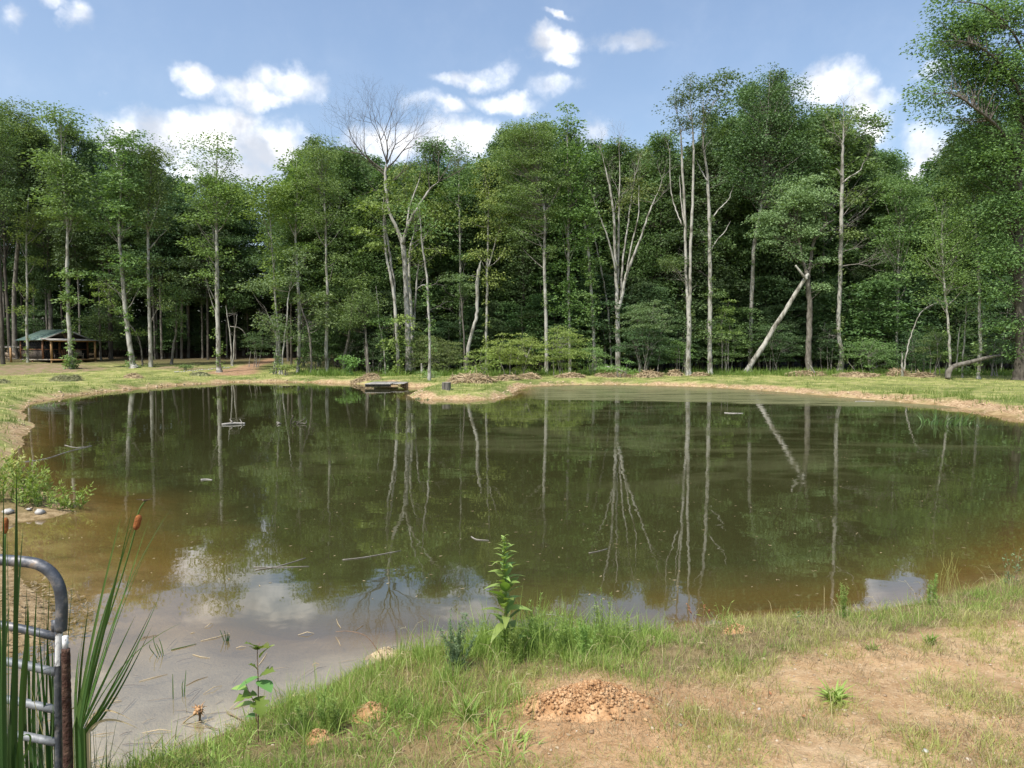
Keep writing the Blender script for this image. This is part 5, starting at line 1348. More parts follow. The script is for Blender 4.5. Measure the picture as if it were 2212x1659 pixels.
# ------------------------------------------------ leaves and ribbons
def lance_mesh(name, mt, L=1.0, W=.28, droop=.25, fold=.18, seg=6, cup=0.0, lobes=False, tone=.5):
    """leaf along +X from the origin, length L, folded along the midrib, drooping"""
    V_ = []
    for k in range(seg + 1):
        t = k / seg
        w = W * math.sin(math.pi * min(1, (t * .93 + .05)) ** .8) * .5 if k < seg else .004
        if lobes:
            w *= 1 + .45 * math.sin(t * 20)
        x_ = L * t * (1 - .25 * droop * t); z_ = L * (.12 * t - droop * t * t) 
        V_ += [(x_, -w, z_ + fold * w), (x_, 0, z_), (x_, w, z_ + fold * w)]
    F = []
    for k in range(seg):
        b = 3 * k
        F += [(b, b + 1, b + 4, b + 3), (b + 1, b + 2, b + 5, b + 4)]
    mb = MB(); mb.add(V_, F, a=tone)
    return mb.mesh(name, M[mt], True)


def put_leaf(parent, me, p, d, size, roll=0.0, name='leaf'):
    """p in world, d direction of the leaf"""
    d = Vector(d).normalized()
    s_ = Vector((-d.y, d.x, 0))
    s_ = s_.normalized() if s_.length > .05 else Vector((0, 1, 0))
    up = d.cross(s_).normalized()
    if up.z < 0:
        up = -up; s_ = -s_
    Mx = Matrix((d, s_, up)).transposed().to_4x4()
    Mx = Mx @ Matrix.Rotation(roll, 4, 'X') @ Matrix.Scale(size, 4)
    Mx.translation = Vector(p) - parent.location
    o = bpy.data.objects.new(name, me); o.parent = parent; o.matrix_local = Mx
    COL.objects.link(o)
    return o


def ribbon(mb, P, W, a=.5, face=None, fold=.25):
    P = np.asarray(P, float); n = len(P)
    T_ = nrm(np.gradient(P, axis=0))
    f = np.array(face if face is not None else [rnd(-1, 1), rnd(-1, -.2), .15])
    Sd = nrm(np.cross(T_, f)); Nn = nrm(np.cross(Sd, T_))
    W = np.broadcast_to(W, (n,))[:, None]
    V_ = np.stack([P - Sd * W / 2 + Nn * W * fold, P, P + Sd * W / 2 + Nn * W * fold], 1).reshape(-1, 3)
    b = np.arange(n - 1)[:, None] * 3
    mb.add(V_, np.concatenate([b + np.array([[0, 1, 4, 3]]), b + np.array([[1, 2, 5, 4]])]), a=a)


# --- tall broad-leaved weed standing over the water
def tall_weed():
    D = 4.75
    pts = [(1090, 1405, 8), (1091, 1360, 8), (1093, 1300, 7), (1090, 1250, 6), (1089, 1205, 5), (1090, 1165, 3)]
    P, Rr = stem_world(pts, D, depth_wander=.02)
    P[0][2] = Z(P[0][0], P[0][1]) - .02
    rt = thing('tall_weed', 'tall bright green broad-leaved weed standing out against the water', 'weed', tuple(P[0]))
    P2, R2 = spline(P, Rr * .8, 6)
    mb = MB(); tube(mb, P2, R2, 7, .5); mb.build('stem', M['weed'], rt, smooth=True)
    me = [lance_mesh('leaf', 'weed', 1, .36, .35, .2, tone=.45), lance_mesh('leaf', 'weed', 1, .30, .7, .3, tone=.7), lance_mesh('leaf', 'weed', 1, .42, .15, .15, tone=.25)]
    H = len(P2) - 1
    n = 58
    for k in range(n):
        t = .10 + .88 * (k / n) ** .9
        q = t * H; i0 = int(q); f = q - i0
        p = P2[i0] * (1 - f) + P2[min(H, i0 + 1)] * f
        an = k * 2.39 + rnd(-.3, .3)
        size = (.17 * (1 - t) ** .6 + .045) * rnd(.75, 1.15)
        el = .35 + .55 * t + rnd(-.2, .2)
        put_leaf(rt, me[k % 3 if t < .5 else k % 2], p, (math.cos(an) * math.cos(el), math.sin(an) * math.cos(el), math.sin(el)), size, rnd(-.5, .5))
    # curled young top
    tip = P2[-1]
    for k in range(14):
        an = k * 2.4
        put_leaf(rt, me[1], tip + np.array([0, 0, -.03 + .004 * k]), (math.cos(an), math.sin(an), rnd(.2, 1.2)), rnd(.02, .045), rnd(-1, 1))
    return rt


tall_weed()


def stemmed_plant(name, label, cat, px, py, D, n_st, H, lean, leafL, leafW, per, mt, stem_mt, tone=.5, spread=.05, curve=.3, base_leaf=0, stem_r=.0022, arch=None, density_top=1.0):
    """a clump of thin stems set with narrow leaves (leaves joined: hundreds, a few pixels each)"""
    q = at(px, py, D); bx, by = q[0], D
    z0 = Z(bx, by)
    if z0 < -.05: print('WET', label, round(z0, 2))
    rt = thing(name, label, cat, (bx, by, z0))
    st = MB(); lv = MB()
    for s in range(n_st):
        an = rng.uniform(0, 6.28); l_ = lean * rng.uniform(.2, 1)
        h = H * rng.uniform(.6, 1.05)
        f = np.array([bx + rnd(-1, 1) * spread, by + rnd(-1, 1) * spread, 0]); f[2] = Z(f[0], f[1]) - .01
        t = np.linspace(0, 1, 7)[:, None]
        P = f + np.array([math.cos(an) * l_, math.sin(an) * l_, 0]) * h * (t ** (1 + curve)) + np.array([0, 0, h]) * t * (1 - .12 * l_ * t)
        P = wiggle(P, .012)
        tube(st, P, np.linspace(stem_r, stem_r * .4, 7), 4, .5, cap=False)
        nn = int(per * h / H)
        tt = rng.uniform(base_leaf, 1, nn) ** (1 / density_top)
        pos = np.stack([np.interp(tt, t[:, 0], P[:, a_]) for a_ in range(3)], -1)
        aa = rng.uniform(0, 6.28, nn); el = rng.uniform(.1, 1.1, nn)
        Dr = np.stack([np.cos(aa) * np.cos(el), np.sin(aa) * np.cos(el), np.sin(el)], -1)
        LL = leafL * rng.uniform(.6, 1.2, nn) * (1.15 - .5 * tt)
        leaf_quads(lv, pos, Dr, np.stack([rng.normal(0, .5, nn), rng.normal(0, .5, nn), np.ones(nn)], -1), LL, leafW * rng.uniform(.7, 1.2, nn), np.clip(tone + .3 * (tt - .5) + rng.normal(0, .15, nn), 0, 1))
    st.build('stems', M[stem_mt], rt)
    o = lv.build('leaves', M[mt], rt); o['kind'] = 'stuff'
    return rt


SP = stemmed_plant
M['hay_stalk'] = simple('hay_stalk', [(0.25, (0.24, 0.22, 0.09)), (0.75, (0.50, 0.44, 0.24))], 5, .9, 0, attr=.9)
# tall bent seed stalks standing over the grass
sk = MB()
x, y = near_field(1500); zz, dd_ = zfun(x, y, True); s_ = soil_at(x, y)
kp = (dd_ > .02) & (rng.uniform(0, 1, len(x)) < (1 - s_) * .6 + .04)
for a_, b_, c_ in zip(x[kp], y[kp], zz[kp]):
    h_ = rnd(.10, .23); an = rng.uniform(0, 6.28); d = np.array([math.cos(an), math.sin(an), 0])
    P = np.array([[a_, b_, c_], [a_, b_, c_ + h_ * .55] + d * .12 * h_, [a_, b_, c_ + h_ * .9] + d * .42 * h_, [a_, b_, c_ + h_ * .92] + d * .75 * h_])
    tube(sk, P, [.0012, .0011, .0009, .0006], 3, rnd(.2, 1), cap=False)
    if rng.random() < .5:
        q2 = P[2]
        for s2 in (-1, 1):
            e = nrm(np.array([math.cos(an + s2), math.sin(an + s2), .1])) * rnd(.02, .06)
            tube(sk, np.array([q2, q2 + e * .6 + [0, 0, .004], q2 + e]), [.0012, .0012, .0006], 3, rnd(.2, 1), cap=False)
grass_obj('seed_stalks', sk, 'hay_stalk', 'thin straw-coloured seed stalks standing over the near grass', 'grass stalks')


SP('bushy_weed', 'round grey-green bushy weed with narrow leaves, at the waterline beside the tall broad-leaved one', 'weed', 985, 1440, 4.45, 26, .36, .55, .040, .006, 80, 'weed_grey', 'weed_grey', .55, .035)
for i_, (px, py, D, n_, H, ln, lab) in enumerate([
        (1150, 1410, 4.8, 5, .36, .2, 'thin feathery green weed just right of the tall broad-leaved one'),
        (1215, 1415, 4.7, 9, .26, .35, 'dense feathery green weed clump behind the dirt mound'),
        (1300, 1420, 4.75, 6, .34, .25, 'feathery weed with a branching top leaning over the water'),
        (1260, 1440, 4.6, 10, .24, .3, 'low feathery weed mass between two taller feathery ones'),
        (1350, 1420, 4.7, 6, .24, .3, 'short feathery weed at the end of the weedy stretch'),
        (1110, 1440, 4.6, 6, .22, .3, 'short leafy weed at the foot of the tall broad-leaved one'),
        (658, 1555, 3.75, 3, .19, .25, 'soft plume-like green weed on the low shore, the one standing apart'),
        (705, 1545, 3.8, 4, .20, .2, 'pair of soft green plumes by a reddish clay clod'),
        (722, 1570, 3.75, 4, .16, .3, 'low soft plume weed tucked behind the reddish clay clod'),
        (310, 1640, 3.3, 5, .07, .5, 'small feathery rosette weed at the muddy corner of the shore'),
        (1820, 1345, 5.6, 4, .22, .2, 'slim upright green weed by the shallow brown water'),
        (2015, 1320, 5.9, 4, .24, .2, 'dark slim upright weed among the dry tufts of the far right bank')]):
    SP('feathery_weed', lab, 'weed', px, py, D, n_ + 1, H * 1.3, ln, .036, .0042, 130, 'weed', 'weed', .45, .03, density_top=1.3)
SP('shrubby_weed', 'airy leggy weed with small grey leaves at the right end of the bank', 'weed', 2185, 1300, 6.4, 7, .42, .7, .04, .010, 26, 'weed_grey', 'dead_stem', .6, .05)
SP('tall_grass_clump', 'tall thin seeding grass stalks near the leggy grey weed', 'grass', 2050, 1290, 6.3, 16, .42, .35, .02, .002, 8, 'grass_yellow', 'grass_yellow', .5, .08)
SP('dead_weed', 'dead red-brown seed-headed stalk rising over the water', 'weed', 1520, 1385, 5.1, 4, .30, .6, .016, .009, 34, 'dry_leaf', 'dead_stem', .5, .03, density_top=4, base_leaf=.5)
SP('pale_seedling', 'small pale-leaved seedling at the waterline below the clear brown shallows', 'seedling', 1722, 1352, 5.5, 1, .16, .1, .05, .018, 11, 'weed_grey', 'weed', .8, .01)
SP('leafy_shoots', 'arching light green grass shoots around the dead red-brown stalk', 'grass', 1560, 1375, 5.15, 18, .22, .8, .10, .006, 5, 'grass', 'grass', .6, .14)


def rosette(name, label, px, py, n, Ls, W, mt, el=(.2, 1.1), tone=.5, cat='plant'):
    q = hit(px, py); z0 = Z(q[0], q[1])
    rt = thing(name, label, cat, (q[0], q[1], z0))
    me = lance_mesh('leaf', mt, 1, W, .35, .3, 5, tone=tone)
    for k in range(n):
        an = k * 2.4 + rnd(-.3, .3); e = rnd(*el)
        put_leaf(rt, me, (q[0] + rnd(-.03, .03), q[1] + rnd(-.03, .03), z0), (math.cos(an) * math.cos(e), math.sin(an) * math.cos(e), math.sin(e)), Ls * rnd(.6, 1.1), rnd(-.6, .6))
    return rt


rosette('leafy_tuft', 'bright green leafy tuft sitting alone on the bare tan soil', 1800, 1520, 80, .13, .09, 'grass', tone=.8)
rosette('leafy_tuft', 'small dark green grass tuft nearer the water than the bright leafy one', 2010, 1395, 40, .11, .06, 'grass', (.7, 1.4), tone=.2)
rosette('leafy_tuft', 'low green grass tuft at the top of the bare soil by the dry tufts', 1880, 1405, 34, .08, .07, 'grass', (.4, 1.3), tone=.3)
rosette('leafy_tuft', 'spiky green grass tuft beside the broad-bladed grass near the shore corner', 1010, 1560, 50, .16, .05, 'grass', (.6, 1.4), tone=.35)

# --- seedling with big notched leaves at the water's edge
def seedling():
    D = 3.75
    P, Rr = stem_world([(557, 1562, 5), (558, 1500, 4.6), (557, 1450, 4), (556, 1405, 3), (562, 1388, 1.2)], D, depth_wander=.01)
    P[0][2] = Z(P[0][0], P[0][1]) - .02
    rt = thing('seedling', 'thin young tree seedling with big yellow-green leaves at the shallow water edge', 'seedling', tuple(P[0]))
    P2, R2 = spline(P, Rr * .6, 5)
    mb = MB(); tube(mb, P2, R2, 6); mb.build('stem', M['dead_stem'], rt, smooth=True)
    P3, R3 = stem_world([(555, 1560, 4), (549, 1520, 3.5), (535, 1488, 2.5), (530, 1470, 1.5)], D - .03, depth_wander=.01)
    mb = MB(); tube(mb, *spline(P3, R3 * .6, 4), 5); mb.build('stem', M['dead_stem'], rt, smooth=True)
    ms = [lance_mesh('leaf', 'seedling', 1, .62, .2, .15, 7, tone=.9), lance_mesh('leaf', 'seedling', 1, .7, .35, .2, 9, lobes=True, tone=.15), lance_mesh('leaf', 'weed', 1, .5, .3, .2, 6, tone=.85)]
    for (px, py, dx, dy, dz, size, k) in [(556, 1402, -.5, -.5, .8, .10, 1), (558, 1402, .7, -.5, .5, .10, 1), (556, 1404, .1, -.9, .9, .09, 1), (562, 1420, .7, -.2, .9, .13, 2), (556, 1448, -.5, -.3, .9, .07, 1), (558, 1462, -.9, -.5, -.35, .13, 0), (558, 1465, .8, -.3, .7, .13, 1),
                                         (560, 1470, .75, -.7, -.1, .14, 0), (555, 1500, -.8, -.5, .1, .13, 1), (558, 1505, .4, -.7, -.5, .12, 1), (549, 1520, -1, -.2, .05, .11, 2), (535, 1488, -1, -.3, .3, .09, 2), (558, 1540, .4, -.5, .5, .07, 0), (557, 1545, -.6, -.5, .2, .07, 0)]:
        put_leaf(rt, ms[k], at(px, py, D), (dx, dy, dz), size, rnd(-.3, .3))


seedling()

# ------------------------------------------------ the old pipe gate
def gate():
    D = 2.95
    foot = at(138, 1579, D)
    rt = thing('pipe_gate', 'end of an old bent grey pipe gate standing among cattails', 'gate', (foot[0], D, Z(foot[0], D)))
    P, Rr = stem_world([(-260, 1180, 24), (-100, 1196, 24), (0, 1209, 24), (50, 1213, 24), (85, 1220, 24), (112, 1239, 24), (128, 1268, 24), (133, 1300, 24), (133, 1330, 24), (132, 1362, 24)], D, depth_wander=0)
    mb = MB(); tube(mb, *spline(P, Rr, 5), 20); mb.build('top_rail', M['gate_pipe'], rt, smooth=True)
    zb = Z(foot[0], D)
    P, Rr = stem_world([(127, 1350, 16), (126, 1420, 16), (126, 1500, 16), (127, 1600, 16), (127, 1680, 16)], D + .004, depth_wander=0)
    mb = MB(); tube(mb, *spline(P, Rr, 3), 16); mb.build('upright', M['gate_pipe'], rt, smooth=True)
    P, Rr = stem_world([(142, 1402, 17), (143, 1450, 18), (144, 1510, 18.5), (146, 1580, 19), (147, 1760, 20)], D - .03, depth_wander=0)
    P[-1][2] = zb - .1
    P2, R2 = spline(P, Rr, 8); R2 = R2 * (1 + rng.normal(0, .03, len(R2)))
    mb = MB(); tube(mb, P2, R2, 14); mb.build('rusty_post', M['rust'], rt, smooth=True)
    for ya, yb, mt in ((1318, 1376, 'gate_pipe'), (1396, 1453, 'gate_galv'), (1478, 1534, 'gate_galv'), (1556, 1604, 'gate_galv')):
        P, Rr = stem_world([(-260, ya, 18), (-100, ya + 18, 18), (20, ya + (yb - ya) * .6, 18), (124, yb, 18)], D + .006, depth_wander=0)
        mb = MB(); tube(mb, *spline(P, Rr, 3), 16); mb.build('rail', M[mt], rt, smooth=True)
    # bracket and torn white sticker
    mb = MB(); c = at(118, 1352, D + .01); box(mb, c, (.022, .012, .05)); mb.build('bracket', M['gate_pipe'], rt)
    mb = MB()
    th = np.linspace(-1.9, .35, 8)
    Pc, Rc = stem_world([(127, 1366, 16), (126, 1436, 16)], D + .004, depth_wander=0)
    r_ = Rc[0] + .0012
    rows = []
    for f in np.linspace(0, 1, 9):
        c = Pc[0] * (1 - f) + Pc[1] * f
        for a_ in th:
            rows.append(c + np.array([math.cos(a_) * r_ * 1.0, math.sin(a_) * r_, 0]))
    V_ = np.array(rows); F = [(r * 8 + c, r * 8 + c + 1, (r + 1) * 8 + c + 1, (r + 1) * 8 + c) for r in range(8) for c in range(7) if not (r > 4 and c > 3)]
    mb.add(V_, F); mb.build('sticker', M['sticker'], rt)
    mb = MB()
    Pc, Rc = stem_world([(141, 1374, 12), (141, 1404, 12)], D - .02, depth_wander=0)
    tube(mb, Pc, Rc, 12); mb.build('wrapped_tape', M['sticker'], rt, smooth=True)
    return rt


gate()


# ------------------------------------------------ cattails
def cattails(label, D0, base, tips, spikes=(), w=6.8, name='cattail_clump', zbase=None):
    b0 = at(base[0], base[1], D0)
    rt = thing(name, label, 'cattails', (b0[0], D0, min(b0[2], max(Z(b0[0], D0), -.05))))
    for k, tp in enumerate(tips):
        bx, by, mx_, my_, tx, ty = tp[:6]
        tone = tp[6] if len(tp) > 6 else rnd(.15, .8)
        D = D0 + rnd(-.12, .12)
        n = 14
        pts = []
        for t in np.linspace(0, 1, n):
            X = (1 - t) ** 2 * bx + 2 * t * (1 - t) * mx_ + t * t * tx
            Y = (1 - t) ** 2 * by + 2 * t * (1 - t) * my_ + t * t * ty
            pts.append(at(X, Y, D + .15 * t * math.sin(k * 1.7)))
        P = np.array(pts)
        zb = Z(P[0][0], P[0][1])
        if P[0][2] > zb:
            P = np.concatenate([[np.array([P[0][0] * .98 + .02 * rt.location.x, P[0][1], zb - .02])], P])
        m_ = len(P)
        t = np.linspace(0, 1, m_)
        W = w * D / FPX * (1 - t ** 2.2) * rnd(.8, 1.15) + .0004
        if len(tp) > 7:
            W = W * tp[7]
        mb = MB(); ribbon(mb, P, W, tone, fold=.18)
        mb.build('leaf', M['straw' if tone > 1 else 'cattail'], rt, smooth=True)
    for (pts, (sx0, sy0, sx1, sy1), sw) in spikes:
        P, Rr = stem_world([(a_, b_, 4) for a_, b_ in pts], D0 - .02, depth_wander=0)
        mb = MB(); tube(mb, *spline(P, Rr * .9, 5), 6, .8); mb.build('stalk', M['cattail'], rt, smooth=True)
        P = np.array([at(sx0, sy0, D0 - .02), at(sx1, sy1, D0 - .02)])
        t = np.linspace(0, 1, 9)[:, None]
        Pp = P[0] + (P[1] - P[0]) * t
        r_ = sw * .5 * D0 / FPX * np.array([.45, .85, 1, 1.03, 1, 1.02, 1, .85, .4])
        mb = MB(); tube(mb, Pp, r_, 10); mb.build('spike', M['cattail_spike'], rt, smooth=True)
    return rt


cattails('tall cattail clump with one brown spike leaning over the water right of the gate', 2.85, (170, 1575), [
    (165, 1570, 205, 1330, 263, 1112), (170, 1570, 220, 1330, 297, 1101), (172, 1572, 230, 1350, 288, 1088), (175, 1572, 250, 1340, 321, 1124, .7), (178, 1573, 250, 1270, 370, 1099, .4), (180, 1573, 270, 1260, 362, 1104, .6),
    (185, 1576, 290, 1430, 347, 1280, .2), (186, 1578, 280, 1420, 336, 1300, .15), (176, 1570, 220, 1480, 293, 1328, .75), (182, 1574, 260, 1400, 394, 1345, .5, .5), (168, 1570, 172, 1440, 192, 1307, .4), (163, 1572, 168, 1430, 186, 1330, .3), (160, 1572, 190, 1440, 232, 1230, .45),
    (190, 1580, 250, 1500, 300, 1392, .3), (188, 1578, 230, 1520, 262, 1440, .4), (166, 1575, 160, 1480, 172, 1400, .6), (192, 1582, 240, 1540, 330, 1350, .2), (172, 1574, 196, 1400, 250, 1250, .35),
    (184, 1580, 205, 1500, 290, 1560, 1.2), (158, 1575, 140, 1520, 175, 1530, 1.2), (190, 1584, 220, 1530, 300, 1575, 1.2)],
    spikes=[([(176, 1572), (215, 1400), (268, 1230), (292, 1145), (298, 1112), (304, 1096), (314, 1082)], (293, 1144, 301, 1112), 14)])
cattails('dark crowd of cattail leaves in front of the gate rails at the photo edge', 2.35, (25, 1640), [
    (10, 1640, 6, 1350, 8, 1035, .1), (22, 1640, 30, 1380, 50, 1140, .15), (30, 1640, 34, 1300, 36, 1010, .1, 1.1), (18, 1640, 22, 1350, 14, 1080, .15), (4, 1640, -4, 1350, -2, 1100, .1), (36, 1640, 26, 1380, 44, 1180, .05, 1.2), (40, 1640, 60, 1420, 60, 1290, .2), (-20, 1640, -10, 1300, -4, 1060, .1),
    (0, 1640, 10, 1460, -6, 1240, .4), (14, 1640, 0, 1460, 22, 1300, .3), (46, 1640, 40, 1500, 55, 1380, .25), (50, 1640, 90, 1560, 30, 1600, .8, .6), (-60, 1640, -30, 1300, -60, 1040, .2), (-40, 1640, -70, 1400, -20, 1120, .2)],
    spikes=[([(14, 1640), (12, 1400), (11, 1200), (12, 1152)], (11, 1152, 13, 1118), 11)], w=9.5)
cattails('short cattail leaves growing up through the gate beside its upright', 3.05, (95, 1600), [
    (100, 1600, 98, 1440, 108, 1240, .25), (92, 1600, 100, 1440, 93, 1250, .2), (82, 1600, 76, 1440, 95, 1290, .3), (74, 1600, 70, 1440, 80, 1268, .35), (66, 1600, 62, 1460, 62, 1310, .3), (110, 1600, 116, 1480, 112, 1380, .25), (104, 1600, 90, 1480, 84, 1340, .15), (118, 1600, 104, 1460, 100, 1330, .2),
    (86, 1600, 92, 1500, 70, 1380, .2), (56, 1600, 50, 1480, 58, 1260, .3), (112, 1600, 122, 1520, 104, 1420, .5), (78, 1600, 110, 1520, 96, 1440, .35), (60, 1600, 84, 1480, 130, 1300, .1, .7), (125, 1600, 135, 1540, 158, 1240, .3, .6), (98, 1600, 80, 1540, 66, 1480, 1.2), (44, 1600, 56, 1500, 40, 1400, .2), (30, 1600, 40, 1480, 30, 1340, .25)])
# grass-like undergrowth at the gate's foot
um = MB()
ux = rng.uniform(-2.6, -1.85, 130); uy = rng.uniform(2.6, 3.2, 130)
P = np.stack([ux, uy, np.full(130, -.02)], -1)
X = np.repeat(P, 7, 0) + rng.normal(0, .03, (130 * 7, 3)) * [1, 1, 0]
X[:, 2] = np.maximum(zfun(X[:, 0], X[:, 1]), -.05)
blades(um, X, rng.uniform(0, 6.28, len(X)), np.clip(rng.normal(.35, .25, len(X)), .02, 1), rng.uniform(.12, .55, len(X)), .005, rng.uniform(0, .7, len(X)), 4)
grass_obj('marsh_grass', um, 'cattail', 'thin marsh grass crowding the foot of the pipe gate')

# dragonfly resting on the tip of the cattail stalk
c = at(312, 1082, 2.83)
rt = thing('dragonfly', 'dragonfly with spread dark wings perched on the cattail tip', 'dragonfly', tuple(c))
mb = MB(); tube(mb, [c + np.array([.0, -.012, .006]), c, c + np.array([.006, .02, .0]), c + np.array([.01, .045, .002])], [.0035, .0032, .0016, .001], 6); mb.build('body', M['rot'], rt)
for sgn in (-1, 1):
    for oy, an in ((-.004, .12), (.006, -.1)):
        mb = MB()
        d = np.array([sgn * math.cos(an), math.sin(an), .06]); s2 = np.array([0, 1, 0])
        p0 = c + np.array([0, oy, .004])
        ts = np.linspace(0, 1, 6)
        P = p0 + d * (.034 * ts[:, None])
        W = .008 * np.array([.4, .8, 1, 1, .9, .4])
        ribbon(mb, P, W, .2, face=[0, 0.1, 1], fold=0)
        mb.build('wing', M['rot'], rt)
# ------------------------------------------------ the cabin
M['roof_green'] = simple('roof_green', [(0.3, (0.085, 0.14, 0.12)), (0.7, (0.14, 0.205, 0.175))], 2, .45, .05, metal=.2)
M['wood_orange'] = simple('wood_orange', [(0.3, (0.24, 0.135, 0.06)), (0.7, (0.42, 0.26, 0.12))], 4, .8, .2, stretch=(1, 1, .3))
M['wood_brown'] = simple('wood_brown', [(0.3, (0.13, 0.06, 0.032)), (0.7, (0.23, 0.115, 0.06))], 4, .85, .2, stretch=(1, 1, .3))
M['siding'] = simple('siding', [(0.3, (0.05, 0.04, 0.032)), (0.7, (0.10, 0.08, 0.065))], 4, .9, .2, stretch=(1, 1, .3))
M['deck'] = simple('deck', [(0.3, (0.20, 0.175, 0.14)), (0.7, (0.36, 0.32, 0.26))], 4, .9, .2)
M['chair_wood'] = simple('chair_wood', [(0.3, (0.22, 0.17, 0.12)), (0.7, (0.38, 0.31, 0.24))], 6, .8, .1)
m, t = mat('screen'); M['screen'] = m
_tr = N(t, 'ShaderNodeBsdfTransparent'); _df = N(t, 'ShaderNodeBsdfDiffuse'); _df.inputs[0].default_value = (.035, .035, .035, 1)
_mx = N(t, 'ShaderNodeMixShader'); _mx.inputs[0].default_value = .55; LK(t, _tr.outputs[0], _mx.inputs[1]); LK(t, _df.outputs[0], _mx.inputs[2])
LK(t, _mx.outputs[0], N(t, 'ShaderNodeOutputMaterial').inputs[0])
m, t = mat('window_dark'); M['window_dark'] = m
_p = N(t, 'ShaderNodeBsdfPrincipled', i_Roughness=.08); _p.inputs['Base Color'].default_value = (.02, .022, .025, 1); LK(t, _p.outputs[0], N(t, 'ShaderNodeOutputMaterial').inputs[0])

CF = hit(99, 783)            # foot of the corner between front and side wall
Dc = CF[1]
va = math.atan2(at(120, 760, Dc)[0], Dc)
yaw = va - R(27)             # direction of the side wall, back from the front
bk = np.array([math.sin(yaw), math.cos(yaw), 0]); fr_ = np.array([math.cos(yaw), -math.sin(yaw), 0])
org = at(93, 776, Dc)        # front corner at floor level
MF = (np.array([fr_, bk, [0, 0, 1.0]]).T, org)   # local x along the front, y to the back, z up from the floor
px1 = Dc / FPX
WF = 4.55; DP = 4.4; PD = 1.55; HW = 1.95; HR = 3.05
def lp(x, y, z):
    return MF[0] @ np.array([x, y, z]) + MF[1]


cab = thing('cabin', 'small screened cabin with green metal roof and front porch beside the wood', 'cabin', (org[0], org[1], Z(org[0], org[1])))
def cbox(name, c, s, mt, parent=cab):
    mb = MB(); box(mb, c, s, MF)
    if parent.parent is not None:
        o = mb.build(name, M[mt]); me_off = Vector(parent.parent.location)
        o.data.transform(Matrix.Translation(-me_off)); o.parent = parent
        return o
    return mb.build(name, M[mt], parent)


# side wall and back wall of boards, front of screened bays
k = 0
for yb in np.arange(.12, DP, .24):
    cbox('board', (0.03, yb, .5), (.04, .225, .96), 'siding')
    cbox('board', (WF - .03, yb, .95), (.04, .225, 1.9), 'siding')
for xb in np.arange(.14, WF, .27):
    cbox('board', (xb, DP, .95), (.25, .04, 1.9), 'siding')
mb = MB(); box(mb, (0.02, DP / 2, 1.47), (.006, DP - .2, .86), MF); mb.build('screen', M['screen'], cab)
cbox('rail', (-.02, DP / 2, 1.02), (.07, DP, .08), 'wood_brown')
cbox('floor', (WF / 2, DP / 2, -.06), (WF + .1, DP + .1, .12), 'deck')
for y_ in (.0, DP):
    cbox('post', (0, y_, .98), (.14, .14, 1.96), 'wood_brown')
    cbox('post', (WF, y_, .98), (.14, .14, 1.96), 'wood_brown')
for xx in (1.62, 2.55):
    cbox('post', (xx, 0, .98), (.11, .11, 1.96), 'wood_brown')
cbox('beam', (WF / 2, 0, HW + .03), (WF + .1, .13, .14), 'wood_brown')
cbox('beam', (0, DP / 2, HW + .03), (.13, DP - .15, .14), 'wood_brown')
for a_, b_ in ((.08, 1.56), (2.62, WF - .08)):
    cbox('rail', ((a_ + b_) / 2, 0, 1.02), (b_ - a_, .06, .08), 'wood_brown')
    mb = MB(); box(mb, ((a_ + b_) / 2, .01, .97), (b_ - a_, .006, 1.86), MF); mb.build('screen', M['screen'], cab)
dr = cbox('door', (2.085, .02, .46), (.80, .05, .90), 'wood_brown')
cbox('door_frame', (1.73, .02, 1.38), (.09, .05, .94), 'wood_brown'); cbox('door_frame', (2.44, .02, 1.38), (.09, .05, .94), 'wood_brown')
cbox('door_pane', (2.085, .025, 1.38), (.60, .012, .90), 'screen')
# gable with a pale antler-like fan ornament
apx = WF / 2
mb = MB()
V_ = [lp(-.25, .02, HW + .1), lp(WF + .25, .02, HW + .1), lp(apx, .02, HR), lp(-.25, .07, HW + .1), lp(WF + .25, .07, HW + .1), lp(apx, .07, HR)]
mb.add(V_, [(0, 1, 4, 3)], [(0, 2, 1), (3, 4, 5)]); mb.build('gable', M['siding'], cab)
mb = MB()
for a_ in (-.35, -.18, 0, .18, .35):
    P = [lp(apx, -.03, HW + .25), lp(apx + a_ * .5, -.03, HW + .5), lp(apx + a_ * 1.0, -.03, HW + .82)]
    tube(mb, P, [.02, .025, .012], 5)
mb.build('ornament', M['wood_orange'], cab)
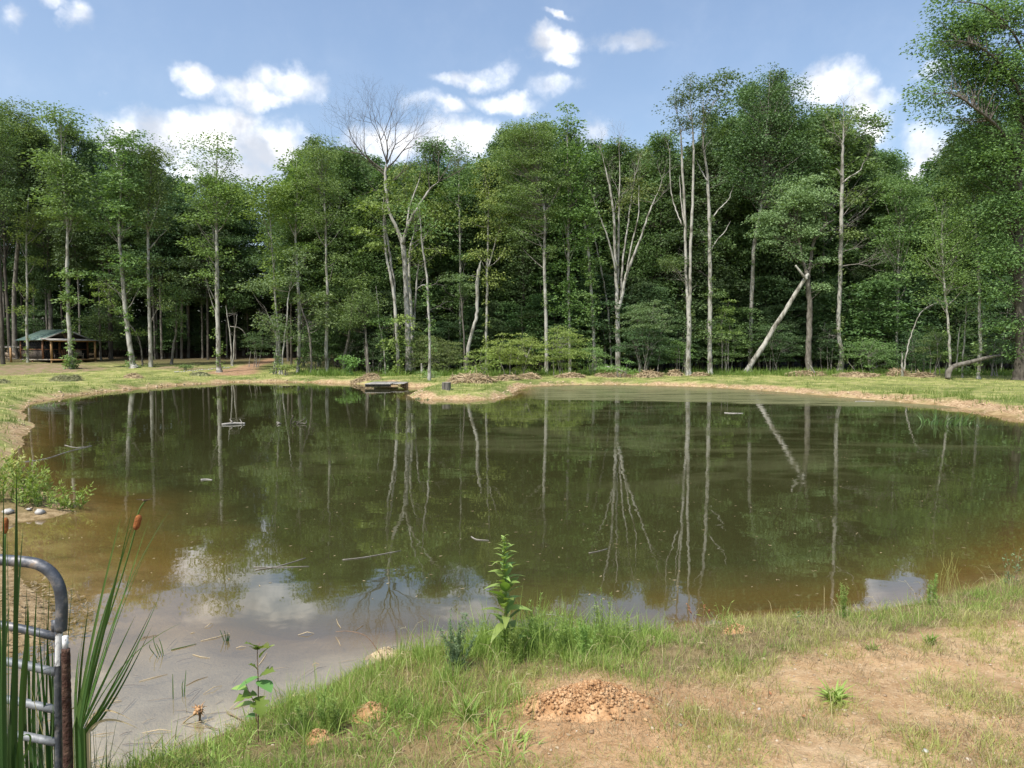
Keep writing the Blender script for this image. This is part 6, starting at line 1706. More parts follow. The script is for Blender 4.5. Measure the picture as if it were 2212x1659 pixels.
# roof: two slopes of ribbed metal
for sgn, x0 in ((-1, -.35), (1, WF + .35)):
    mb = MB()
    y0, y1 = -.42, DP + .35
    z0 = HW + .06; zr = HR + .10
    for yy, nm in ((0, 0),):
        a0 = lp(x0, y0, z0); a1 = lp(x0, y1, z0); b0 = lp(apx, y0, zr); b1 = lp(apx, y1, zr)
        dn = np.array([0, 0, -.05])
        mb.add([a0, a1, b1, b0, a0 + dn, a1 + dn, b1 + dn, b0 + dn], [(0, 1, 2, 3), (4, 7, 6, 5), (0, 4, 5, 1), (3, 2, 6, 7), (0, 3, 7, 4), (1, 5, 6, 2)])
    rf = mb.build('roof', M['roof_green'], cab)
    for yy in np.arange(y0 + .12, y1, .30):
        mb = MB(); tube(mb, [lp(x0, yy, z0 + .005), lp(apx, yy, zr + .005)], [.014, .014], 4)
        mb.build('rib', M['roof_green'], cab)
    mb = MB()
    a = lp(x0, y0 - .02, z0 - .05); b = lp(apx, y0 - .02, zr - .05)
    d3 = np.array([0, 0, .13]); th = MF[0] @ np.array([0, .035, 0])
    mb.add([a - d3 * .5, b - d3 * .5, b + d3 * .5, a + d3 * .5, a - d3 * .5 - th, b - d3 * .5 - th, b + d3 * .5 - th, a + d3 * .5 - th], [(0, 1, 2, 3), (4, 7, 6, 5), (0, 4, 5, 1), (3, 2, 6, 7), (0, 3, 7, 4), (1, 5, 6, 2)])
    mb.build('barge_board', M['weathered'], cab)
# porch
cbox('porch_floor', (WF / 2, -PD / 2 - .06, -.05), (WF + .15, PD, .10), 'deck')
for xx in np.arange(.12, WF, .33):
    pass
cbox('rim_joist', (WF / 2, -PD - .085, -.07), (WF + .2, .04, .17), 'wood_orange')
cbox('porch_post', (.06, -PD, .95), (.17, .15, 1.9), 'wood_orange'); cbox('porch_post', (WF - .06, -PD, .95), (.17, .15, 1.9), 'wood_orange')
cbox('porch_beam', (WF / 2, -PD, 1.90), (WF + .1, .12, .15), 'wood_orange')
mb = MB()
q0 = lp(-.28, -PD - .35, 1.99); q1 = lp(WF + .3, -PD - .35, 1.99); q2 = lp(WF + .3, -.02, 2.20); q3 = lp(-.28, -.02, 2.20); dn = np.array([0, 0, -.06])
mb.add([q0, q1, q2, q3, q0 + dn, q1 + dn, q2 + dn, q3 + dn], [(0, 1, 2, 3), (4, 7, 6, 5), (0, 4, 5, 1), (3, 2, 6, 7), (0, 3, 7, 4), (1, 5, 6, 2)])
mb.build('porch_roof', M['weathered'], cab)
for xx in np.arange(.1, WF, .55):
    cbox('rafter', (xx, -PD / 2 - .1, 1.965), (.05, PD + .3, .07), 'wood_orange')
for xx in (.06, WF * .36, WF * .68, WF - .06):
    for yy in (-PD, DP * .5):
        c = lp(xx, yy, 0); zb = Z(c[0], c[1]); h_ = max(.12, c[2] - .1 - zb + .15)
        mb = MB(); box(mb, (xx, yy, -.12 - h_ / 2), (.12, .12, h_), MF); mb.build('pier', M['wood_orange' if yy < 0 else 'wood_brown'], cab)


def adirondack(label, x, y, mt, rz=0, w=.62):
    c0 = lp(x, y, 0)
    rt = thing('porch_chair', label, 'chair', tuple(c0))
    cs, sn = math.cos(rz), math.sin(rz)
    A = MF[0] @ np.array([[cs, -sn, 0], [sn, cs, 0], [0, 0, 1.0]])
    L_ = (A, c0)
    def b(nm, c, s, tilt=None):
        mb = MB(); box(mb, c, s, L_); mb.build(nm, M[mt], rt)
    for i in range(5):
        b('seat_slat', (0, -.22 + i * .1, .36 - i * .02), (w, .085, .025))
    for i in range(5):
        xx = (-.5 + (i + .5) / 5) * w; hh = .62 + .12 * math.cos((i - 2) * .8)
        mb = MB()
        p0 = A @ np.array([xx, .26, .28]) + c0; p1 = A @ np.array([xx * 1.12, .50, .28 + hh]) + c0
        sx = A @ np.array([w / 11, 0, 0]); sy = A @ np.array([0, .012, 0])
        mb.add([p0 - sx - sy, p0 + sx - sy, p0 + sx + sy, p0 - sx + sy, p1 - sx - sy, p1 + sx - sy, p1 + sx + sy, p1 - sx + sy], [(0, 1, 2, 3), (4, 7, 6, 5), (0, 4, 5, 1), (1, 5, 6, 2), (2, 6, 7, 3), (3, 7, 4, 0)])
        mb.build('back_slat', M[mt], rt)
    for s_ in (-1, 1):
        b('arm', (s_ * w * .56, .02, .58), (.12, .68, .03)); b('leg', (s_ * w * .52, -.26, .29), (.06, .07, .56)); b('leg', (s_ * w * .52, .28, .2), (.06, .07, .40))


adirondack('pale slatted armchair on the cabin porch, between the tree trunk and the corner post', 3.25, -.75, 'chair_wood', -.3)
adirondack('dark slatted armchair on the cabin porch beside the door', .95, -.6, 'siding', .2)
adirondack('reddish wide slatted bench in front of the cabin door', 2.1, -.55, 'wood_brown', 0, 1.1)

# swing shelter at the edge of the photograph
sp_ = hit(26, 782); Dz = sp_[1]
zb = sp_[2]
sh_ = thing('swing_shelter', 'low wooden swing frame with a flat slatted roof at the edge of the clearing', 'shelter', tuple(sp_))
def wb(name, c, s, mt, rt):
    mb = MB(); box(mb, c, s); return mb.build(name, M[mt], rt)
tz = at(26, 752, Dz)[2]
sx = Dz / FPX
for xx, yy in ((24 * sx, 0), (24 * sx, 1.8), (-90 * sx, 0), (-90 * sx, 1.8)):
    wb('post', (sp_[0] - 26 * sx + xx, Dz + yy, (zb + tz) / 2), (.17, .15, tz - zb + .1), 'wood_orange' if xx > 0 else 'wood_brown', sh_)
for yy in (0, 1.8):
    wb('beam', (sp_[0] - 58 * sx, Dz + yy, tz + .06), (132 * sx, .08, .14), 'weathered', sh_)
for k in range(18):
    wb('roof_slat', (sp_[0] + 7 * sx - k * .36, Dz + .9, tz + .17), (.10, 2.3, .06), 'weathered', sh_)
sw = thing('bench_swing', 'pale wooden porch swing with round-topped back hanging in the shelter', 'swing', (sp_[0] - 22 * sx, Dz + .9, at(10, 773, Dz)[2]))
c0 = np.array(sw.location)
wb('seat', c0 + [0, 0, 0], (1.35, .5, .07), 'chair_wood', sw)
for s_ in (-1, 1):
    mb = MB()
    for i in range(5):
        xx = c0[0] + s_ * .33 + (i - 2) * .115
        box(mb, (xx, c0[1] + .26, c0[2] + .27 + .035 * math.cos((i - 2) * .8)), (.09, .03, .45 + .07 * math.cos((i - 2) * .8)))
    mb.build('back', M['chair_wood'], sw)
    wb('arm', c0 + [s_ * .66, 0, .24], (.06, .5, .04), 'chair_wood', sw)
    mb = MB(); tube(mb, [c0 + [s_ * .66, 0, .24], c0 + [s_ * .66, 0, tz - c0[2]]], [.015, .015], 5); mb.build('chain', M['bark_dark'], sw)

# ------------------------------------------------ footbridge, stump, piles
q0 = onz(803, 821, .34); q1 = onz(893, 818, .34); q2 = onz(851, 829.5, .26)
fb = thing('footbridge', 'low flat grey plank footbridge beside the hay heap on the far shore', 'footbridge', (q2[0] - .6, q2[1], .0))
bx0, bx1 = onz(798, 826, .28)[0], onz(852, 826, .28)[0]
by0 = q2[1] + .2
zt = .24
nb_ = 13
for i in range(nb_):
    f = (i + .5) / nb_
    mb = MB(); xx = bx0 + (bx1 - bx0) * f; w = (bx1 - bx0) / nb_ * .80
    box(mb, (xx, by0 + 1.5, zt), (w, 3.0, .05)); o = mb.build('plank', M['weathered'], fb)
for yy in (by0 + .15, by0 + 2.8):
    wb('stringer', ((bx0 + bx1) / 2, yy, zt - .10), (bx1 - bx0, .09, .13), 'bark_dark', fb)
for i in range(5):
    xx = bx1 + .12 + i * .13
    wb('plank', (xx, by0 + 1.75, zt - .005), (.11, 2.5, .04), 'weathered', fb)

s0 = hit(964, 842)
st_ = thing('tree_stump', 'short grey sawn tree stump standing on the grassy spit', 'stump', tuple(s0))
mb = MB(); r0 = .215
P = np.array([[s0[0], s0[1], s0[2] - .05], [s0[0], s0[1], s0[2] + .05], [s0[0], s0[1], s0[2] + .20], [s0[0] + .01, s0[1], s0[2] + .36]])
th = np.linspace(0, 2 * math.pi, 24, endpoint=False)
rows = [np.stack([p_[0] + np.cos(th) * r_ * (1 + .06 * np.sin(th * 5) + .04 * np.sin(th * 11)), p_[1] + np.sin(th) * r_ * (1 + .06 * np.sin(th * 5)), np.full(24, p_[2])], -1) for p_, r_ in zip(P, (r0 * 1.15, r0 * 1.04, r0, r0 * .98))]
V_ = np.concatenate(rows); F = [(a * 24 + b, a * 24 + (b + 1) % 24, (a + 1) * 24 + (b + 1) % 24, (a + 1) * 24 + b) for a in range(3) for b in range(24)]
mb.add(V_, F); mb.build('bark', M['stump_bark'], st_)
mb = MB(); V_ = np.concatenate([rows[-1] + [0, 0, .002], [[P[-1][0], P[-1][1], P[-1][2] + .005]]]); mb.add(V_, None, [(24, b, (b + 1) % 24) for b in range(24)]); mb.build('cut_face', M['stump_top'], st_)


def pile(name, label, cat, px, py, wpx, hpx, mt, n, stick=.022, L=.8, D=None, core='hay', green=False):
    h = hit(px, py) if D is None else np.array([at(px, py, D)[0], D, Z(at(px, py, D)[0], D)])
    D = h[1]; W = wpx * D / FPX * .5; H = hpx * D / FPX
    rt = thing(name, label, cat, tuple(h))
    mb = MB()
    n1 = 16
    g = np.linspace(-1, 1, n1); gx, gy = np.meshgrid(g, g)
    rr = np.hypot(gx, gy)
    hh = H * .8 * np.clip(1 - rr ** 2, 0, 1) ** .6 * (1 + .7 * fbm(gx * 2.5 + h[0], gy * 2.5, 5))
    X = h[0] + gx * W; Y = h[1] + gy * W * .6
    mb.add(np.stack([X, Y, zfun(X, Y) + hh - .05], -1).reshape(-1, 3), np.stack([(i := np.arange(n1 - 1)[:, None] * n1) + (j := np.arange(n1 - 1)[None]), i + j + 1, i + n1 + j + 1, i + n1 + j], -1).reshape(-1, 4), a=.4)
    mb.build('heap', M[mt], rt)
    sb = MB()
    for k in range(n):
        a_ = rng.uniform(0, 6.28); r_ = rng.uniform(0, 1) ** .6
        c = np.array([h[0] + math.cos(a_) * r_ * W, h[1] + math.sin(a_) * r_ * W * .6, 0])
        c[2] = Z(c[0], c[1]) + H * .8 * max(0, 1 - r_ * r_) ** .6 + rnd(-.02, .05)
        d = np.array([rnd(-1, 1), rnd(-.6, .6), rnd(-.25, .35)]); d = d / np.linalg.norm(d) * L * rnd(.4, 1.1)
        P = np.array([c - d / 2 + [0, 0, -abs(rnd(0, .12)) * L], c + [0, 0, .04 * L], c + d / 2 + [0, 0, -abs(rnd(0, .2)) * L]])
        tube(sb, P, [stick * .4, stick, stick * .4], 3, rnd(0, 1), cap=False)
    o = sb.build('stalks', M[mt], rt); o['kind'] = 'stuff'
    return rt


pile('hay_heap', 'rounded tan hay heap at the left end of the plank footbridge', 'hay heap', 800, 820, 46, 15, 'hay', 160, .018, .5)
pile('hay_heap', 'low pale heap of raked grass just left of the rounded hay heap at the footbridge', 'hay heap', 772, 825, 34, 6, 'hay', 70, .018, .4)
pile('brush_pile', 'largest tangled brush pile, tan roots and stalks, behind the stump', 'brush pile', 1018, 828, 100, 21, 'hay', 460, .03, .9)
pile('brush_pile', 'low tan brush pile just beyond the largest tangled one', 'brush pile', 1098, 822, 52, 12, 'hay', 150, .028, .8)
pile('brush_pile', 'small brush pile with spiky upright blades under the widest yellow-green bush', 'brush pile', 1146, 818, 44, 12, 'hay', 120, .024, .9)
pile('brush_pile', 'small tan heap before the thin-stemmed yellow-green bush', 'brush pile', 1232, 816, 62, 11, 'hay', 150, .026, .8)
pile('brush_pile', 'long flat line of tan uprooted stalks under the small round bush', 'brush pile', 1325, 815, 86, 9, 'hay', 190, .026, .8)
pile('brush_pile', 'spread fan of pale stalks left of the two-stemmed white trunk', 'brush pile', 1402, 814, 60, 13, 'hay', 170, .026, 1.0)
pile('brush_pile', 'compact brown root ball at the foot of the two-stemmed white trunk', 'brush pile', 1458, 812, 32, 14, 'hay', 110, .026, .6)
pile('brush_pile', 'low tan litter line between the two straight white trunks', 'brush pile', 1512, 812, 40, 7, 'hay', 90, .024, .7)
pile('brush_pile', 'pile of tan stalks at the foot of the crooked willow', 'brush pile', 1740, 812, 90, 11, 'hay', 240, .026, .8)
pile('brush_pile', 'long strewn tan heap past the tall dead-topped white trunk', 'brush pile', 1850, 813, 100, 9, 'hay', 220, .024, .8)
pile('brush_pile', 'upright shock of pale stalks beside the short white stub', 'brush pile', 1940, 813, 44, 16, 'hay', 150, .024, .9)
pile('brush_pile', 'last low tan heap before the fallen log', 'brush pile', 1992, 814, 56, 10, 'hay', 140, .024, .8)
pile('hay_heap', 'grey-green double heap of raked grass on the lawn below the cabin', 'hay heap', 138, 823, 60, 14, 'hay_green', 260, .012, .45)
pile('hay_heap', 'smaller peaked part of cut grass beside the grey-green heap', 'hay heap', 163, 822, 28, 14, 'hay_green', 130, .012, .45)
pile('hay_heap', 'straw-topped heap of cut grass below the crooked flared tree', 'hay heap', 288, 816, 44, 11, 'hay', 150, .014, .45)
pile('hay_heap', 'brownish heap of cut stalks below the tall straight poplar', 'hay heap', 432, 812, 44, 10, 'hay_green', 150, .018, .5)
pile('hay_heap', 'small dark heap of cut grass at the photo edge of the lawn', 'hay heap', 8, 828, 26, 9, 'hay_green', 90, .012, .4)
# pale dead boughs lying at the wood's edge
log('dead_branch', 'pale dead branch pointing up behind the small round bush', [(1355, 806, 3, 0), (1340, 800, 4, 0), (1322, 795, 3.5, 0), (1305, 790, 1.5, 0)], 52, cat='branch')
log('dead_branch', 'short pale stick slanting up by the willow foot', [(1760, 806, 3, 0), (1752, 793, 3, 0), (1745, 783, 1.5, 0)], 52, cat='branch')
log('tree_stub', 'short pale broken stub beside the lone white trunk', [(911, 806, 5, 0), (911, 796, 4.5, 0), (910, 785, 2, 0)], 53, cat='tree stub')

# row of white stones along the track
for k in range(34):
    f = k / 33
    px = 378 + 118 * f + rnd(-1.2, 1.2); py = 805 - 10.5 * f + rnd(-.8, .8)
    h = hit(px, py); r_ = rnd(.045, .085)
    mb = MB(); rocks(mb, np.array([[0, 0, r_ * .4]]), r_, .7, .8, jit=.15)
    o = mb.build('border_stone', M['white_stone']); o.location = h
    tag(o, 'white border stone in the row lining the dirt track', 'stone', 'white stones lining the dirt track')

# ------------------------------------------------ weeds of the far banks and the wood's edge
fw_ = MB()
n = 26000
px = rng.uniform(-40, 2300, n)
x = rng.uniform(-36, 40, n); y = rng.uniform(9, 56, n)
zz, dd_ = zfun(x, y, True)
cl = fbm(x / 1.6, y / 1.6, 401) + .5
pr = sst(dd_, .15, .5) * (1 - sst(dd_, 1.2, 3.2)) * sst(cl, .42, .62) + .05 * (dd_ > .4)
pr *= (1.0 + 1.2 * ((x > 14) & (y < 34)))
kp = (rng.uniform(0, 1, n) < pr * .8) & (dd_ > .12)
tufts(x[kp], y[kp], 12, np.full(kp.sum(), .10), .10 + .17 * rng.uniform(0, 1, kp.sum()) ** 1.5 + .12 * ((x[kp] > 14) & (y[kp] < 34)), .016, .4, fw_, .3 + .6 * vn(x[kp] / 2, y[kp] / 2, 11), seg=2)
grass_obj('bank_weeds', fw_, 'lawn_weed', 'green weeds and grass fringing the water along the far banks', 'weeds')
ew = MB()
n = 4200
px = rng.uniform(640, 2240, n); D = rng.uniform(51.5, 60, n)
x = (px - 1106) / FPX * D; y = D
cl = fbm(x / 2.2, y / 2.2, 402) + .5
kp = rng.uniform(0, 1, n) < sst(cl, .35, .6) * sst(D, 51.5, 54)
tufts(x[kp], y[kp], 12, np.full(kp.sum(), .16), .25 + .55 * rng.uniform(0, 1, kp.sum()) ** 2, .035, .4, ew, .2 + .6 * vn(x[kp] / 2, y[kp] / 2, 12), seg=2)
grass_obj('edge_weeds', ew, 'lawn_weed', 'knee-high green weeds growing along the foot of the wood', 'weeds')
# mown lawn: short stubble that catches the light
lw = MB()
n = 30000
x = rng.uniform(-40, 40, n); y = rng.uniform(14, 60, n)
zz, dd_ = zfun(x, y, True)
kp = (dd_ > .5) & (np.abs(x) < .75 * y + 3)
x, y, zz = x[kp], y[kp], zz[kp]; n = len(x)
blades(lw, np.stack([x, y, zz - .01], -1), rng.uniform(0, 6.28, n), np.clip(rng.normal(.7, .3, n), 0, 1.1), rng.uniform(.05, .2, n), .025, np.clip(.25 + fbm(x / 3, y / 3, 44) + .5 + rng.normal(0, .15, n), 0, 1), 2)
grass_obj('lawn_grass', lw, 'grass_yellow', 'short mown yellow-green lawn grass round the far side of the pond', 'grass')
# clods of the eroded bank
bc = MB()
x = rng.uniform(-34, 36, 60000); y = rng.uniform(9, 53, 60000)
dd_ = sdist(x, y); kp = (dd_ > -.35) & (dd_ < .7) & (np.abs(x) < .75 * y + 2)
x, y = x[kp], y[kp]; zz, dd2 = zfun(x, y, True)
kp = (dd2 > -.02) & (dd2 < .45 + .5 * fbm(x / 1.4, y / 1.4, 77) * 2) & (zz > -.02)
x, y, zz = x[kp][:3600], y[kp][:3600], zz[kp][:3600]
r_ = (.025 + .06 * rng.uniform(0, 1, len(x)) ** 3) * np.clip(y / 38, .3, 1)
rocks(bc, np.stack([x, y, zz + r_ * .1], -1), r_, .5, rng.uniform(0, 1, len(x)))
grass_obj('bank_clods', bc, 'crumb_dry', 'broken tan clods of earth along the eroded waterline', 'earth')

# ------------------------------------------------ left promontory: leafy plants and pale stones
SP('willow_weed', 'big clump of light green narrow-leaved plants on the near left promontory', 'weed', 40, 1070, 9.9, 34, .60, .5, .11, .024, 30, 'grass', 'weed', .45, .42, stem_r=.004)
SP('willow_weed', 'lower leafy clump spreading toward the water at the tip of the promontory', 'weed', 108, 1096, 9.7, 24, .36, .9, .10, .022, 26, 'grass', 'weed', .5, .30, stem_r=.004)
SP('willow_weed', 'tuft of reddish-tinged leafy plants behind the promontory clump', 'weed', 12, 1040, 10.9, 22, .62, .5, .12, .026, 30, 'grass_yellow', 'weed', .5, .3, stem_r=.004)
for px, py, r_, lab in [(85, 1108, .065, 'pale rounded stone at the tip of the leafy promontory'), (62, 1106, .03, 'small grey stone next to the pale rounded one'), (18, 1112, .08, 'pale stone at the photo edge below the leafy promontory')]:
    q = onz(px, py, .05); mb = MB(); rocks(mb, np.array([[0, 0, .02]]), r_, .6, .8, jit=.12)
    o = mb.build('stone', M['white_stone']); o.location = (q[0], q[1], max(.02, Z(q[0], q[1]))); tag(o, lab, 'stone')


# ------------------------------------------------ sticks, reeds and litter in the water
def twig(name, label, pts, r_, mt='twig', lift=.004, cat='twig', group=None):
    P = []
    for px, py, z_ in pts:
        q = onz(px, py, 0) if z_ <= 0.02 else None
        P.append(q if q is not None else None)
    base = next(p for p in P if p is not None)
    for k, (px, py, z_) in enumerate(pts):
        if P[k] is None:
            P[k] = at(px, py, base[1])
        P[k] = P[k] + np.array([0, 0, lift])
    P = np.array(P)
    mb = MB(); P2, R2 = spline(P, np.linspace(r_ * .75, r_ * .4, len(P)), 4); tube(mb, P2, R2, 6, .6)
    o = mb.build(name, M[mt], loc=tuple(P[0])); tag(o, label, cat, group)
    return o


q = onz(505, 917, 0)
rt = thing('floating_log', 'pale flat floating log with two curled twigs standing up from it', 'floating log', tuple(q))
a_, b_ = onz(479, 918, 0), onz(529, 916, 0)
mb = MB(); tube(mb, spline([a_ + [0, 0, .01], (a_ + b_) / 2 + [0, .02, .03], b_ + [0, 0, .01]], None, 5), .035, 6); mb.build('log', M['weathered'], rt)
P, Rr = stem_world([(496, 917, 3), (501, 911, 3), (497, 907, 2.4), (499, 904, 1.5)], q[1]); mb = MB(); tube(mb, *spline(P, Rr, 4), 5); mb.build('twig', M['twig'], rt)
P, Rr = stem_world([(524, 915, 2), (520, 909, 1.6), (518, 905, 1)], q[1]); mb = MB(); tube(mb, *spline(P, Rr, 4), 5); mb.build('twig', M['twig'], rt)
q = onz(640, 916, 0)
rt = thing('dead_branch', 'tangle of dark twigs sticking out of the far water with looping ends', 'branch', tuple(q))
for pts in ([(628, 917, 3), (629, 908, 2.6), (633, 899, 2), (630, 897, 1)], [(632, 916, 2.5), (636, 910, 2.2), (641, 912, 2), (646, 909, 1.5)], [(640, 917, 2.5), (648, 911, 2), (656, 906, 1.6), (661, 902, 1)], [(646, 916, 3), (652, 914, 2.6), (660, 915, 2), (662, 908, 1.4)], [(604, 916, 3), (600, 912, 2.4), (597, 913, 1.5)], [(598, 917, 3), (604, 914, 2.5), (608, 916, 1.5)]):
    P, Rr = stem_world(pts, q[1]); mb = MB(); tube(mb, *spline(P, Rr, 4), 5); mb.build('twig', M['twig' if pts[0][0] < 610 else 'twig_dark'], rt)
twig('floating_stick', 'short pale bark piece floating on open dark water', [(434, 1037, 0), (446, 1036, 0), (458, 1037, 0)], .022, 'weathered', cat='stick')
twig('floating_stick', 'long thin pale stick floating nearly level in mid-pond', [(740, 1210, 0), (790, 1204, 0), (866, 1190, 0)], .008, 'twig', cat='stick')
twig('floating_stick', 'forked little twig floating near the top of the tall weed', [(1018, 1160, 0), (1030, 1166, 0), (1056, 1168, 0)], .010, 'twig', cat='stick')
twig('floating_stick', 'pair of pale crossed reeds floating by the cloud reflection, upper one', [(552, 1232, 0), (600, 1224, 0), (660, 1206, 0)], .008, 'twig', cat='stick')
twig('floating_stick', 'lower of two pale crossed reeds by the cloud reflection', [(548, 1226, 0), (610, 1226, 0), (668, 1224, 0)], .007, 'twig', cat='stick')
twig('floating_stick', 'thin reed lying on the brown water below the low weeds', [(1180, 1328, 0), (1210, 1332, 0), (1240, 1345, 0)], .006, 'twig', cat='stick')
twig('floating_stick', 'short broken twig floating left of the parallel trunks reflections', [(1272, 1195, 0), (1290, 1192, 0), (1312, 1186, 0)], .007, 'twig', cat='stick')
twig('floating_stick', 'pale sliver floating in the far glare beneath the leaning log', [(1565, 892, 0), (1580, 893, 0), (1605, 893, 0)], .03, 'weathered', cat='stick')
twig('floating_stick', 'pale sliver floating near the far bank right of the tall white trunk', [(1848, 868, 0), (1862, 867, 0), (1890, 868, 0)], .03, 'weathered', cat='stick')
twig('branch_in_water', 'long thin dark branch trailing from the bank into shallow brown water', [(40, 1000, 0), (100, 991, 0), (150, 975, 0), (198, 964, 0)], .014, 'twig', cat='branch')
twig('branch_in_water', 'short branch lying across the long trailing one in the brown shallows', [(140, 962, 0), (165, 967, 0), (198, 963, 0)], .012, 'twig', cat='branch')
twig('sunken_stick', 'straight pale stick lying in the shallows near the muddy root', [(490, 1540, 0), (520, 1555, 0), (545, 1571, 0)], .006, 'straw', cat='stick')
twig('sunken_stick', 'thin reed under the water edge pointing at the water corner', [(395, 1640, 0), (450, 1600, 0), (520, 1570, 0)], .006, 'straw', cat='stick')
twig('arched_stalk', 'dead grass stalk arching from the bank over the water', [(835, 1440, 0), (815, 1405, .2), (790, 1375, .2), (755, 1365, .2), (725, 1366, .2)], .005, 'dead_stem', cat='stalk')
# small leaves and specks afloat
fl = MB()
n = 420
px = rng.uniform(60, 2150, n); py = 880 + 420 * rng.uniform(0, 1, n) ** 1.1
P = np.array([onz(a, b, 0) for a, b in zip(px, py)])
kp = sdist(P[:, 0], P[:, 1]) < -.4
P = P[kp]; P[:, 2] = .004; n = len(P)
leaf_quads(fl, P, np.stack([rng.normal(0, 1, n), rng.normal(0, 1, n), np.zeros(n)], -1), np.tile([0, 0, 1.0], (n, 1)), rng.uniform(.012, .05, n) * (1 + P[:, 1] * .035), rng.uniform(.008, .02, n), rng.uniform(.3, 1, n))
grass_obj('floating_bits', fl, 'straw', 'tiny pale leaves and seeds afloat all over the pond', 'floating litter')
# rotting reed litter under the near shallow water
rl = MB()
n = 520
x = rng.uniform(-2.9, -.2, n); y = rng.uniform(2.9, 5.6, n)
zz, dd_ = zfun(x, y, True)
kp = (dd_ < .05) & (dd_ > -1.3) & (rng.uniform(0, 1, n) < .25 + .75 * sst(-x, .4, 1.6) * (1 - sst(y, 3.9, 4.6)))
for a, b, z_ in zip(x[kp], y[kp], zz[kp]):
    L_ = rnd(.03, .22); an = rng.normal(.6, .7)
    d = np.array([math.cos(an), math.sin(an), 0]) * L_
    z0 = max(z_ + .008, -.03) if rng.random() < .6 else .003
    tube(rl, [np.array([a, b, z0]), np.array([a, b, z0 + .004]) + d * .5 + rng.normal(0, .006, 3), np.array([a, b, z0]) + d], [.002, .0032, .0015], 3, rnd(0, 1), cap=False)
grass_obj('reed_litter', rl, 'hay', 'rotting reed stems and twigs littering the muddy shallows', 'reed litter')
ll = MB()
n = 2600
x = rng.uniform(-4.6, -2.9, n); y = rng.uniform(4.6, 8.4, n)
zz, dd_ = zfun(x, y, True); kp = (dd_ > -.25)
n = kp.sum()
P = np.stack([x[kp], y[kp], np.maximum(zz[kp], .0) + .01], -1)
leaf_quads(ll, P, rng.normal(0, 1, (n, 3)) * [1, 1, .2], rng.normal(0, .4, (n, 3)) + [0, 0, 1], rng.uniform(.02, .10, n), rng.uniform(.006, .025, n), rng.uniform(.0, .6, n))
grass_obj('leaf_litter', ll, 'straw', 'dry leaves and reed scraps on the small left bank behind the gate', 'leaf litter')


def broken_reed(label, px, py, blades_, mt='cattail'):
    q = onz(px, py, 0)
    rt = thing('broken_reed', label, 'reed', (q[0], q[1], 0))
    for (tx, ty, dx, tone) in blades_:
        e = at(tx, ty, q[1])
        mb = MB(); P = spline([q + [dx, 0, -.03], (q + e) / 2 + [dx, 0, .004], e], None, 4)
        ribbon(mb, P, np.linspace(.008, .003, len(P)), tone, face=[.2, -1, .3]); mb.build('blade', M[mt], rt)


broken_reed('broken reed stub with a few snapped green blades near the gate side', 354, 1411, [(343, 1378, 0, .5), (337, 1390, -.01, .4), (331, 1372, -.03, .6), (324, 1392, -.05, .3)])
broken_reed('dark snapped reed stump poking from the cloud reflection', 490, 1385, [(484, 1362, 0, .1), (475, 1361, -.01, .3), (494, 1370, .004, .05), (497, 1372, .006, .05), (491, 1366, .002, .05)])
broken_reed('thin twin grass blades standing in the shallows', 374, 1500, [(373, 1456, 0, .6)]) 
broken_reed('single forked grass blade standing in the shallows by the thin twin blades', 398, 1495, [(402, 1448, 0, .6), (396, 1470, -.01, .6)])
broken_reed('small green reeds by the trailing branch in the brown shallows', 138, 1000, [(130, 975, 0, .7), (140, 973, .05, .7), (150, 985, .1, .8), (160, 990, .2, .8)])
twig('floating_stick', 'green reed blade floating flat right of the broken reed stub', [(370, 1405, 0), (400, 1398, 0), (424, 1392, 0)], .006, 'cattail', cat='reed')
# muddy root
q = onz(432, 1552, 0)
rt = thing('muddy_root', 'muddy clump of roots on a dark stalk sticking out of the shallows', 'root', tuple(q))
P, Rr = stem_world([(430, 1560, 3), (432, 1548, 4), (430, 1538, 4)], q[1]); mb = MB(); tube(mb, *spline(P, Rr * 1.4, 3), 6); mb.build('stalk', M['rot'], rt)
mb = MB(); c = at(430, 1534, q[1]); rocks(mb, c + rng.normal(0, .012, (26, 3)), .012, .8, rng.uniform(.3, 1, 26), jit=.4)
for k in range(16):
    d = nrm(rng.normal(0, 1, 3)) * rnd(.03, .06); tube(mb, [c, c + d * .6 + [0, 0, .005], c + d], [.004, .003, .001], 3, .7, cap=False)
o = mb.build('roots', M['clod'], rt)
P = [at(430, 1540, q[1]), at(412, 1548, q[1] - .02), onz(395, 1562, 0)]; mb = MB(); tube(mb, spline(P, None, 4), .005, 5); mb.build('dead_leaf_stalk', M['hay'], rt)

# reeds standing in the water off the right-hand bank
def reedbed(label, cx, cy, wpx, n, hpx, lean, tone=.4):
    q = onz(cx, cy, 0); D = q[1]
    rt = thing('reed_patch', label, 'reeds', (q[0], q[1], 0))
    mb = MB()
    X = q[0] + rng.uniform(-.5, .5, n) * wpx * D / FPX; Y = q[1] + rng.uniform(-.4, .4, n)
    blades(mb, np.stack([X, Y, np.full(n, -.05)], -1), rng.normal(lean, .5, n), np.clip(rng.normal(.75, .25, n), .1, 1.1), rng.uniform(.5, 1.1, n) * hpx * D / FPX * 1.5, .03, np.clip(rng.normal(tone, .2, n), 0, 1), 4)
    o = mb.build('blades', M['cattail'], rt); o['kind'] = 'stuff'


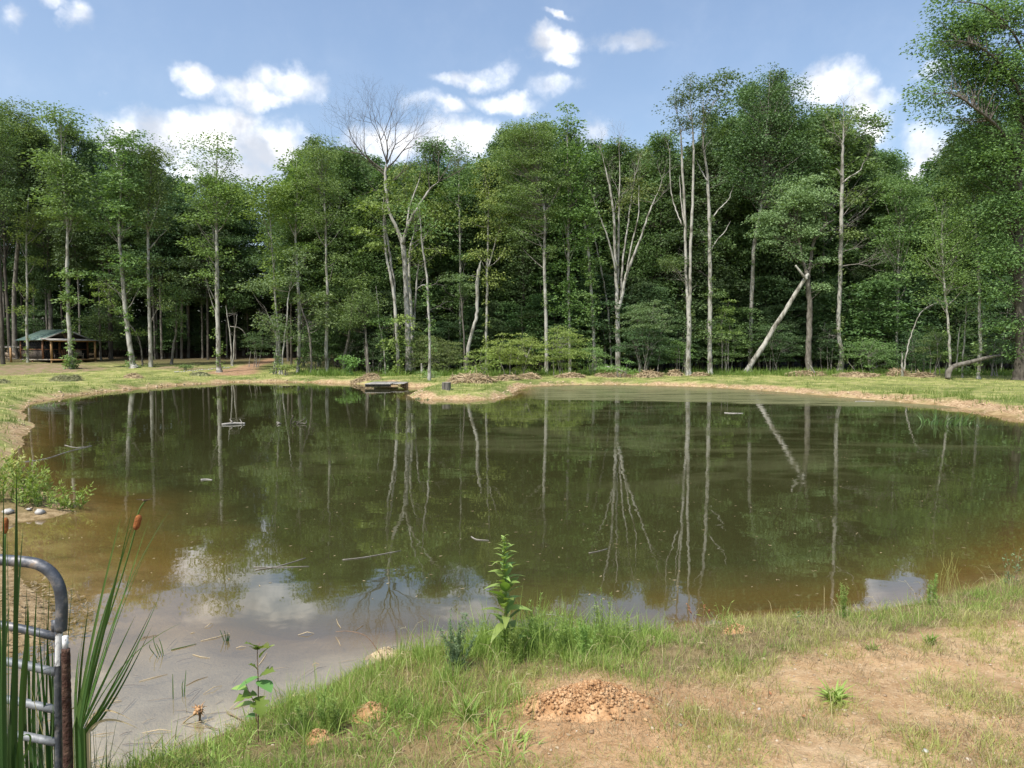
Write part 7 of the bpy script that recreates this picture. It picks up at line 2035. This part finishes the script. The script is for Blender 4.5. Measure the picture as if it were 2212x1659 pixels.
reedbed('patch of green reeds leaning over in the water off the far right bank', 2060, 918, 90, 90, 32, 0.1, .6)
reedbed('thin standing reeds at the water side of the leaning reed patch', 2012, 915, 34, 18, 34, 1.5, .5)
reedbed('small dark drooping reed tuft past the leaning reed patch', 2128, 922, 34, 22, 12, 0.2, .3)
reedbed('dark green sedge tuft at the tip of the grassy spit', 905, 862, 14, 40, 9, 1.5, .2)
reedbed('second small sedge tuft along the front of the grassy spit', 922, 864, 10, 26, 7, 1.5, .2)
reedbed('grassy tuft hanging into the water by the long left bank', 110, 876, 50, 50, 9, .5, .9)
# fallen dry leaves on the bare soil
dl = lance_mesh('dry_leaf', 'dry_leaf', 1, .5, .1, .5, 5)
for px, py, s_, lab in [(1450 + 0, 1602, .0, ''), (2055, 1533, .035, 'brown dry leaf lying past the bright leafy tuft'), (2265, 1555, .03, ''), (1740, 1555, .038, 'curled red-brown leaf lying left below the bright leafy tuft'), (1665, 1505, .034, 'brown leaf on the soil between mound and leafy tuft'),
                        (2098, 1442, .034, 'brown leaf on the open soil beyond the bright leafy tuft'), (2160, 1560, .026, 'small brown leaf near the lower photo edge of the soil')]:
    if s_ == 0 or not lab:
        continue
    q = hit(px, py); o = bpy.data.objects.new('dead_leaf', dl); o.location = (q[0], q[1], Z(q[0], q[1]) + .008); o.scale = (s_,) * 3; o.rotation_euler = (rnd(-.3, .3), rnd(-.2, .2), rnd(0, 6)); COL.objects.link(o); tag(o, lab, 'dead leaf')
for px, py, s_, lab in [(2002, 1558, .012, ''), (2006, 1494, .014, ''), (2020, 1484, .02, 'largest whitish pebble on the open soil'), (1998, 1632, .0, ''), (1999, 1585, .0, ''), (2010, 1600, 0, ''), (1510, 1502, 0, '')]:
    if not lab:
        continue
q = onz(1999, 1372, .5)
for px, py, s_, lab in [(1999 / 1, 1625, .016, 'round pale pebble on the soil near the lower photo edge'), (1469 / 1, 1573, .013, 'small bright white stone on the soil just right of the dirt mound'), (1640, 1535, .010, 'grey-white chip of stone under the bright leafy tuft')]:
    q = hit(px, py); mb = MB(); rocks(mb, np.array([[0, 0, .003]]), s_, .6, .8, jit=.12); o = mb.build('stone', M['white_stone']); o.location = (q[0], q[1], Z(q[0], q[1])); tag(o, lab, 'stone')
